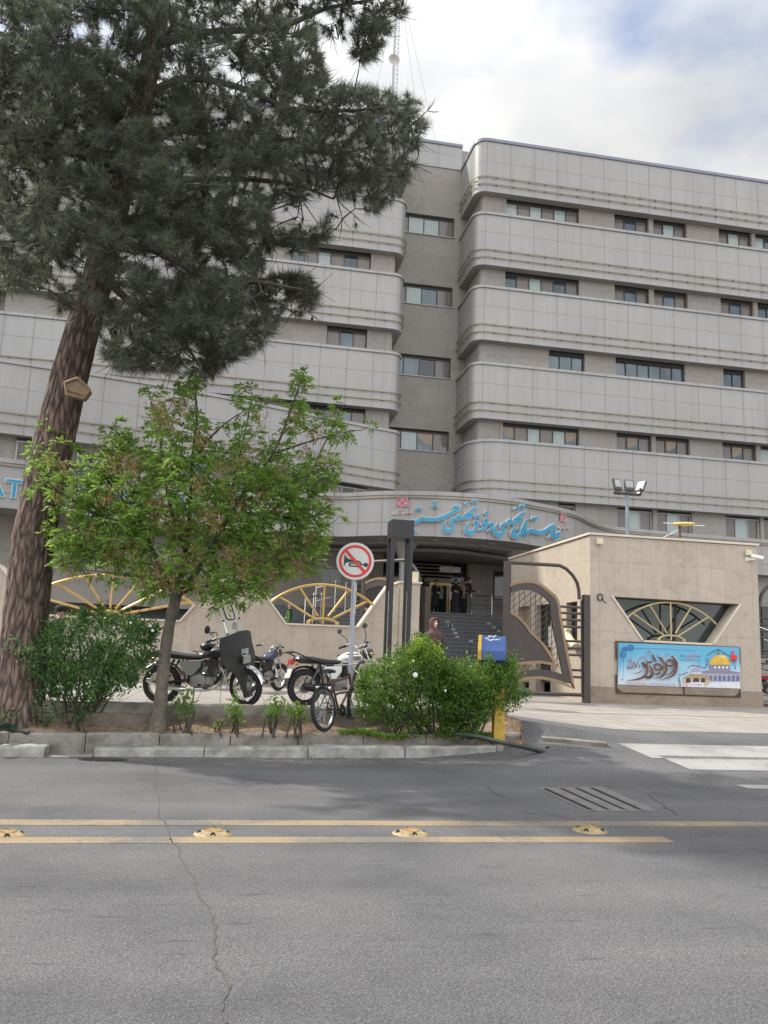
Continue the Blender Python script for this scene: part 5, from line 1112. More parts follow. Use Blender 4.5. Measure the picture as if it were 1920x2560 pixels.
CALL = [[(1275,285,18),(1330,370,30),(1380,450,30),(1392,540,26),(1375,640,28),(1330,720,28),(1250,790,24),(1150,830,14),(1000,865,3)], [(1148,480,14),(1170,412,28),(1230,393,34),(1300,430,34),(1340,510,26),(1330,600,26),(1270,690,22),(1140,770,10)], [(1150,490,14),(1190,530,24),(1260,530,28),(1318,490,18)],
 [(955,325,14),(1010,360,34),(1050,420,28),(1110,490,32),(1135,590,28),(1110,690,34),(1050,760,30),(980,810,18),(840,825,3)], [(845,610,14),(850,540,30),(900,495,34),(970,500,28),(1015,550,28),(1085,580,24)], [(848,600,20),(920,625,30),(1000,610,28),(1095,590,20)], [(1010,640,10),(960,710,28),(890,735,20),(830,700,6)],
 [(705,505,10),(750,580,28),(790,660,34),(790,750,36),(720,810,40),(640,800,30),(550,785,14)], [(540,440,22),(600,510,44),(660,570,38),(675,640,28),(650,720,26),(600,790,28),(520,830,26),(400,865,18),(180,890,3)], [(668,395,8),(690,440,24),(740,450,28),(795,405,16)], [(808,240,8),(820,310,24),(850,370,26),(895,430,22)], [(655,520,20),(672,450,16),(662,385,6)],
 [(615,365,3),(680,290,6),(740,220,5),(735,180,7),(760,170,6),(775,205,4)], [(1095,360,3),(1150,300,6),(1180,262,5),(1158,230,5),(1198,258,4)], [(930,295,3),(965,250,6),(972,222,4)], [(450,400,9),(530,340,9),(615,270,3)], [(440,430,7),(420,500,11),(370,580,8),(330,610,3)], [(370,480,9),(375,545,11)], [(350,420,11),(330,500,11),(300,560,13),(240,595,15),(205,560,11),(210,500,4)], [(270,330,6),(280,430,11),(250,460,8)], [(215,380,11),(235,410,9),(200,450,3)], [(480,490,4),(475,540,9),(490,590,7)], [(345,710,3),(450,705,9),(540,650,8),(562,610,4),(590,635,3),(615,605,2)], [(260,515,10),(275,525,10)], [(700,670,10),(722,680,10)], [(1172,620,12),(1200,626,12)]]
halo = MB()
for pts in CALL: fstroke(halo, [(x, y, w_+9) for x, y, w_ in pts], B5, 0)
halo.build('text_halo', mat('print_halo', (.55, .55, .58), .5), bnr, world=True, smooth=0)
for pts in CALL: fstroke(mb, pts, B5, 0)
mb.build('calligraphy', mat('print_brown', (.1, .05, .035), .5, var=.6, scale=5), bnr, world=True, smooth=0)
mb = MB(); lay[0] += 1; f1 = B1(.0004*lay[0])
yl = lambda y: (lambda p: f1((p[0], -p[1]+(p[0]-940)*.035)))
fit_text(mb, shape_ar('روز'), yl(0), 1020, 1070, -292, -258, 1, .01); fit_text(mb, shape_ar('قدس'), yl(0), 905, 1012, -296, -246, 0, .02); fit_text(mb, shape_ar('روز'), yl(0), 828, 880, -292, -258, 1, .01)
fit_text(mb, shape_ar('حیات اسلام است'), yl(0), 825, 1072, -342, -306, 1, .01)
fit_text(mb, shape_ar('روابط عمومی بیمارستان تخصصی و فوق تخصصی حشمتیه'), yl(0), 200, 782, -628, -596, 0, .015)
mb.build('small_text', [M_['red'], M_['navy']], bnr, world=True, smooth=0)
mb = MB()
for cx, cy, r_ in ((265,182,38),(178,262,40),(195,195,26)):
    for k in range(3): 
        rr_ = r_*(1-.3*k)
        for a in range(12): fstroke(mb, [(cx+rr_*math.cos(a*.5236),cy+rr_*math.sin(a*.5236),3),(cx+rr_*.8*math.cos(a*.5236+.35),cy+rr_*.8*math.sin(a*.5236+.35),3),(cx+rr_*math.cos(a*.5236+.6),cy+rr_*math.sin(a*.5236+.6),3)], B1, 0, 2)
for x, y, r_ in ((335,187,12),(362,187,7),(175,330,14),(175,362,7)): flat(mb, [(x-r_,y),(x,y+r_),(x+r_,y),(x,y-r_)], B1, 0)
fstroke(mb, [(362,187,2.5),(700,198,2.5),(1040,216,1)], B1, 0, 2); fstroke(mb, [(175,362,2.5),(175,560,1)], B1, 0, 2); fstroke(mb, [(150,545,5),(172,552,5)], B1, 0, 1)
mb.build('ornament', mat('print_blue', (.015, .1, .32), .45), bnr, world=True, smooth=0)
mb = MB(); fq = lambda x, y: onY(1520+x/4.608, 1580+y/4.608, GY-.045)
for a, b_ in (((85,110),(1512,180)), ((92,108),(97,322)), ((95,490),(97,700)), ((97,700),(1527,748)), ((1516,180),(1520,375)), ((1520,655),(1525,748)), ((875,635),(876,720))): mb.tube([fq(*a), fq(*b_)], .022, 0, 4)
for a in (((97,640),(97,700),(190,704)), ((1525,690),(1527,748),(1450,745))): mb.add([fq(*q) for q in a], [(0,1,2)])
mb.build('frame', mat('rusty_frame', (.075, .045, .035), .7, var=.3), bnr, world=True, smooth=0)
# scribbled white print on the bin lid
mb = MB()
def BINP(p): x, y = 1180+p[0]/4.88, 1380+p[1]/4.88; return (x, y)
lid0 = Vector(RZB @ Vector((bx0+.03, BY+prof[0][0], prof[0][1]))); lid1 = Vector(RZB @ Vector((bx1, BY+prof[0][0], prof[0][1]))); lid2 = Vector(RZB @ Vector((bx1, BY+prof[1][0], prof[1][1]))); nrm = (lid1-lid0).cross(lid2-lid0).normalized(); nrm = nrm if nrm.z > 0 else -nrm
def lidp(p, off=0): d = ray(*BINP(p)); t = (lid0-CPOS).dot(nrm)/d.dot(nrm); return CPOS+d*t+nrm*(.003+.0004*lay[0])
for pts in ([(205,1055,5),(225,1065,6),(240,1052,4)], [(248,1060,5),(275,1072,6),(285,1050,4)], [(292,1060,4),(300,1048,5)], [(170,1085,4),(190,1090,6),(215,1080,4)], [(200,1105,4),(235,1112,6),(262,1102,6),(280,1108,4)], [(285,1106,4),(310,1104,6),(335,1104,3)], [(345,1098,4),(355,1092,4)]):
    lay[0] += 1; a, b_ = stroke_px(pts, 4); k_ = len(a); mb.add([lidp(p) for p in a]+[lidp(p) for p in b_], [(i, i+1, k_+i+1, k_+i) for i in range(k_-1)])
o = mb.build('lid_print', M_['signwhite'], None, smooth=0); o.data.transform(Matrix.Translation(-bn.location)); o.parent = body
# ================================================================== motorbikes and the bicycle
def placed(o): return o
def wheel(parent, c, r, tw, mtyre, mrim, steer=None, nsp=18, hub=.06, drum=True):
    X90 = Matrix.Rotation(R(90), 4, 'X'); MM = Matrix.Translation(c) @ X90
    mb = MB(); mb.M = steer; prof = [(r-tw*1.05, -tw*.42), (r-tw*.55, -tw*.55), (r-tw*.15, -tw*.45), (r, -tw*.15), (r, tw*.15), (r-tw*.15, tw*.45), (r-tw*.55, tw*.55), (r-tw*1.05, tw*.42), (r-tw*1.05, -tw*.42)]
    mb.lathe(prof, 0, 36, MM)
    for k in range(36):
        a = 2*math.pi*k/36
        for s in (-1, 1): mb.add([tuple(MM @ Vector((rr_*math.cos(a+da), rr_*math.sin(a+da), s*z))) for rr_, da, z in ((r-tw*.3, 0, tw*.5), (r-tw*.3, .07, tw*.5), (r+.004, .09, tw*.12), (r+.004, .02, tw*.12))], [(0,1,2,3)], 0)
    w_ = mb.build('wheel', mtyre, parent)
    mb = MB(); mb.M = steer; ri = r-tw*1.0; mb.lathe([(ri, -tw*.4), (ri-.018, -tw*.3), (ri-.022, 0), (ri-.018, tw*.3), (ri, tw*.4)], 0, 36, MM); mb.build('rim', mrim, w_)
    mb = MB(); mb.M = steer
    for k in range(nsp):
        a = 2*math.pi*k/nsp; b = a+(.35 if k % 2 else -.35); s = .03 if k % 4 < 2 else -.03
        mb.tube([tuple(MM @ Vector((hub*math.cos(b), hub*math.sin(b), s))), tuple(MM @ Vector(((ri-.01)*math.cos(a), (ri-.01)*math.sin(a), 0)))], .0028, 0, 4)
    mb.build('spokes', mrim, w_)
    mb = MB(); mb.M = steer; h = hub if drum else .03; mb.lathe([(.012, -.06), (h*.9, -.055), (h, -.04), (h, .04), (h*.9, .055), (.012, .06)], 0, 20, MM, True, True); mb.build('hub', M_['engine'], w_)
    return w_
def sect(mb, rows, mat=0):                    # rows of (x, [(y, z) half section from bottom centre to top centre]) mirrored to a closed ring
    rs = []
    for x, h in rows: rs.append([(x, y, z) for y, z in h]+[(x, -y, z) for y, z in reversed(h) if abs(y) > 1e-6 ])
    mb.rings(rs, mat, True, True)
def hs(w_, z0, z1): zc = (z0+z1)/2; return [(0, z0), (w_*.8, z0+.01), (w_, zc-(zc-z0)*.3), (w_, zc+(z1-zc)*.25), (w_*.72, z1-(z1-z0)*.14), (0, z1)]
def plate(parent, M, lines, name='number_plate', w_=.2, h=.15):
    mb = MB(); mb.box(-w_/2, w_/2, -.004, .004, 0, h, 0, M); mb.box(-w_/2+.006, -w_/2+.04, -.0055, -.004, h*.55, h-.01, 1, M)
    p = mb.build(name, [M_['signwhite'], M_['navy']], parent, smooth=0); mb = MB()
    for i, s in enumerate(lines): y1 = h*(.93-.48*i); fit_text(mb, s, lambda q: M @ Vector((q[0], -.006, q[1])), -w_*(.24 if i == 0 else .44), w_*.44, y1-h*.36, y1)
    if mb.v: mb.build('plate_text', M_['black'], p, smooth=0)
    return p
def motorbike(label, loc, rz, tank, style, steer=0.0, group=None, lean=R(4), mirrors=True, pl=None):
    t = thing('motorbike', label, 'motorbike', loc, rz, group); t.rotation_euler = (lean, 0, rz); t.rotation_mode = 'XYZ'
    HX, HZ = .43, .86; rake = R(27)
    axis = Vector((-math.sin(rake), 0, math.cos(rake)))
    ST = Matrix.Translation((HX, 0, HZ)) @ Matrix.Rotation(steer, 4, axis) @ Matrix.Translation((-HX, 0, -HZ))
    RX, FX, RR = -.62, .66, .295
    wheel(t, (RX, 0, RR), RR, .085, M_['rubber'], M_['chrome'], None, 20, .085); wheel(t, (FX, 0, RR), RR-.005, .075, M_['rubber'], M_['chrome'], ST, 20, .08)
    mb = MB()
    mb.tube(spline([(HX-.02, 0, .82), (HX-.1, 0, .62), (.2, 0, .33), (-.1, 0, .27), (-.25, 0, .36)], 4), .024, 0, 8)
    mb.tube([(HX-.02, 0, .84), (.05, 0, .74), (-.35, 0, .68), (-.78, 0, .72)], .022, 0, 8)
    for s in (-1, 1): mb.tube([(-.22, .1*s, .36), (RX, .11*s, RR)], .02, 0, 8); mb.tube([(-.3, .1*s, .66), (-.24, .1*s, .36)], .02, 0, 8); mb.tube([(-.28, .1*s, .68), (-.8, .12*s, .7)], .016, 0, 6)
    mb.build('frame', M_['black'], t)
    mb = MB()                                  # engine: crankcase, side covers, finned cylinder, head
    mb.cbox((0, 0, .36), (.38, .24, .2), 0, bev=.05); mb.lathe([(.001, .145), (.09, .14), (.105, .11), (.105, -.11), (.09, -.14), (.001, -.145)], 0, 24, Matrix.Translation((-.03, 0, .36)) @ Matrix.Rotation(R(90), 4, 'X') @ Matrix.Diagonal((1.25, 1, 1, 1)))
    for k in range(7): mb.cbox((.1+k*.008, 0, .47+k*.026), (.17, .18, .012), 1, (0, R(12), 0))
    mb.cbox((.13, 0, .56), (.1, .11, .2), 1, (0, R(12), 0)); mb.cbox((.165, 0, .67), (.13, .13, .06), 1, (0, R(12), 0), .015); mb.cbox((-.08, -.0, .56), (.12, .09, .1), 1, bev=.02)
    mb.build('engine', [M_['engine'], mat('sooty_alloy', (.06, .06, .06), .5, metal=.5)], t)
    mb = MB(); ey = -.13
    mb.tube(spline([(.2, -.04, .62), (.33, -.08, .5), (.3, -.12, .3), (.1, -.14, .22), (-.2, -.15, .22)], 5), .02, 0, 10)
    if style == 'tourer': mb.tube(spline([(-.2, -.15, .22), (-.45, -.17, .25), (-.8, -.18, .34)], 4), [.022]+[.048]*7+[.03], 0, 12)
    else: mb.tube(spline([(-.2, -.15, .22), (-.4, -.17, .25), (-.72, -.18, .32)], 4), [.024]+[.06]*7+[.045], 1, 12); mb.tube([(-.28, -.235, .285), (-.55, -.235, .3)], [.03, .026], 0, 10)
    mb.build('exhaust', [M_['chrome'], M_['black']], t)
    mb = MB(); sect(mb, [(-.82, hs(.08, .70, .75)), (-.78, hs(.12, .68, .79)), (-.5, hs(.135, .67, .79)), (-.25, hs(.125, .66, .755)), (-.05, hs(.1, .67, .75)), (.0, hs(.07, .69, .74))]); mb.build('seat', M_['vinyl'], t)
    mb = MB(); sect(mb, [(-.02, hs(.06, .70, .78)), (.04, hs(.11, .69, .84)), (.16, hs(.14, .69, .885)), (.3, hs(.135, .71, .89)), (.38, hs(.1, .74, .86)), (.41, hs(.05, .77, .82))]); mb.lathe([(.001, .025), (.03, .022), (.035, 0)], 1, 16, Matrix.Translation((.22, 0, .885))); tk = mb.build('tank', [tank, M_['chrome']], t)
    for s in (-1, 1):
        mb = MB(); MMp = Matrix(((1,0,0,0),(0,0,s,0),(0,1,0,0),(0,0,0,1))) 
        mb.prism([(-.32, .64), (-.34, .58), (-.22, .43), (-.12, .44), (-.02, .56), (-.02, .65)], .1, .128, 0, MMp); mb.build('side_panel', tank if style == 'commuter' else M_['black'] if style != 'tourer' else mat('grey_side_panel', (.2, .22, .2), .4), t)
        mb = MB(); mb.tube([(-.42, .13*s, .66), (RX+.02, .14*s, .33)], .022, 1, 8)
        for k in range(11): z = .36+k*.024; x = RX+.02+(-.42-RX-.02)*(z-.33)/.33; mb.lathe([(.026, -.006), (.034, 0), (.026, .006)], 0, 12, Matrix.Translation((x, .14*s, z)))
        mb.build('shock_absorber', [M_['chrome'], M_['black']], t)
    mb = MB(); g_ = [(RX+.345*math.cos(a), RR+.345*math.sin(a)) for a in lin(R(25), R(178), 16)]
    rs = [[(x, y, z) for y in (-.07, -.05, 0, .05, .07)] for x, z in g_]
    for row, (x, z) in zip(rs, g_): row[0] = (row[0][0], -.07, z-.03); row[4] = (row[4][0], .07, z-.03)
    mb.rings(rs, 0, closed=False); mb.build('rear_mudguard', M_['black'] if style != 'tourer' else M_['chrome'], t)
    mb = MB(); mb.M = ST; fg = [(FX+.335*math.cos(a), RR+.335*math.sin(a)) for a in lin(R(15), R(165), 14)]
    rs = [[(x, -.055, z-.035), (x, -.04, z), (x, 0, z+.01), (x, .04, z), (x, .055, z-.035)] for x, z in fg]; mb.rings(rs, 0, closed=False); mb.build('front_mudguard', M_['black'] if style != 'tourer' else M_['chrome'], t)
    for s in (-1, 1): mb = MB(); mb.M = ST; mb.tube([(FX, .085*s, RR), (HX+.04, .085*s, .82), (HX-.01, .085*s, .95)], [.026, .021, .02], 0, 10); mb.build('fork_leg', M_['chrome'], t)
    mb = MB(); mb.M = ST; hb = [(.26, .36, 1.0), (.33, .2, 1.05), (HX-.06, .07, .98), (HX-.06, -.07, .98), (.33, -.2, 1.05), (.26, -.36, 1.0)]
    mb.tube(spline(hb, 4), .012, 0, 8)
    for s in (-1, 1): mb.tube([(.29, .27*s, 1.025), (.24, .4*s, .99)], .019, 1, 8); mb.tube([(.34, .24*s, 1.03), (.33, .38*s, 1.0)], .006, 1, 5)
    mb.build('handlebar', [M_['chrome'], M_['rubber']], t)
    mb = MB(); mb.M = ST
    hl = Matrix.Translation((HX+.14, 0, .86)) @ Matrix.Rotation(R(95), 4, 'Y')
    if style == 'tourer': mb.cbox((HX+.16, 0, .8), (.1, .2, .16), 0, bev=.02); mb.cbox((HX+.215, 0, .8), (.014, .18, .14), 1, bev=.004)
    else: mb.lathe([(.001, -.12), (.07, -.1), (.095, -.02), (.1, .02), (.09, .03)], 0, 20, hl); mb.lathe([(.001, .04), (.06, .035), (.09, .03)], 1, 20, hl)
    mb.build('headlight', [M_['plastic'], M_['lamp_glass']], t)
    for s in (-1, 1):
        mb = MB(); mb.M = ST; mb.lathe([(.001, -.03), (.04, -.02), (.045, .02), (.035, .025)], 0, 14, Matrix.Translation((HX+.02, .06*s, .99)) @ Matrix.Rotation(R(-40), 4, 'Y')); mb.lathe([(.001, .026), (.035, .025)], 1, 14, Matrix.Translation((HX+.02, .06*s, .99)) @ Matrix.Rotation(R(-40), 4, 'Y')); mb.build('gauge', [M_['plastic'], M_['lamp_glass']], t)
        mb = MB(); mb.M = ST; mb.tube([(HX+.06, .08*s, .84), (HX+.06, .16*s, .84)], .008, 0, 6); mb.sphere((HX+.06, .19*s, .84), (.035, .03, .03), 1); mb.build('indicator', [M_['plastic'], M_['amberlens']], t)
        mb = MB(); mb.tube([(-.82, .06*s, .66), (-.84, .14*s, .66)], .008, 0, 6); mb.sphere((-.84, .165*s, .66), (.035, .03, .03), 1); mb.build('indicator', [M_['plastic'], M_['amberlens']], t)
        if mirrors:
            mb = MB(); mb.M = ST; e = (.24, .34*s, 1.22) if style != 'tourer' else (.22, .33*s, 1.12); mb.tube(spline([(.3, .24*s, 1.03), (.32, .27*s, 1.12), e], 4), .007, 0, 6)
            ME = Matrix.Translation((e[0]-.01, e[1]+.02*s, e[2]+.05)) @ Matrix.Rotation(R(-84), 4, 'Y') @ Matrix.Diagonal((.75 if style != 'tourer' else 1, 1.05, 1, 1)); mb.lathe([(.001, -.02), (.05, -.015), (.062, .004), (.055, .006)], 0, 18, ME); mb.lathe([(.001, .007), (.054, .006)], 1, 18, ME); mb.build('mirror', [M_['plastic'], M_['glass']], t)
    mb = MB(); mb.cbox((-.87, 0, .69), (.06, .13, .09), 0, (0, R(10), 0), .012); mb.build('tail_light', M_['taillight'], t)
    for s in (-1, 1): mb = MB(); mb.tube([(0, .14*s, .3), (.02, .26*s, .29)], .012, 0, 6); mb.tube([(.02, .2*s, .29), (.02, .29*s, .29)], .018, 1, 8); mb.build('footpeg', [M_['black'], M_['rubber']], t)
    mb = MB(); mb.tube([(-.15, .12, .26), (-.2, .27, -.0)], .011, 0, 6); mb.build('side_stand', M_['black'], t)
    if pl: plate(t, Matrix.Translation((-.93, 0, .44)) @ Matrix.Rotation(R(-90), 4, 'Z') @ Matrix.Rotation(R(-18), 4, 'X'), pl)
    if style in ('commuter', 'blue'):
        mb = MB()
        for s in (-1, 1): mb.tube(spline([(-.3, .14*s, .68), (-.6, .15*s, .74), (-.86, .13*s, .84), (-1.0, .1*s, .83)], 4), .011, 0, 6)
        for k in range(3): x = -.86-.06*k; mb.tube([(x, -.12, .835), (x, .12, .835)], .009, 0, 6)
        mb.build('rack', M_['black'], t)
    if style == 'commuter':
        for s in (-1, 1):
            MMp = Matrix.Translation((0, .0, 0)); mb = MB(); ff = lambda q, s=s: Vector((q[0], s*(.138+.006-.0*abs(q[0]-.2)), q[1]))
            if s < 0: fit_text(mb, 'BOXER', ff, .1, .34, .765, .81, 0, .03)
            mb.add([ff(q) for q in ((.02,.745),(.36,.745),(.33,.757),(.03,.757))], [(0,1,2,3)]); mb.add([ff(q) for q in ((.03,.82),(.3,.84),(.27,.855),(.06,.845))], [(0,1,2,3)])
            if mb.v: mb.build('tank_decal', M_['black'], tk, smooth=0)
    if style == 'tourer':                      # black vinyl leg shield hung on the crash bars, clear screen with a black ringed port
        mb = MB(); mb.M = ST; sp_o = [(-.44, 1.06), (-.43, .9), (-.4, .74), (-.34, .6), (-.2, .5), (-.14, .3), (-.11, .14), (.11, .14), (.14, .3), (.2, .5), (.34, .58), (.4, .74), (.43, .9), (.44, 1.08), (.25, 1.12), (0, 1.13), (-.25, 1.1)]
        vs = []; 
        for dx in (.0, .012):
            for y, z in sp_o: vs.append((HX+.2-.55*y*y-.12*(z-.6)+.03*math.sin(9*z+4*y)+dx, y, z))
            vs.append((HX+.24+dx, 0, .7))
        n = len(sp_o); fs = [(j, (j+1) % n, n) for j in range(n)]+[(n+1+(j+1) % n, n+1+j, 2*n+1) for j in range(n)]+[(j, n+1+j, n+1+(j+1) % n, (j+1) % n) for j in range(n)]
        mb.add(vs, fs); mb.build('leg_shield', mat('matt_black_vinyl', (.03, .03, .029), .6, var=.3, scale=5, bump=.4, bscale=6), t, smooth=60)
        mb = MB(); mb.M = ST; mb.cbox((HX+.27, -.05, .72), (.04, .2, .13), 0, (0, 0, .05), .01); mb.cbox((HX+.295, -.05, .72), (.01, .17, .105), 1, bev=.003); mb.build('spot_lamp', [M_['chrome'], M_['lamp_glass']], t)
        m, tt, b, N, L = nodes('clear_screen'); gl = N('ShaderNodeBsdfGlossy'); gl.inputs['Roughness'].default_value = .1; trn = N('ShaderNodeBsdfTransparent'); trn.inputs['Color'].default_value = (.93, .92, .88, 1); fz = N('ShaderNodeMixShader'); fz.inputs['Fac'].default_value = .07; df = N('ShaderNodeBsdfDiffuse'); df.inputs['Color'].default_value = (.7, .69, .65, 1); f2_ = N('ShaderNodeMixShader'); f2_.inputs['Fac'].default_value = .38
        L(trn.outputs[0], fz.inputs[1]); L(gl.outputs[0], fz.inputs[2]); L(fz.outputs[0], f2_.inputs[1]); L(df.outputs[0], f2_.inputs[2]); L(f2_.outputs[0], tt.nodes['Material Output'].inputs['Surface'])
        mb = MB(); mb.M = ST; rows = []
        for z, w_ in ((1.02, .27), (1.15, .285), (1.32, .29), (1.5, .275), (1.62, .225), (1.69, .13)):
            rows.append([(HX+.1-.42*(z-.98)+.0-.8*y*y, y, z) for y in lin(-w_, w_, 9)])
        mb.rings(rows, 0, closed=False); ws = mb.build('windscreen', m, t, smooth=60)
        mb = MB(); mb.M = ST; rg = [(.125*math.cos(a)*(1+.12*math.cos(4*a+3.14)), 1.42+.13*math.sin(a)*(1+.1*math.cos(4*a+3.14))) for a in lin(0, 2*math.pi, 29)[:-1]]
        mb.tube([(HX+.115-.42*(z-.98)-.8*y*y, y, z) for y, z in rg], .009, 0, 6, closed=True)
        for s in (-1, 1): mb.tube([(HX+.1, .21*s, .98), (HX-.04, .21*s, 1.32)], .007, 1, 6); mb.sphere((HX-.03, .21*s, 1.3), .017, 0); mb.sphere((HX+.05, .21*s, 1.1), .017, 0)
        mb.build('screen_fittings', [M_['rubber'], M_['chrome']], ws)
        mb = MB(); mb.sphere((.03, 0, .87), (.12, .12, .07), 0); mb.build('tank_cover', M_['vinyl'], t)
        mb = MB()
        for s in (-1, 1): mb.tube(spline([(.4, .05*s, .6), (.4, .22*s, .5), (.33, .2*s, .25)], 4), .012, 0, 6)
        mb.build('crash_bar', M_['chrome'], t)
    return t
GRP = 'motorbikes parked on the pavement'
def at_px(x, y, Y): p = onY(x, y, Y); return Vector((p.x, p.y, gz(p.x, p.y)))
p = at_px(410, 1720, 14.35); a = R(-14); q = p+Vector((.62*math.cos(a), .62*math.sin(a), 0))
motorbike('black motorbike with a vinyl leg shield and clear windscreen', q, a, M_['black'], 'tourer', R(-24), GRP, R(-3)).scale = (1.07, 1.07, 1.07)
p = at_px(767, 1727, 14.45); a = R(20); q = p+Vector((.62*math.cos(a), .62*math.sin(a), 0))
motorbike('white motorbike with black seat and rear rack behind the sign pole', q, a, M_['white'], 'commuter', R(8), GRP, R(-4), pl=['']).scale = (1.06, 1.06, 1.06)
p = at_px(628, 1716, 18.6); a = R(58); q = p+Vector((.62*math.cos(a), .62*math.sin(a), 0))
motorbike('dark blue motorbike seen from behind with a white number plate', q, a, M_['navy'], 'blue', R(-12), GRP, R(-4), mirrors=False, pl=['۷۷۳', '۶۹۲۲۲'])
p = at_px(515, 1700, 19.6); a = R(60)
motorbike('motorbike with red tank almost hidden behind the leg shield', p+Vector((.62*math.cos(a), .62*math.sin(a), 0)), a, M_['redpaint'], 'blue', 0, GRP, R(-4))
p = at_px(-190, 1710, 14.6); a = R(5)
motorbike('motorbike mostly hidden behind the pine trunk at the left edge', p+Vector((.62*math.cos(a), .62*math.sin(a), 0)), a, M_['black'], 'blue', R(10), GRP, R(-4))
p = at_px(1925, 1706, 24.6); a = R(170)
motorbike('red motorbike standing behind the side gate', p, a, M_['redpaint'], 'blue', R(5), None, R(4))

def bicycle(loc, rz):
    t = thing('bicycle', 'rusty maroon bicycle leaning on the sign pole', 'bicycle', loc, rz); t.rotation_euler = (R(-7), 0, rz)
    RR = .335; RX, FX = -.44, .6
    wheel(t, (RX, 0, RR), RR, .05, M_['rubber'], M_['steel'], None, 28, .03, False); ST = Matrix.Translation((.42, 0, .8)) @ Matrix.Rotation(R(6), 4, 'Z') @ Matrix.Translation((-.42, 0, -.8))
    wheel(t, (FX, 0, RR), RR, .05, M_['rubber'], M_['signwhite'], ST, 28, .03, False)
    bbx, bbz = 0.0, .29; sx, sz = -.17, .76; hx, hz = .41, .8; hx2, hz2 = .44, .66
    mb = MB(); mb.tube([(sx, 0, sz), (bbx, 0, bbz)], .018); mb.tube([(bbx, 0, bbz), (hx2, 0, hz2)], .02); mb.tube([(sx+.02, 0, sz-.04), (hx, 0, hz)], .018); mb.tube([(hx-.02, 0, hz+.06), (hx2+.01, 0, hz2-.04)], .022)
    for s in (-1, 1): mb.tube([(bbx-.03, .04*s, bbz), (RX, .065*s, RR)], .012); mb.tube([(sx, .03*s, sz-.03), (RX, .065*s, RR)], .01)
    mb.build('frame', M_['rust'], t)
    mb = MB(); mb.M = ST
    for s in (-1, 1): mb.tube([(hx2+.02, .05*s, hz2-.03), (hx2+.07, .055*s, .5), (FX, .06*s, RR)], .015, 0, 8)
    mb.build('fork', M_['steel'], t)
    mb = MB(); mb.tube([(sx, 0, sz-.02), (sx-.03, 0, sz+.1)], .013, 1); rows = [(-.32, hs(.07, sz+.1, sz+.16)), (-.25, hs(.085, sz+.09, sz+.165)), (-.12, hs(.04, sz+.1, sz+.155)), (-.04, hs(.018, sz+.1, sz+.145))]; sect(mb, rows); mb.build('saddle', [M_['vinyl'], M_['steel']], t)
    mb = MB(); mb.M = ST; mb.tube([(hx-.02, 0, hz+.05), (hx-.04, 0, hz+.18)], .012, 0); mb.tube(spline([(hx-.12, .3, hz+.2), (hx-.02, .12, hz+.19), (hx-.02, -.12, hz+.19), (hx-.12, -.3, hz+.2)], 4), .011, 0)
    for s in (-1, 1): mb.tube([(hx-.09, .22*s, hz+.2), (hx-.14, .33*s, hz+.2)], .017, 1)
    mb.build('handlebar', [M_['steel'], M_['rubber']], t)
    mb = MB()
    for s in (-.09, -.045, 0, .045, .09): mb.tube([(-.2, s*.7, .68), (-.7, s, .7)], .005, 0, 5)
    for x in (-.3, -.5, -.7): mb.tube([(x, -.09, .695), (x, .09, .695)], .006, 0, 5)
    for s in (-1, 1): mb.tube([(RX, .08*s, RR), (-.55, .08*s, .69)], .006, 0, 5)
    mb.build('rack', M_['black'], t)
    mb = MB(); MMc = Matrix.Translation((bbx, -.07, bbz)) @ Matrix.Rotation(R(90), 4, 'X'); mb.lathe([(.03, -.004), (.09, -.004), (.09, .004), (.03, .004)], 0, 24, MMc); mb.tube([(bbx, -.09, bbz), (bbx+.1, -.1, bbz-.13)], .01); mb.tube([(bbx, .09, bbz), (bbx-.1, .1, bbz+.13)], .01); mb.cbox((bbx+.1, -.15, bbz-.13), (.09, .08, .02)); mb.cbox((bbx-.1, .15, bbz+.13), (.09, .08, .02)); mb.build('crankset', M_['black'], t)
    mb = MB(); mb.tube([(bbx, -.072, bbz+.085), (RX, -.07, RR+.035)], .005, 0, 5); mb.tube([(bbx, -.072, bbz-.085), (RX, -.07, RR-.035)], .005, 0, 5); mb.build('chain', M_['black'], t)
    mb = MB(); mb.tube(spline([(.12, .1, .55), (.2, .16, .52), (.3, .12, .56), (.28, -.02, .56), (.16, -.02, .57), (.12, .1, .55)], 4), .01, 0, 6); mb.build('lock_cable', M_['black'], t)
    return t
p = onY(814, 1779, 12.78); a = R(52)
bicycle((p.x+.44*math.cos(a), p.y+.44*math.sin(a), .33), a)
# ================================================================== vegetation
M_['needle'] = leafmat('pine_needles', [(.062, .08, .056), (.1, .12, .082), (.135, .15, .1), (.08, .1, .07), (.14, .125, .09)], .45, .42)
M_['ash_leaf'] = leafmat('ash_leaves', [(.095, .175, .03), (.14, .25, .045), (.18, .31, .055), (.12, .21, .04), (.23, .35, .075)], .55, .45)
M_['seed'] = leafmat('ash_seeds', [(.16, .09, .045), (.26, .15, .075), (.32, .19, .1), (.2, .11, .055)], .3, .7)
M_['rose_leaf'] = leafmat('rose_leaves', [(.045, .105, .02), (.085, .17, .03), (.125, .23, .04), (.07, .145, .03), (.17, .29, .05)], .58, .4)
M_['rose_dark'] = leafmat('dark_shrub_leaves', [(.042, .11, .042), (.075, .165, .055), (.115, .225, .065), (.06, .135, .05), (.18, .29, .07)], .58, .45)
M_['shoot'] = leafmat('yellow_green_shoots', [(.16, .27, .03), (.24, .36, .04), (.3, .42, .05)], .5, .45)
M_['bark'] = bark('pine_bark', (.115, .08, .066), (.25, .185, .155), 13, 2.6, .05)
M_['ashbark'] = mat('ash_bark', (.125, .105, .085), .9, var=.4, scale=7, bump=.8, bscale=18)
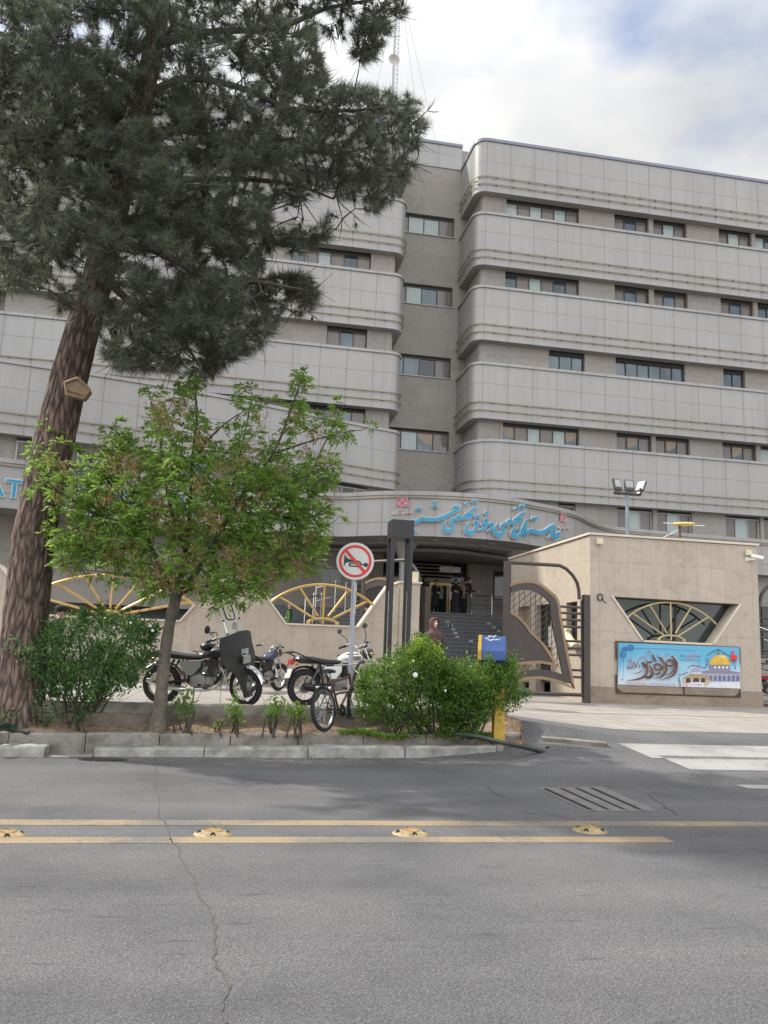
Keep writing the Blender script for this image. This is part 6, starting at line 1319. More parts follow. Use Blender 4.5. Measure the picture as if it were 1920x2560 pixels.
M_['twig'] = mat('twig_bark', (.055, .045, .038), .9, var=.3)
AR, AU, AF = (np.array(v) for v in (CR, CU, CF))
def pxw(x, y, Y):                             # arrays of 1659-scale pixels and depths -> points
    d = AR[None]*((x*K-960)/FPX)[:, None]-AU[None]*((y*K-1280)/FPX)[:, None]+AF[None]
    return np.array([0, 0, EYE])+d*(Y/d[:, 1])[:, None]
def inpoly(x, y, P):
    r = np.zeros(len(x), bool); n = len(P)
    for i in range(n):
        (x0, y0), (x1, y1) = P[i], P[(i+1) % n]
        if y0 == y1: continue
        c = ((y0 > y) != (y1 > y)) & (x < (x1-x0)*(y-y0)/(y1-y0)+x0); r ^= c
    return r
def sample(P, n, holes=()):
    xs, ys = [p[0] for p in P], [p[1] for p in P]; X = np.zeros(0); Yy = np.zeros(0)
    while len(X) < n:
        x = npr.uniform(min(xs), max(xs), n*2); y = npr.uniform(min(ys), max(ys), n*2); k = inpoly(x, y, P)
        for hx, hy, rx, ry, pr in holes: k &= ~((((x-hx)/rx)**2+((y-hy)/ry)**2 < 1) & (npr.random(len(x)) < pr))
        X = np.concatenate([X, x[k]]); Yy = np.concatenate([Yy, y[k]])
    return X[:n], Yy[:n]
def unit(v): return v/np.maximum(1e-9, np.linalg.norm(v, axis=1))[:, None]
def leafquads(P, D, ln, wd):                  # diamonds: base, side, tip, side
    n = len(P); S = unit(np.cross(D, npr.normal(size=(n, 3)))); ln = np.broadcast_to(ln, n)[:, None]; wd = np.broadcast_to(wd, n)[:, None]
    Nn = np.cross(D, S); mid = P+D*ln*.45+Nn*wd*.25
    V = np.stack([P, mid+S*wd*.5, P+D*ln, mid-S*wd*.5], 1).reshape(-1, 3); return V, np.arange(4*n).reshape(n, 4)
def needles(P, D, ln, wd):
    n = len(P); S = unit(np.cross(D, npr.normal(size=(n, 3)))); ln = np.broadcast_to(ln, n)[:, None]
    V = np.stack([P-S*wd*.5, P+S*wd*.5, P+D*ln], 1).reshape(-1, 3); return V, np.arange(3*n).reshape(n, 3)
# ---------- big pine
PYD = 12.95
base = Pk(42, 1560, PYD); pine = thing('pine_tree', 'tall leaning pine with a thick rough trunk and wide dark crown', 'tree', (base.x, PYD, .3))
tp = [(40,1590,.40),(44,1540,.37),(47,1450,.325),(58,1300,.31),(80,1130,.305),(112,970,.30),(140,850,.29),(165,760,.28),(188,680,.265),(214,590,.25),(252,440,.22),(300,250,.19),(338,60,.16),(365,-180,.13),(385,-460,.09),(400,-760,.04)]
tps = spline([tuple(Pk(x, y, PYD+.0004*(1560-y)))+(r,) for x, y, r in tp], 8)
from mathutils import noise as mn
mb = MB(); rs = []; tps2 = spline(tps, 5); NS = 110; zc_ = 0
for i, (x, y, z, r) in enumerate(tps2):
    ring = []
    for k in range(NS):
        a = 2*math.pi*k/NS; ca, sa = math.cos(a), math.sin(a)
        big = mn.noise(Vector((ca*1.3, sa*1.3, z*.9)))*.07; n1 = mn.noise(Vector((ca*4.2+3, sa*4.2, z*1.5+.6*mn.noise(Vector((ca*2, sa*2, z*3)))))); rid = 1-abs(n1)*2.2; n2 = mn.noise(Vector((ca*9, sa*9, z*5)))
        rr_ = r*(1+big-.075*max(0, rid)**2.2+.035*n2+(.16*max(0, mn.noise(Vector((ca*1.6, sa*1.6, 5)))+.25) if z < .75 else 0)*(1-z/.8)); ring.append((x+rr_*ca, y+rr_*sa, z))
    rs.append(ring)
mb.rings(rs, 0, True, True); mb.build('trunk', M_['bark'], pine, world=True, smooth=0)
for p_ in pine.children[0].data.polygons: p_.use_smooth = True
LIMBS = [[(250,450),(330,392),(440,388),(545,388),(640,400),(720,430)], [(290,290),(400,282),(500,315),(615,322),(740,330),(860,300)], [(310,210),(400,170),(520,190),(620,232),(740,240),(880,225)], [(330,100),(450,70),(600,60),(700,20),(800,0),(870,-20)],
         [(230,520),(330,540),(450,600),(560,610),(650,625)], [(215,590),(290,660),(380,720),(430,790)], [(230,520),(140,480),(60,500),(-40,560)], [(270,380),(160,330),(60,300),(-60,330)], [(310,200),(200,120),(80,90),(-60,60)], [(345,20),(240,-60),(100,-120),(-50,-150)],
         [(360,-150),(480,-200),(620,-220),(760,-180)], [(375,-320),(460,-420),(580,-440)], [(375,-320),(280,-400),(140,-420)], [(395,-620),(460,-700)], [(395,-620),(330,-690)], [(240,480),(330,470),(430,500),(520,560)], [(222,560),(200,640),(170,660)]]
LYo = [0, .6, -.7, .4, -.9, -.5, .5, -.8, .8, -.4, .3, -.9, .7, .2, -.3, 1.2, .9]
mb = MB(); limbpts = []
for Lm, yo in zip(LIMBS, LYo):
    n = len(Lm); P_ = [tuple(Pk(x, y, PYD+.0004*(1560-y)+yo*(i/(n-1))*2.0)) for i, (x, y) in enumerate(Lm)]; S_ = spline(P_, 5); m_ = len(S_)
    mb.tube(S_, [.075*(1-.8*i/(m_-1)) for i in range(m_)], 0, 7); limbpts += S_
MAIN = [(-80,-80),(700,-80),(690,90),(698,150),(715,185),(760,190),(800,185),(840,197),(925,215),(930,262),(900,300),(903,335),(880,395),(855,428),(800,460),(765,485),(745,475),(700,515),(655,543),(625,545),(600,520),(575,555),(560,600),(598,690),(580,735),(540,760),(490,780),(455,818),(420,820),(385,798),(330,795),(275,800),(240,785),(218,740),(205,690),(150,660),(130,672),(110,635),(60,620),(-80,630)]
TOPR = [(690,-80),(880,-80),(878,15),(855,55),(828,90),(805,125),(775,140),(745,95),(700,70)]
SML = [(560,600),(620,592),(672,602),(688,640),(665,675),(610,683),(570,680)]
UP = [(-80,-80),(880,-80),(820,-230),(700,-300),(640,-450),(520,-560),(450,-760),(400,-800),(340,-740),(260,-540),(120,-480),(20,-300),(-80,-200)]
holes = [(725,130,36,46,1), (700,445,75,24,.8), (640,475,60,22,.7), (570,400,40,26,.6), (175,70,30,22,.8), (225,85,16,22,.8), (590,255,26,14,.6), (420,520,30,14,.6), (30,480,60,22,.4), (310,560,22,10,.7), (660,360,40,16,.5), (780,430,60,16,.4), (560,230,40,18,.5)]
cx, cy, dep = [], [], []
for P_, n, h_, sp_y in ((MAIN, 1150, holes, 1.9), (TOPR, 60, (), .8), (SML, 26, (), .25), (UP, 330, (), 1.8)):
    x, y = sample(P_, n, h_); cx.append(x); cy.append(y); dep.append(npr.uniform(-sp_y, sp_y, n)+(0 if P_ is not SML else -.6))
cx, cy, dep = np.concatenate(cx), np.concatenate(cy), np.concatenate(dep); dep += PYD+.0004*(1560-cy)
CC = pxw(cx, cy, dep); LPa = np.array(limbpts+[t_[:3] for t_ in tps[60:]])
NP_, ND = [], []
def grow(wood, C_):
    pts = [wood]; d = np.array([((wood-c)**2).sum(1).min() for c in C_]); W_ = wood.copy(); out_ = []
    for i in np.argsort(d):
        c = C_[i]; e = ((W_-c)**2).sum(1); q = W_[int(np.argmin(e))]; out_.append((c, q)); v = c-q; W_ = np.concatenate([W_, [q+v*.6, c]])
    return out_
for c, q in grow(LPa, CC):
    v = Vector(c-q); ln = v.length
    out_ = (v.normalized() if ln > .05 else Vector((0,0,1)))
    if ln > .08:
        midp = Vector(q)+v*.5+Vector((rnd.gauss(0, .06), rnd.gauss(0, .06), rnd.gauss(-.02, .06)*ln)); mb.tube(spline([tuple(q), tuple(midp), tuple(c)], 3), [.016, .014, .013, .011, .01, .008, .006], 0, 4, False)
    for k in range(rnd.randint(3, 5)):
        dr = (out_*.7+Vector((rnd.gauss(0, .6), rnd.gauss(0, .6), rnd.gauss(.1, .5)))).normalized(); l2 = rnd.uniform(.18, .42)
        e = Vector(c)+dr*l2; mb.tube([tuple(c), tuple(Vector(c)+dr*l2*.55+Vector((0,0,-.015))), tuple(e)], [.007, .005, .003], 0, 3, False)
        for t_ in ((.45, .75, 1.0) if l2 > .28 else (.6, 1.0)): NP_.append(Vector(c)+dr*l2*t_); ND.append(dr)
mb.build('branches', M_['twig'], pine, world=True, smooth=60)
NP_, ND = np.array(NP_), np.array(ND); m_ = 40
def topx(P): 
    v = P-np.array([0, 0, EYE]); d = v@AF; return (960+FPX*(v@AR)/d)/K, (1280-FPX*(v@AU)/d)/K
def keep_in(P, polys, hl=()):
    x, y = topx(P); k = np.zeros(len(P), bool)
    for q in polys: k |= inpoly(x, y, q)
    for hx, hy, rx, ry, pr in hl: k &= ~((((x-hx)/rx)**2+((y-hy)/ry)**2 < .8) & (pr > .65))
    return k
kk_ = keep_in(NP_, (MAIN, TOPR, SML, UP), holes) | (topx(NP_)[1] < -60) | (topx(NP_)[0] < 5); NP_, ND = NP_[kk_], ND[kk_]
P2 = np.repeat(NP_, m_, 0)+npr.normal(size=(len(NP_)*m_, 3))*.012; D2 = unit(np.repeat(ND, m_, 0)*.75+npr.normal(size=(len(NP_)*m_, 3))*.55+np.array([0, 0, -.12]))
V, F = needles(P2, D2, npr.uniform(.13, .23, len(P2)), .0085); fast('crown', V, F, M_['needle'], pine, True)
mb = MB()
for k in range(60): 
    c = CC[rnd.randrange(len(CC))]; mb.lathe([(.001, -.04), (.02, -.025), (.024, 0), (.016, .025), (.001, .04)], 0, 7, Matrix.Translation(Vector(c)+Vector((rnd.gauss(0, .15), rnd.gauss(0, .15), rnd.gauss(0, .1)))))
o = mb.build('pine_cones', M_['twig'], pine, world=True); o['kind'] = 'stuff'
# bird house on the trunk: flat five sided wooden box
hp = [(140,826),(168,816),(195,842),(181,860),(144,852)]; yb_ = PYD-.42
bh = thing('bird_feeder', 'flat five sided wooden bird box fixed to the pine trunk', 'bird box', Pk(166, 840, yb_))
pp = [Pk(x, y, yb_) for x, y in hp]; cc_ = sum(pp, Vector())/5
MMf = Matrix(((1,0,0,0),(0,0,1,0),(0,1,0,0),(0,0,0,1)))
mb = MB(); mb.prism([(p.x, p.z) for p in pp], yb_+.02, yb_+.2, 0, MMf); mb.build('back_board', M_['wood'], bh, world=True, smooth=0)
mb = MB()
for i in range(5): a, b = pp[i], pp[(i+1) % 5]; mb.tube([a+Vector((0,-.005*(i % 2),0)), b+Vector((0,-.005*(i % 2),0))], .02, 0, 4)
mb.tube([pp[0].lerp(pp[4], .55)+Vector((0,-.01,0)), pp[2].lerp(pp[3], .75)+Vector((0,-.01,0))], .014, 0, 4); mb.build('rim', mat('birdhouse_edge', (.27, .175, .1), .6, var=.2, scale=15), bh, world=True, smooth=0)
# ---------- young ash by the kerb
AY = 12.72; ab = Pk(338, 1573, AY); ash = thing('ash_tree', 'small bright green tree with brown seed bunches beside the kerb', 'tree', (ab.x, AY, .3))
def PW(x, y, Y): return tuple(Pk(x, y, Y))
mb = MB()
tr_ = [(336,1590,.17),(340,1572,.135),(346,1530,.1),(350,1480,.09),(357,1410,.085),(366,1350,.08),(378,1300,.085),(384,1270,.075)]
sp_ = spline([PW(x, y, AY)+(r,) for x, y, r in tr_], 6); mb.tube([s[:3] for s in sp_], [s[3]*(1+.05*math.sin(i)) for i, s in enumerate(sp_)], 0, 14)
mb.build('trunk', M_['ashbark'], ash, world=True, smooth=60)
ABR = [([(380,1285),(362,1262),(350,1235),(330,1190),(300,1130),(250,1060),(210,1010)], -.2, .05), ([(384,1275),(392,1240),(400,1190),(410,1110),(415,1000),(425,900),(420,825)], .25, .055), ([(384,1272),(410,1255),(440,1210),(480,1140),(530,1060),(590,980),(630,880),(655,805)], -.3, .05), ([(382,1290),(420,1270),(480,1265),(540,1290)], -.6, .03),
       ([(440,1210),(500,1160),(580,1110),(660,1040),(700,960),(745,870)], .5, .04), ([(400,1190),(370,1100),(350,1000),(345,920),(320,850)], .6, .035), ([(330,1190),(270,1185),(190,1190),(130,1180)], .3, .03), ([(300,1130),(230,1120),(140,1070),(90,1030)], -.5, .03), ([(250,1060),(200,1000),(130,950),(95,945)], .2, .02),
       ([(480,1140),(510,1020),(530,930),(545,850)], .4, .03), ([(580,1110),(660,1120),(715,1090)], -.5, .022), ([(500,1160),(600,1190),(690,1200)], .3, .025), ([(590,980),(680,950),(760,930)], -.2, .02), ([(380,1250),(330,1250),(250,1240),(150,1225)], -.5, .022), ([(530,1060),(620,1040),(720,1010)], -.6, .022), ([(415,1000),(450,950),(500,905),(555,875)], -.4, .022), ([(350,1000),(290,960),(240,925)], -.3, .02)]
mb = MB(); alp = []
for Lm, yo, r0 in ABR:
    n = len(Lm); S_ = spline([PW(x, y, AY+yo*1.9*i/(n-1)) for i, (x, y) in enumerate(Lm)], 5); m_ = len(S_); mb.tube(S_, [max(.006, r0*(1-.85*i/(m_-1))) for i in range(m_)], 0, 7); alp += S_
ACR = [(70,1010),(80,942),(130,928),(162,960),(160,1000),(200,1000),(225,922),(260,932),(300,960),(330,905),(312,842),(332,838),(352,900),(380,830),(400,802),(428,815),(430,870),(480,860),(520,835),(545,832),(552,872),(500,915),(560,920),(600,868),(640,830),(645,798),(660,797),(665,850),(655,880),(690,885),(740,857),(755,880),(745,930),(766,930),(720,985),(738,1030),(700,1055),(690,1105),(730,1095),(733,1120),(692,1160),(718,1195),(708,1230),(640,1240),(600,1250),(540,1300),(470,1308),(420,1290),(395,1255),(340,1285),(300,1300),(290,1250),(230,1245),(160,1228),(115,1212),(100,1150),(128,1120),(100,1080),(68,1050)]
ah = [(475,895,44,55,.97), (590,905,34,60,.95), (285,890,34,55,.97), (695,960,26,46,.9), (640,955,34,24,.7), (350,1150,14,40,.6), (400,1180,14,30,.6), (560,985,26,16,.5), (180,960,22,30,.9), (450,960,24,14,.5), (660,1070,26,16,.5), (310,960,18,30,.5)]
x, y = sample(ACR, 720, ah); x2, y2 = sample([(150,1000),(330,960),(560,960),(700,1000),(690,1220),(480,1290),(300,1240),(140,1200)], 380, ah[5:])
x, y = np.concatenate([x, x2]), np.concatenate([y, y2]); rel = np.clip(1-np.abs((x-400)/370)**2, .12, 1)
CCa = pxw(x, y, AY+npr.uniform(-1.25, 1.25, len(x))*rel); ALP = np.array(alp); tips_ = np.array([q for q in alp if q[2] > 3.0][::3]); CCa = np.concatenate([CCa, tips_+npr.normal(size=tips_.shape)*.06, tips_+npr.normal(size=tips_.shape)*.1])
Q, Dq = [], []
for c, q_ in grow(ALP, CCa):
    v = Vector(c-q_); ln = v.length
    if ln > .06: mb.tube([tuple(q_), tuple(Vector(q_)+v*.5+Vector((0, 0, -.12*ln))), tuple(c)], [.008, .006, .003], 0, 4, False)
    o_ = v.normalized() if ln > .05 else Vector((0, 0, 1))
    for k in range(6):                         # compound leaves: leaflets along a drooping stalk
        d_ = (o_*.5+Vector((rnd.gauss(0, .8), rnd.gauss(0, .8), rnd.gauss(.1, .5)))).normalized(); L_ = rnd.uniform(.10, .17); sd = d_.cross(Vector((0, 0, 1))); sd = sd.normalized() if sd.length > .01 else Vector((1, 0, 0))
        for i_ in range(7):
            t_ = .3+.7*(i_//2+1)/4 if i_ < 6 else 1.0; b_ = Vector(c)+d_*L_*t_+Vector((0, 0, -.05*t_*t_))
            dl = (d_*.75+sd*(.9 if i_ % 2 else -.9)*(i_ < 6)+Vector((rnd.gauss(0, .15), rnd.gauss(0, .15), -.25+rnd.gauss(0, .15)))).normalized(); Q.append(b_); Dq.append(dl)
mb.build('branches', M_['twig'], ash, world=True, smooth=60)
Q, Dq = np.array(Q), np.array(Dq); V, F = leafquads(Q, Dq, npr.uniform(.05, .105, len(Q)), npr.uniform(.018, .036, len(Q))); fast('crown', V, F, M_['ash_leaf'], ash, True)
SD = [(110,985),(135,1000),(130,1050),(250,990),(270,1000),(300,1000),(240,1060),(265,1085),(330,1060),(345,1080),(350,1100),(380,1120),(400,1130),(360,860),(375,900),(400,860),(440,930),(470,1000),(500,1050),(520,1090),(565,1060),(600,1010),(560,900),(590,1080),(640,905),(660,960),(690,930),(430,1040),(440,1090),(290,1180),(250,1170),(310,1230),(340,1215),(360,1230),(390,1200),(540,1170),(570,1180),(600,1160),(620,1170),(560,1210),(530,1215),(640,1215),(680,1160),(655,1250-40),(420,1180),(470,1130),(500,1190),(200,1130),(165,1150),(240,1205),(340,890),(330,870),(585,1240),(430,1250),(375,1250),(160,1210),(290,1050),(520,1000),(545,960),(705,985),(710,1080)]
Q, Dq = [], []
for (x, y) in SD:
    c = Vector(Pk(x+rnd.gauss(0, 5), y+rnd.gauss(0, 5), AY-rnd.uniform(.7, 1.35)*max(.15, 1-((x-400)/370)**2)))
    for k in range(rnd.randint(55, 100)): Q.append(c+Vector((rnd.gauss(0, .07), rnd.gauss(0, .07), rnd.uniform(-.2, .08)))); Dq.append(Vector((rnd.gauss(0, .22), rnd.gauss(0, .22), -1)).normalized())
Q, Dq = np.array(Q), np.array(Dq); V, F = leafquads(Q, Dq, npr.uniform(.04, .06, len(Q)), .015); fast('seed_clusters', V, F, M_['seed'], ash, True)
# ---------- shrubs
def shrub(name, label, P_, Yc, dpt, nstem, ncl, m_leaf, base_px, lsize=.05, shoots=None, flowers=(), cat='bush', per=26, spread=.075, group=None, rz=.32):
    bx_ = [Pk(x, 1560, Yc).x for x in base_px]; t = thing(name, label, cat, (sum(bx_)/len(bx_), Yc, rz), 0, group)
    x, y = sample(P_, ncl); xs = [p[0] for p in P_]; ys = [p[1] for p in P_]; mx_, my_ = (min(xs)+max(xs))/2, (min(ys)+max(ys))/2
    kp = npr.random(ncl) < np.where(y > min(ys)+.74*(max(ys)-min(ys)), .45, 1.0)*(.75+.25*np.sin(x*.11+y*.07)); x, y = x[kp], y[kp]; ncl = len(x)
    el = np.clip(1-((x-mx_)/(max(xs)-min(xs))*1.7)**2-.5*((y-my_)/(max(ys)-min(ys))*1.6)**2, .15, 1); C_ = pxw(x, y, Yc+npr.uniform(-dpt, dpt, ncl)*np.sqrt(el))
    mb = MB()
    for k in range(nstem):
        e = C_[rnd.randrange(ncl)]; b_ = Vector((rnd.choice(bx_)+rnd.gauss(0, .06), Yc+rnd.gauss(0, .07), rz-.05)); mid = b_.lerp(Vector(e), .5)+Vector((rnd.gauss(0, .06), rnd.gauss(0, .06), .1))
        mb.tube(spline([tuple(b_), tuple(mid), tuple(e)], 4), [.014-.0012*i for i in range(9)], 0, 5, False)
    mb.build('stems', M_['twig'], t, world=True)
    ns_ = ncl//16; o_ = C_[npr.integers(0, ncl, ns_)]; cen = C_.mean(0); dv = unit(o_-cen+np.array([0, 0, .25]))
    for k in range(ns_):
        L_ = rnd.uniform(.06, .2); e = o_[k]+dv[k]*L_; mb2 = [o_[k]+dv[k]*L_*q for q in (.25, .5, .75, 1.0)]; C_ = np.concatenate([C_, np.array(mb2)])
    ncl = len(C_); n = ncl*per; sprd = np.concatenate([np.full((ncl-4*ns_)*per, spread), np.full(4*ns_*per, spread*.45)])[:, None]; Pq = np.repeat(C_, per, 0)+npr.normal(size=(n, 3))*sprd; D_ = unit(npr.normal(size=(n, 3))+np.array([0, -.35, .25])); V, F = leafquads(Pq, D_, lsize*npr.uniform(.5, 1.5, n)**1.0, lsize*npr.uniform(.3, .75, n)); fast('foliage', V, F, m_leaf, t, True)
    if shoots:
        x, y = sample(shoots, 46); C_ = pxw(x, y, Yc-dpt*.2+npr.uniform(-dpt, dpt, 46)*.5); n = 46*22; Pq = np.repeat(C_, 22, 0)+npr.normal(size=(n, 3))*.045; D_ = unit(npr.normal(size=(n, 3))+np.array([0, -.2, .7])); V, F = leafquads(Pq, D_, npr.uniform(.035, .055, n), .022); fast('new_shoots', V, F, M_['shoot'], t, True)
    for (fx, fy, r_) in flowers:
        p = Pk(fx, fy, Yc-dpt*.9); mb = MB()
        for k in range(9): a = k*2.4; q = p+Vector((math.cos(a), 0, math.sin(a)))*r_*.45*(k > 0); mb.sphere(q+Vector((0, -r_*.2*rnd.random(), 0)), (r_*.55, r_*.4, r_*.5), 0, 8, 5)
        mb.build('flower', M_['white'], t, world=True)
    return t
LB = [(15,1388),(60,1392),(85,1352),(130,1332),(200,1332),(262,1328),(318,1345),(345,1380),(335,1422),(300,1448),(270,1475),(245,1515),(200,1540),(110,1552),(75,1545),(85,1480),(58,1430)]
shrub('leafy_bush', 'dense dark green bush growing against the pine trunk', LB, 12.95, .5, 34, 720, M_['rose_dark'], (150, 190), .052, None, ((330,1362,.022), (325,1352,.02), (282,1345,.018)), spread=.07)
RB1 = [(775,1500),(788,1450),(830,1422),(850,1402),(880,1405),(890,1386),(905,1376),(922,1392),(955,1397),(960,1424),(970,1440),(965,1588),(930,1586),(860,1583),(805,1558),(782,1535)]
shrub('rose_bush', 'bright rose bush with yellow shoots and one white rose beside the bicycle', RB1, 12.98, .42, 30, 640, M_['rose_leaf'], (850, 900, 935), .05, [(885,1392),(905,1378),(955,1400),(958,1425),(930,1445),(880,1440)], ((897,1458,.042), (893,1428,.02), (850,1432,.015)), spread=.065)
RB2 = [(958,1440),(992,1438),(1012,1420),(1032,1440),(1060,1438),(1088,1442),(1097,1420),(1110,1426),(1110,1456),(1125,1490),(1120,1514),(1092,1530),(1060,1535),(1045,1560),(1030,1585),(958,1588)]
shrub('rose_bush', 'spreading rose bush hiding the post of the blue litter bin', RB2, 12.9, .42, 28, 700, M_['rose_leaf'], (985, 1020), .05, None, ((962,1492,.018),), spread=.065)
p = Pk(1031, 1580, 12.8); mb = MB(); mb.tube([tuple(p), tuple(Pk(1033, 1510, 12.85))], [.03, .024], 0, 8); tag(mb.build('wooden_stake', M_['kerb'], origin=tuple(p)), 'short grey stake standing in the rose bush near the bin', 'stake')
for (x, yb, yt, w_, lab) in ((400, 1560, 1485, 20, 'leafy sapling right beside the ash trunk'), (507, 1566, 1508, 16, 'small sapling below the front wheel of the black motorbike'), (592, 1566, 1500, 16, 'thin sapling below the rear of the white motorbike'), (645, 1568, 1512, 20, 'bushy sapling left of the bicycle wheel')):
    P_ = [(x-w_, yb-12), (x-w_*.8, (yb+yt)/2), (x-w_*.35, yt+8), (x, yt), (x+w_*.4, yt+8), (x+w_*.8, (yb+yt)/2), (x+w_, yb-12), (x, yb)]
    shrub('sapling', lab, P_, 12.68, .09, 7, 34, M_['ash_leaf'], (x,), .05, None, (), 'sapling', 12, .04, 'young saplings in the planting bed', .3)
for (x, y, s_) in ((478, 1566, 8), (10, 1552, 14), (30, 1556, 16), (100, 1565, 14), (170, 1558, 12)):
    P_ = [(x-s_, y), (x-s_, y-s_*.8), (x, y-s_*1.3), (x+s_, y-s_*.7), (x+s_, y)]
    shrub('weed', {478: 'tiny bright weed on the soil near the ash tree', 10: 'grey green weed at the left foot of the pine', 30: 'low weed in front of the pine trunk', 100: 'weed between the pine and the bush', 170: 'low weed in front of the dark bush'}[x], P_, 12.62, .06, 3, 12, M_['rose_dark'] if x != 478 else M_['shoot'], (x,), .035, None, (), 'weed', 12, .035, None, .3)
def gcover(name, P_, n, Y0, Y1, m_, ln, up, zf):
    x, y = sample(P_, n); W_ = pxw(x, y, npr.uniform(Y0, Y1, n)); W_[:, 2] = [zf(a, b) for a, b in W_[:, :2]]; D_ = unit(npr.normal(size=(n, 3))*np.array([1, 1, .3])+np.array([0, 0, up])); V, F = leafquads(W_, D_, npr.uniform(ln*.6, ln*1.3, n), ln*.4)
    return kind(fast(name, V, F, m_), 'stuff')
gcover('ground_weeds', [(735,1500),(880,1500),(880,1600),(735,1600)], 1500, 12.68, 12.95, M_['ash_leaf'], .06, 1.1, lambda a, b: soil_z(a, b)+.01+.05*rnd.random())
gcover('ground_weeds', [(940,1500),(1060,1500),(1060,1600),(940,1600)], 700, 12.68, 13.0, M_['rose_leaf'], .06, 1.1, lambda a, b: soil_z(a, b)+.01+.04*rnd.random())
gcover('leaf_litter', [(-100,1500),(1000,1500),(1000,1600),(-100,1600)], 2600, 12.55, 13.2, M_['seed'], .035, .1, lambda a, b: soil_z(a, b)+.012)
x = npr.uniform(-8, 6, 520); yk = np.array([kerb_y(v) for v in x])-.31-np.abs(npr.normal(size=520))*.28; W_ = np.stack([x, yk, np.array([gz(a, b) for a, b in zip(x, yk)])+.006], 1); D_ = unit(npr.normal(size=(520, 3))*np.array([1, 1, .15])); V, F = leafquads(W_, D_, npr.uniform(.015, .05, 520), npr.uniform(.01, .025, 520)); kind(fast('leaf_litter', V, F, M_['seed']), 'stuff')
# ================================================================== people
M_['cloth_black'] = mat('black_cloth', (.014, .014, .016), .85, var=.3, scale=12)
M_['cloth_brown'] = mat('brown_scarf', (.07, .032, .026), .85, var=.25, scale=14, bump=.4, bscale=30)
M_['cloth_grey'] = mat('grey_trousers', (.13, .12, .105), .85, var=.2)
M_['cloth_navy'] = mat('navy_cloth', (.03, .04, .06), .85, var=.2)
M_['cloth_pale'] = mat('pale_pink_cloth', (.5, .36, .31), .85, var=.1)
M_['hivis'] = mat('yellow_green_vest', (.1, .22, .045), .7, var=.08)
M_['hair_black'] = mat('black_hair', (.012, .01, .009), .6, var=.3)
M_['hair_grey'] = mat('grey_hair', (.42, .4, .38), .7, var=.2)
M_['shoe'] = mat('dark_shoe', (.015, .014, .013), .5)
M_['plaster'] = mat('white_face_plaster', (.78, .74, .7), .6)
M_['eye'] = mat('eye_dark', (.02, .015, .012), .4)
M_['lips'] = mat('lips', (.36, .12, .1), .5)
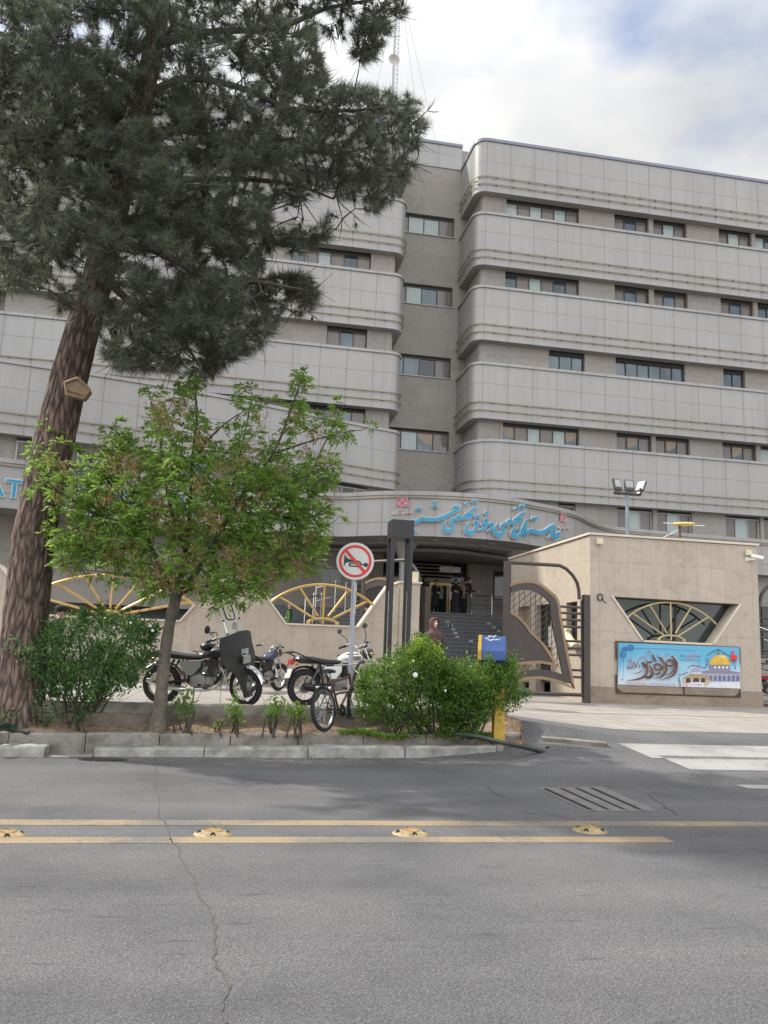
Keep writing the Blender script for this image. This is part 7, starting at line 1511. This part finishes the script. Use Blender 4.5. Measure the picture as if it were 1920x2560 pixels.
def person(label, loc, rz, h=1.7, top='cloth_black', legs='cloth_black', sleeve=None, arms=None, hair='short', haircol='hair_black', fem=False, coat=None, scarf=None, stride=.06, plaster=False, vest=False, skirt=False, group=None, cap=False):
    t = thing('person', label, 'person', loc, rz, group); s = h/1.70
    SH = .17 if fem else .195; HP = .095
    J = {}; E = []; Rd = {}
    def j(n, p, r, par=None, zone=None):
        J[n] = (Vector(p)*s, (r if isinstance(r, tuple) else (r, r))); Rd[n] = r
        if par: E.append((par, n, zone))
    j('pelvis', (0, 0, .94), (.15, .105)); j('waist', (0, .0, 1.09), (.125, .09), 'pelvis', 'legs' if not skirt else 'top'); j('chest', (0, .0, 1.29), (.15, .105), 'waist', 'top'); j('collar', (0, .015, 1.41), (.085, .07), 'chest', 'top'); j('neck', (0, .005, 1.48), .052, 'collar', 'skin')
    j('jaw', (0, -.012, 1.535), (.062, .07), 'neck', 'skin'); j('face', (0, -.005, 1.60), (.074, .09), 'jaw', 'skin'); j('crown', (0, .005, 1.655), (.062, .075), 'face', 'skin')
    arms = arms or [((.03, .03, 1.12), (.02, -.06, .87)), ((-.03, .03, 1.12), (-.02, -.06, .87))]
    for sd, (el, wr) in zip((1, -1), arms):
        k = 'R' if sd > 0 else 'L'
        j('sh'+k, (SH*sd, .01, 1.39), .058, 'collar', 'top'); e = Vector((SH*sd+el[0], el[1], el[2])); w_ = Vector((SH*sd+wr[0], wr[1], wr[2])); j('el'+k, e, .044, 'sh'+k, 'sleeve'); j('wr'+k, w_, .03, 'el'+k, 'sleeve')
        d = (w_-e).normalized(); pm = w_+d*.07; j('palm'+k, pm, (.04, .018), 'wr'+k, 'skin'); sidev = d.cross(Vector((0, 1, 0))); sidev = sidev.normalized() if sidev.length > .2 else Vector((1, 0, 0)); nn = d.cross(sidev)
        for i, (o_, L_) in enumerate(((-.03, .065), (-.01, .075), (.01, .07), (.03, .055))):
            a = pm+sidev*o_+d*.03; b = a+d*L_*.55+nn*.006; c = b+d*L_*.45+nn*.016; j(f'f{k}{i}a', a, .0095, 'palm'+k, 'skin'); j(f'f{k}{i}b', b, .0085, f'f{k}{i}a', 'skin'); j(f'f{k}{i}c', c, .0075, f'f{k}{i}b', 'skin')
        a = w_+d*.035+sidev*-.035; j(f't{k}a', a, .011, 'palm'+k, 'skin'); j(f't{k}b', a+(d*.8-sidev*.6).normalized()*.05, .009, f't{k}a', 'skin')
    for sd in (1, -1):
        k = 'R' if sd > 0 else 'L'; f = -stride*sd
        j('hip'+k, (HP*sd, 0, .88), .09, 'pelvis', 'legs'); j('kn'+k, (HP*sd*1.02, f*.6-.015, .49), .062, 'hip'+k, 'legs'); j('an'+k, (HP*sd, f+.02, .09), .043, 'kn'+k, 'legs'); j('heel'+k, (HP*sd, f+.03, .045), .04, 'an'+k, 'shoe'); j('toe'+k, (HP*sd*1.15, f-.15, .035), (.042, .03), 'heel'+k, 'shoe')
    names = list(J); idx = {n: i for i, n in enumerate(names)}
    me = bpy.data.meshes.new('body'); me.from_pydata([tuple(J[n][0]) for n in names], [(idx[a], idx[b]) for a, b, _ in E], []); o = bpy.data.objects.new('body', me); COL.objects.link(o)
    sk = o.modifiers.new('skin', 'SKIN'); sk.use_smooth_shade = True; sk.branch_smoothing = .6
    for n, sv in zip(names, me.skin_vertices[0].data): sv.radius = (J[n][1][0]*s, J[n][1][1]*s); sv.use_root = (n == 'pelvis')
    sb = o.modifiers.new('sub', 'SUBSURF'); sb.levels = 2; sb.render_levels = 2
    dg = bpy.context.evaluated_depsgraph_get(); m2 = bpy.data.meshes.new_from_object(o.evaluated_get(dg)); bpy.data.objects.remove(o); m2.name = 'body'
    zn = ['skin', 'top', 'sleeve', 'legs', 'shoe']; ms = [M_['skin'], M_[top], M_[sleeve or top], M_[legs], M_['shoe']]
    m2.materials.clear()
    for q in ms: m2.materials.append(q)
    A = np.array([J[a][0] for a, b, z in E]); B = np.array([J[b][0] for a, b, z in E]); Z = np.array([zn.index(z) for a, b, z in E]); ra = np.array([max(J[b][1])*s for a, b, z in E])
    Cn = np.array([p.center for p in m2.polygons]); D = B-A; tt = np.clip(((Cn[:, None]-A[None])*D[None]).sum(2)/np.maximum(1e-9, (D*D).sum(1))[None], 0, 1); ds = np.linalg.norm(Cn[:, None]-(A[None]+D[None]*tt[..., None]), axis=2)-ra[None]*.6
    m2.polygons.foreach_set('material_index', Z[ds.argmin(1)].astype(np.int32)); m2.polygons.foreach_set('use_smooth', [True]*len(m2.polygons))
    # face: eyes, brows, nose, mouth, ears added to the head
    mb = MB(); fy = -.093*s; hz = 1.605*s
    for sd in (-1, 1):
        mb.sphere((.03*sd*s, fy+.008*s, hz), (.015*s, .008*s, .007*s), 0, 8, 6); mb.cbox((.03*sd*s, fy+.004*s, hz+.02*s), (.034*s, .008*s, .006*s), 0); mb.sphere((.078*sd*s, .0, hz-.01*s), (.012*s, .02*s, .03*s), 1, 8, 6)
    mb.rings([[(-.005*s, fy, hz+.005*s), (.005*s, fy, hz+.005*s), (0, fy-.004*s, hz+.006*s)], [(-.015*s, fy+.004*s, hz-.035*s), (.015*s, fy+.004*s, hz-.035*s), (0, fy-.022*s, hz-.03*s)]], 2 if plaster else 1, True, True)
    mb.sphere((0, fy+.01*s, hz-.062*s), (.022*s, .01*s, .007*s), 3, 8, 6)
    if plaster: mb.sphere((0, fy+.012*s, hz-.008*s), (.05*s, .016*s, .018*s), 2, 10, 6); mb.sphere((0, fy+.022*s, hz+.035*s), (.045*s, .02*s, .022*s), 4, 10, 6)
    fo = mb.build('face_features', [M_['eye'], M_['skin'], M_['plaster'], M_['lips'], M_['skin']], None, smooth=60)
    bo = bpy.data.objects.new('body', m2); COL.objects.link(bo)
    import bmesh
    bm = bmesh.new(); bm.from_mesh(m2); n0 = len(ms); f0 = len(bm.faces); fm = fo.data; bm.from_mesh(fm); bm.faces.ensure_lookup_table()
    for q in (M_['eye'], M_['skin'], M_['plaster'], M_['lips'], M_['skin']): m2.materials.append(q)
    for i in range(f0, len(bm.faces)): bm.faces[i].material_index += n0
    bm.to_mesh(m2); bm.free(); bpy.data.objects.remove(fo); bo.parent = t
    if hair in ('short', 'long') and not scarf:
        mb = MB(); rows = []
        for i in range(9):
            ph = math.pi*(.02+.56*i/8); ring = []
            for k in range(20):
                a = 2*math.pi*k/20; front = max(0, -math.sin(a)); p2 = min(ph, math.pi*(.34 if front > .45 else .6)); z = 1.615+.105*math.cos(p2); r_ = math.sin(p2); ring.append((.084*r_*math.cos(a)*s, (.004+.1*r_*math.sin(a))*s, z*s))
            rows.append(ring)
        mb.rings(rows, 0, True)
        if hair == 'long': mb.cbox((0, .07*s, 1.47*s), (.16*s, .06*s, .26*s), 0, bev=.025)
        mb.build('hair', M_[haircol], t, smooth=60)
    if cap: mb = MB(); mb.sphere((0, .0, 1.64*s), (.1*s, .115*s, .085*s), 0, 16, 8); mb.cbox((0, -.13*s, 1.63*s), (.13*s, .1*s, .012*s), 0, (R(8), 0, 0), .005); mb.build('cap', M_['cloth_black'], t, smooth=50)
    if coat:
        lo = .42 if not skirt else .06
        rows = []
        for z, wx, wy in ((1.435, .07, .06), (1.40, SH*.92, .085), (1.33, SH*1.02, .125), (1.2, SH*.97, .128), (1.08, .155, .118), (.95, .18, .135), (.75, .19, .15), (lo, .2 if not skirt else .24, .165 if not skirt else .2)):
            rows.append([(wx*math.cos(a)*s*(1+.03*math.sin(7*a+z*9)*(z < 1)), (wy*math.sin(a)+.005)*s*(1+.04*math.sin(6*a+z*5)*(z < 1)), z*s) for a in lin(0, 2*math.pi, 33)[:-1]])
        mb = MB(); mb.rings(rows, 0); mb.build('coat', M_[coat], t, smooth=60)
    if scarf:                                  # head cloth: open round the face, falling over the shoulders
        mb = MB(); rows = []
        for q, (z, wx, wy, yo) in enumerate(((1.735, .02, .02, .01), (1.722, .06, .075, .008), (1.68, .092, .112, .01), (1.61, .102, .118, .014), (1.54, .1, .112, .016), (1.48, .088, .1, .01), (1.44, .12, .115, .0), (1.41, .17, .14, -.005), (1.375, .205, .155, -.01), (1.33, .20, .165, -.018), (1.26, .155, .165, -.03), (1.14, .11, .15, -.05))):
            row = []
            for a in lin(0, 2*math.pi, 41)[:-1]:
                x, y = wx*math.cos(a), wy*math.sin(a)+yo
                if 1.49 < z < 1.71 and y < -.035: w_ = (.072 if z < 1.66 else .055); x = max(abs(x), w_)*(1 if x >= 0 else -1); y = max(y, -.075)
                f = 1+.035*math.sin(9*a+z*20)*(z < 1.45); row.append((x*s*f, y*s*f, z*s))
            rows.append(row)
        n = 40; vs = [p for r_ in rows for p in r_]; fs = []
        for i in range(len(rows)-1):
            for k in range(n):
                zc = (rows[i][k][2]+rows[i+1][k][2])/2/s; yc = rows[i][k][1]/s; xc = (rows[i][k][0]+rows[i][(k+1) % n][0])/2/s
                if 1.485 < zc < 1.70 and yc < -.04 and abs(xc) < .066: continue
                fs.append((i*n+k, i*n+(k+1) % n, (i+1)*n+(k+1) % n, (i+1)*n+k))
        mb.add(vs, fs); mb.build('headscarf', M_[scarf], t, smooth=70)
    if vest:
        rows = [[(wx*math.cos(a)*s, wy*math.sin(a)*s, z*s) for a in lin(0, 2*math.pi, 25)[:-1]] for z, wx, wy in ((1.40, .15, .1), (1.3, .185, .135), (1.1, .17, .125), (.92, .18, .135))]
        mb = MB(); mb.rings(rows, 0); mb.cbox((0, -.14*s, 1.1*s), (.3*s, .01, .05*s), 1); mb.build('vest', [M_['hivis'], M_['signwhite']], t, smooth=60)
    return t
def stand(px_, pytop, Y, h=None, zg=None):     # foot point under a head seen at a pixel
    p = onY(px_, pytop, Y); return (p.x, Y, p.z-h if zg is None else zg)
p = stand(1086, 1543, 18.6, 1.73); zg = gz(p[0], p[1]); hh = onY(1086, 1543, 18.6).z-zg
person('woman in a brown headscarf with white plaster on her nose behind the rose bush', (p[0], p[1], zg), R(16), min(1.82, hh)/1.02, 'cloth_black', 'cloth_black', fem=True, coat='cloth_black', scarf='cloth_brown', plaster=True, arms=[((.05, .02, 1.12), (-.02, -.14, .98)), ((-.06, .04, 1.12), (-.05, -.05, .88))])
FOLD = [((.05, -.03, 1.13), (-.16, -.2, 1.12)), ((-.05, -.03, 1.13), (.16, -.22, 1.10))]
PG = 'people waiting at the hospital entrance'
def up(px_, Y, **k):
    return (onY(px_, 1480, Y).x, Y, LZ)
person('woman in black with one hand at her chin in front of the glass door', up(1090, 38.2), R(5), 1.6, fem=True, hair='long', coat='cloth_black', arms=[((.0, -.08, 1.12), (-.14, -.16, 1.36)), ((-.05, -.03, 1.13), (.16, -.2, 1.08))], group=PG)
person('woman in a long black chador standing right of the door', up(1139, 37.6), R(-10), 1.62, fem=True, coat='cloth_black', scarf='cloth_black', skirt=True, arms=FOLD, group=PG)
person('woman holding a small child in pale clothes by the stone wall', up(1156, 38.0), R(20), 1.66, fem=True, coat='cloth_black', scarf='cloth_pale', arms=[((.03, -.1, 1.14), (-.02, -.22, 1.12)), ((-.03, -.1, 1.14), (.1, -.24, 1.1))], group=PG)
q = up(1160, 37.72); person('small child in pale pink clothes carried on a woman\'s arm', (q[0], q[1], LZ+.72), R(40), .78, 'cloth_pale', 'cloth_pale', hair='short', group=PG)
person('man in a dark jacket and grey trousers facing right by the stone wall', up(1174, 37.6), R(62), 1.74, 'cloth_black', 'cloth_grey', hair='short', arms=[((.05, -.05, 1.12), (.0, -.3, 1.1)), ((-.04, 0, 1.12), (-.03, -.1, .9))], group=PG)
person('person in navy clothes half hidden behind the gate post at the entrance', up(1061, 38.0), R(30), 1.68, 'cloth_navy', 'cloth_black', fem=True, coat='cloth_navy', scarf='cloth_black', arms=FOLD, group=PG)
p = onY(724, 1507, 34.4); sy = .6+round((34.4-31)/.31)*.165
person('grey haired man in a dark jacket and yellow green vest seen through the wall opening', (p.x, 34.4, p.z-1.72), R(-75), 1.72, 'cloth_black', 'cloth_grey', hair='short', haircol='hair_grey', vest=True)
p = onY(126*K, 1306*K, 15.2); person('person in a black cap standing behind the dark bush', (p.x+.05, 15.2, .58), R(120), p.z-.58-.02, 'cloth_black', 'cloth_navy', cap=True)
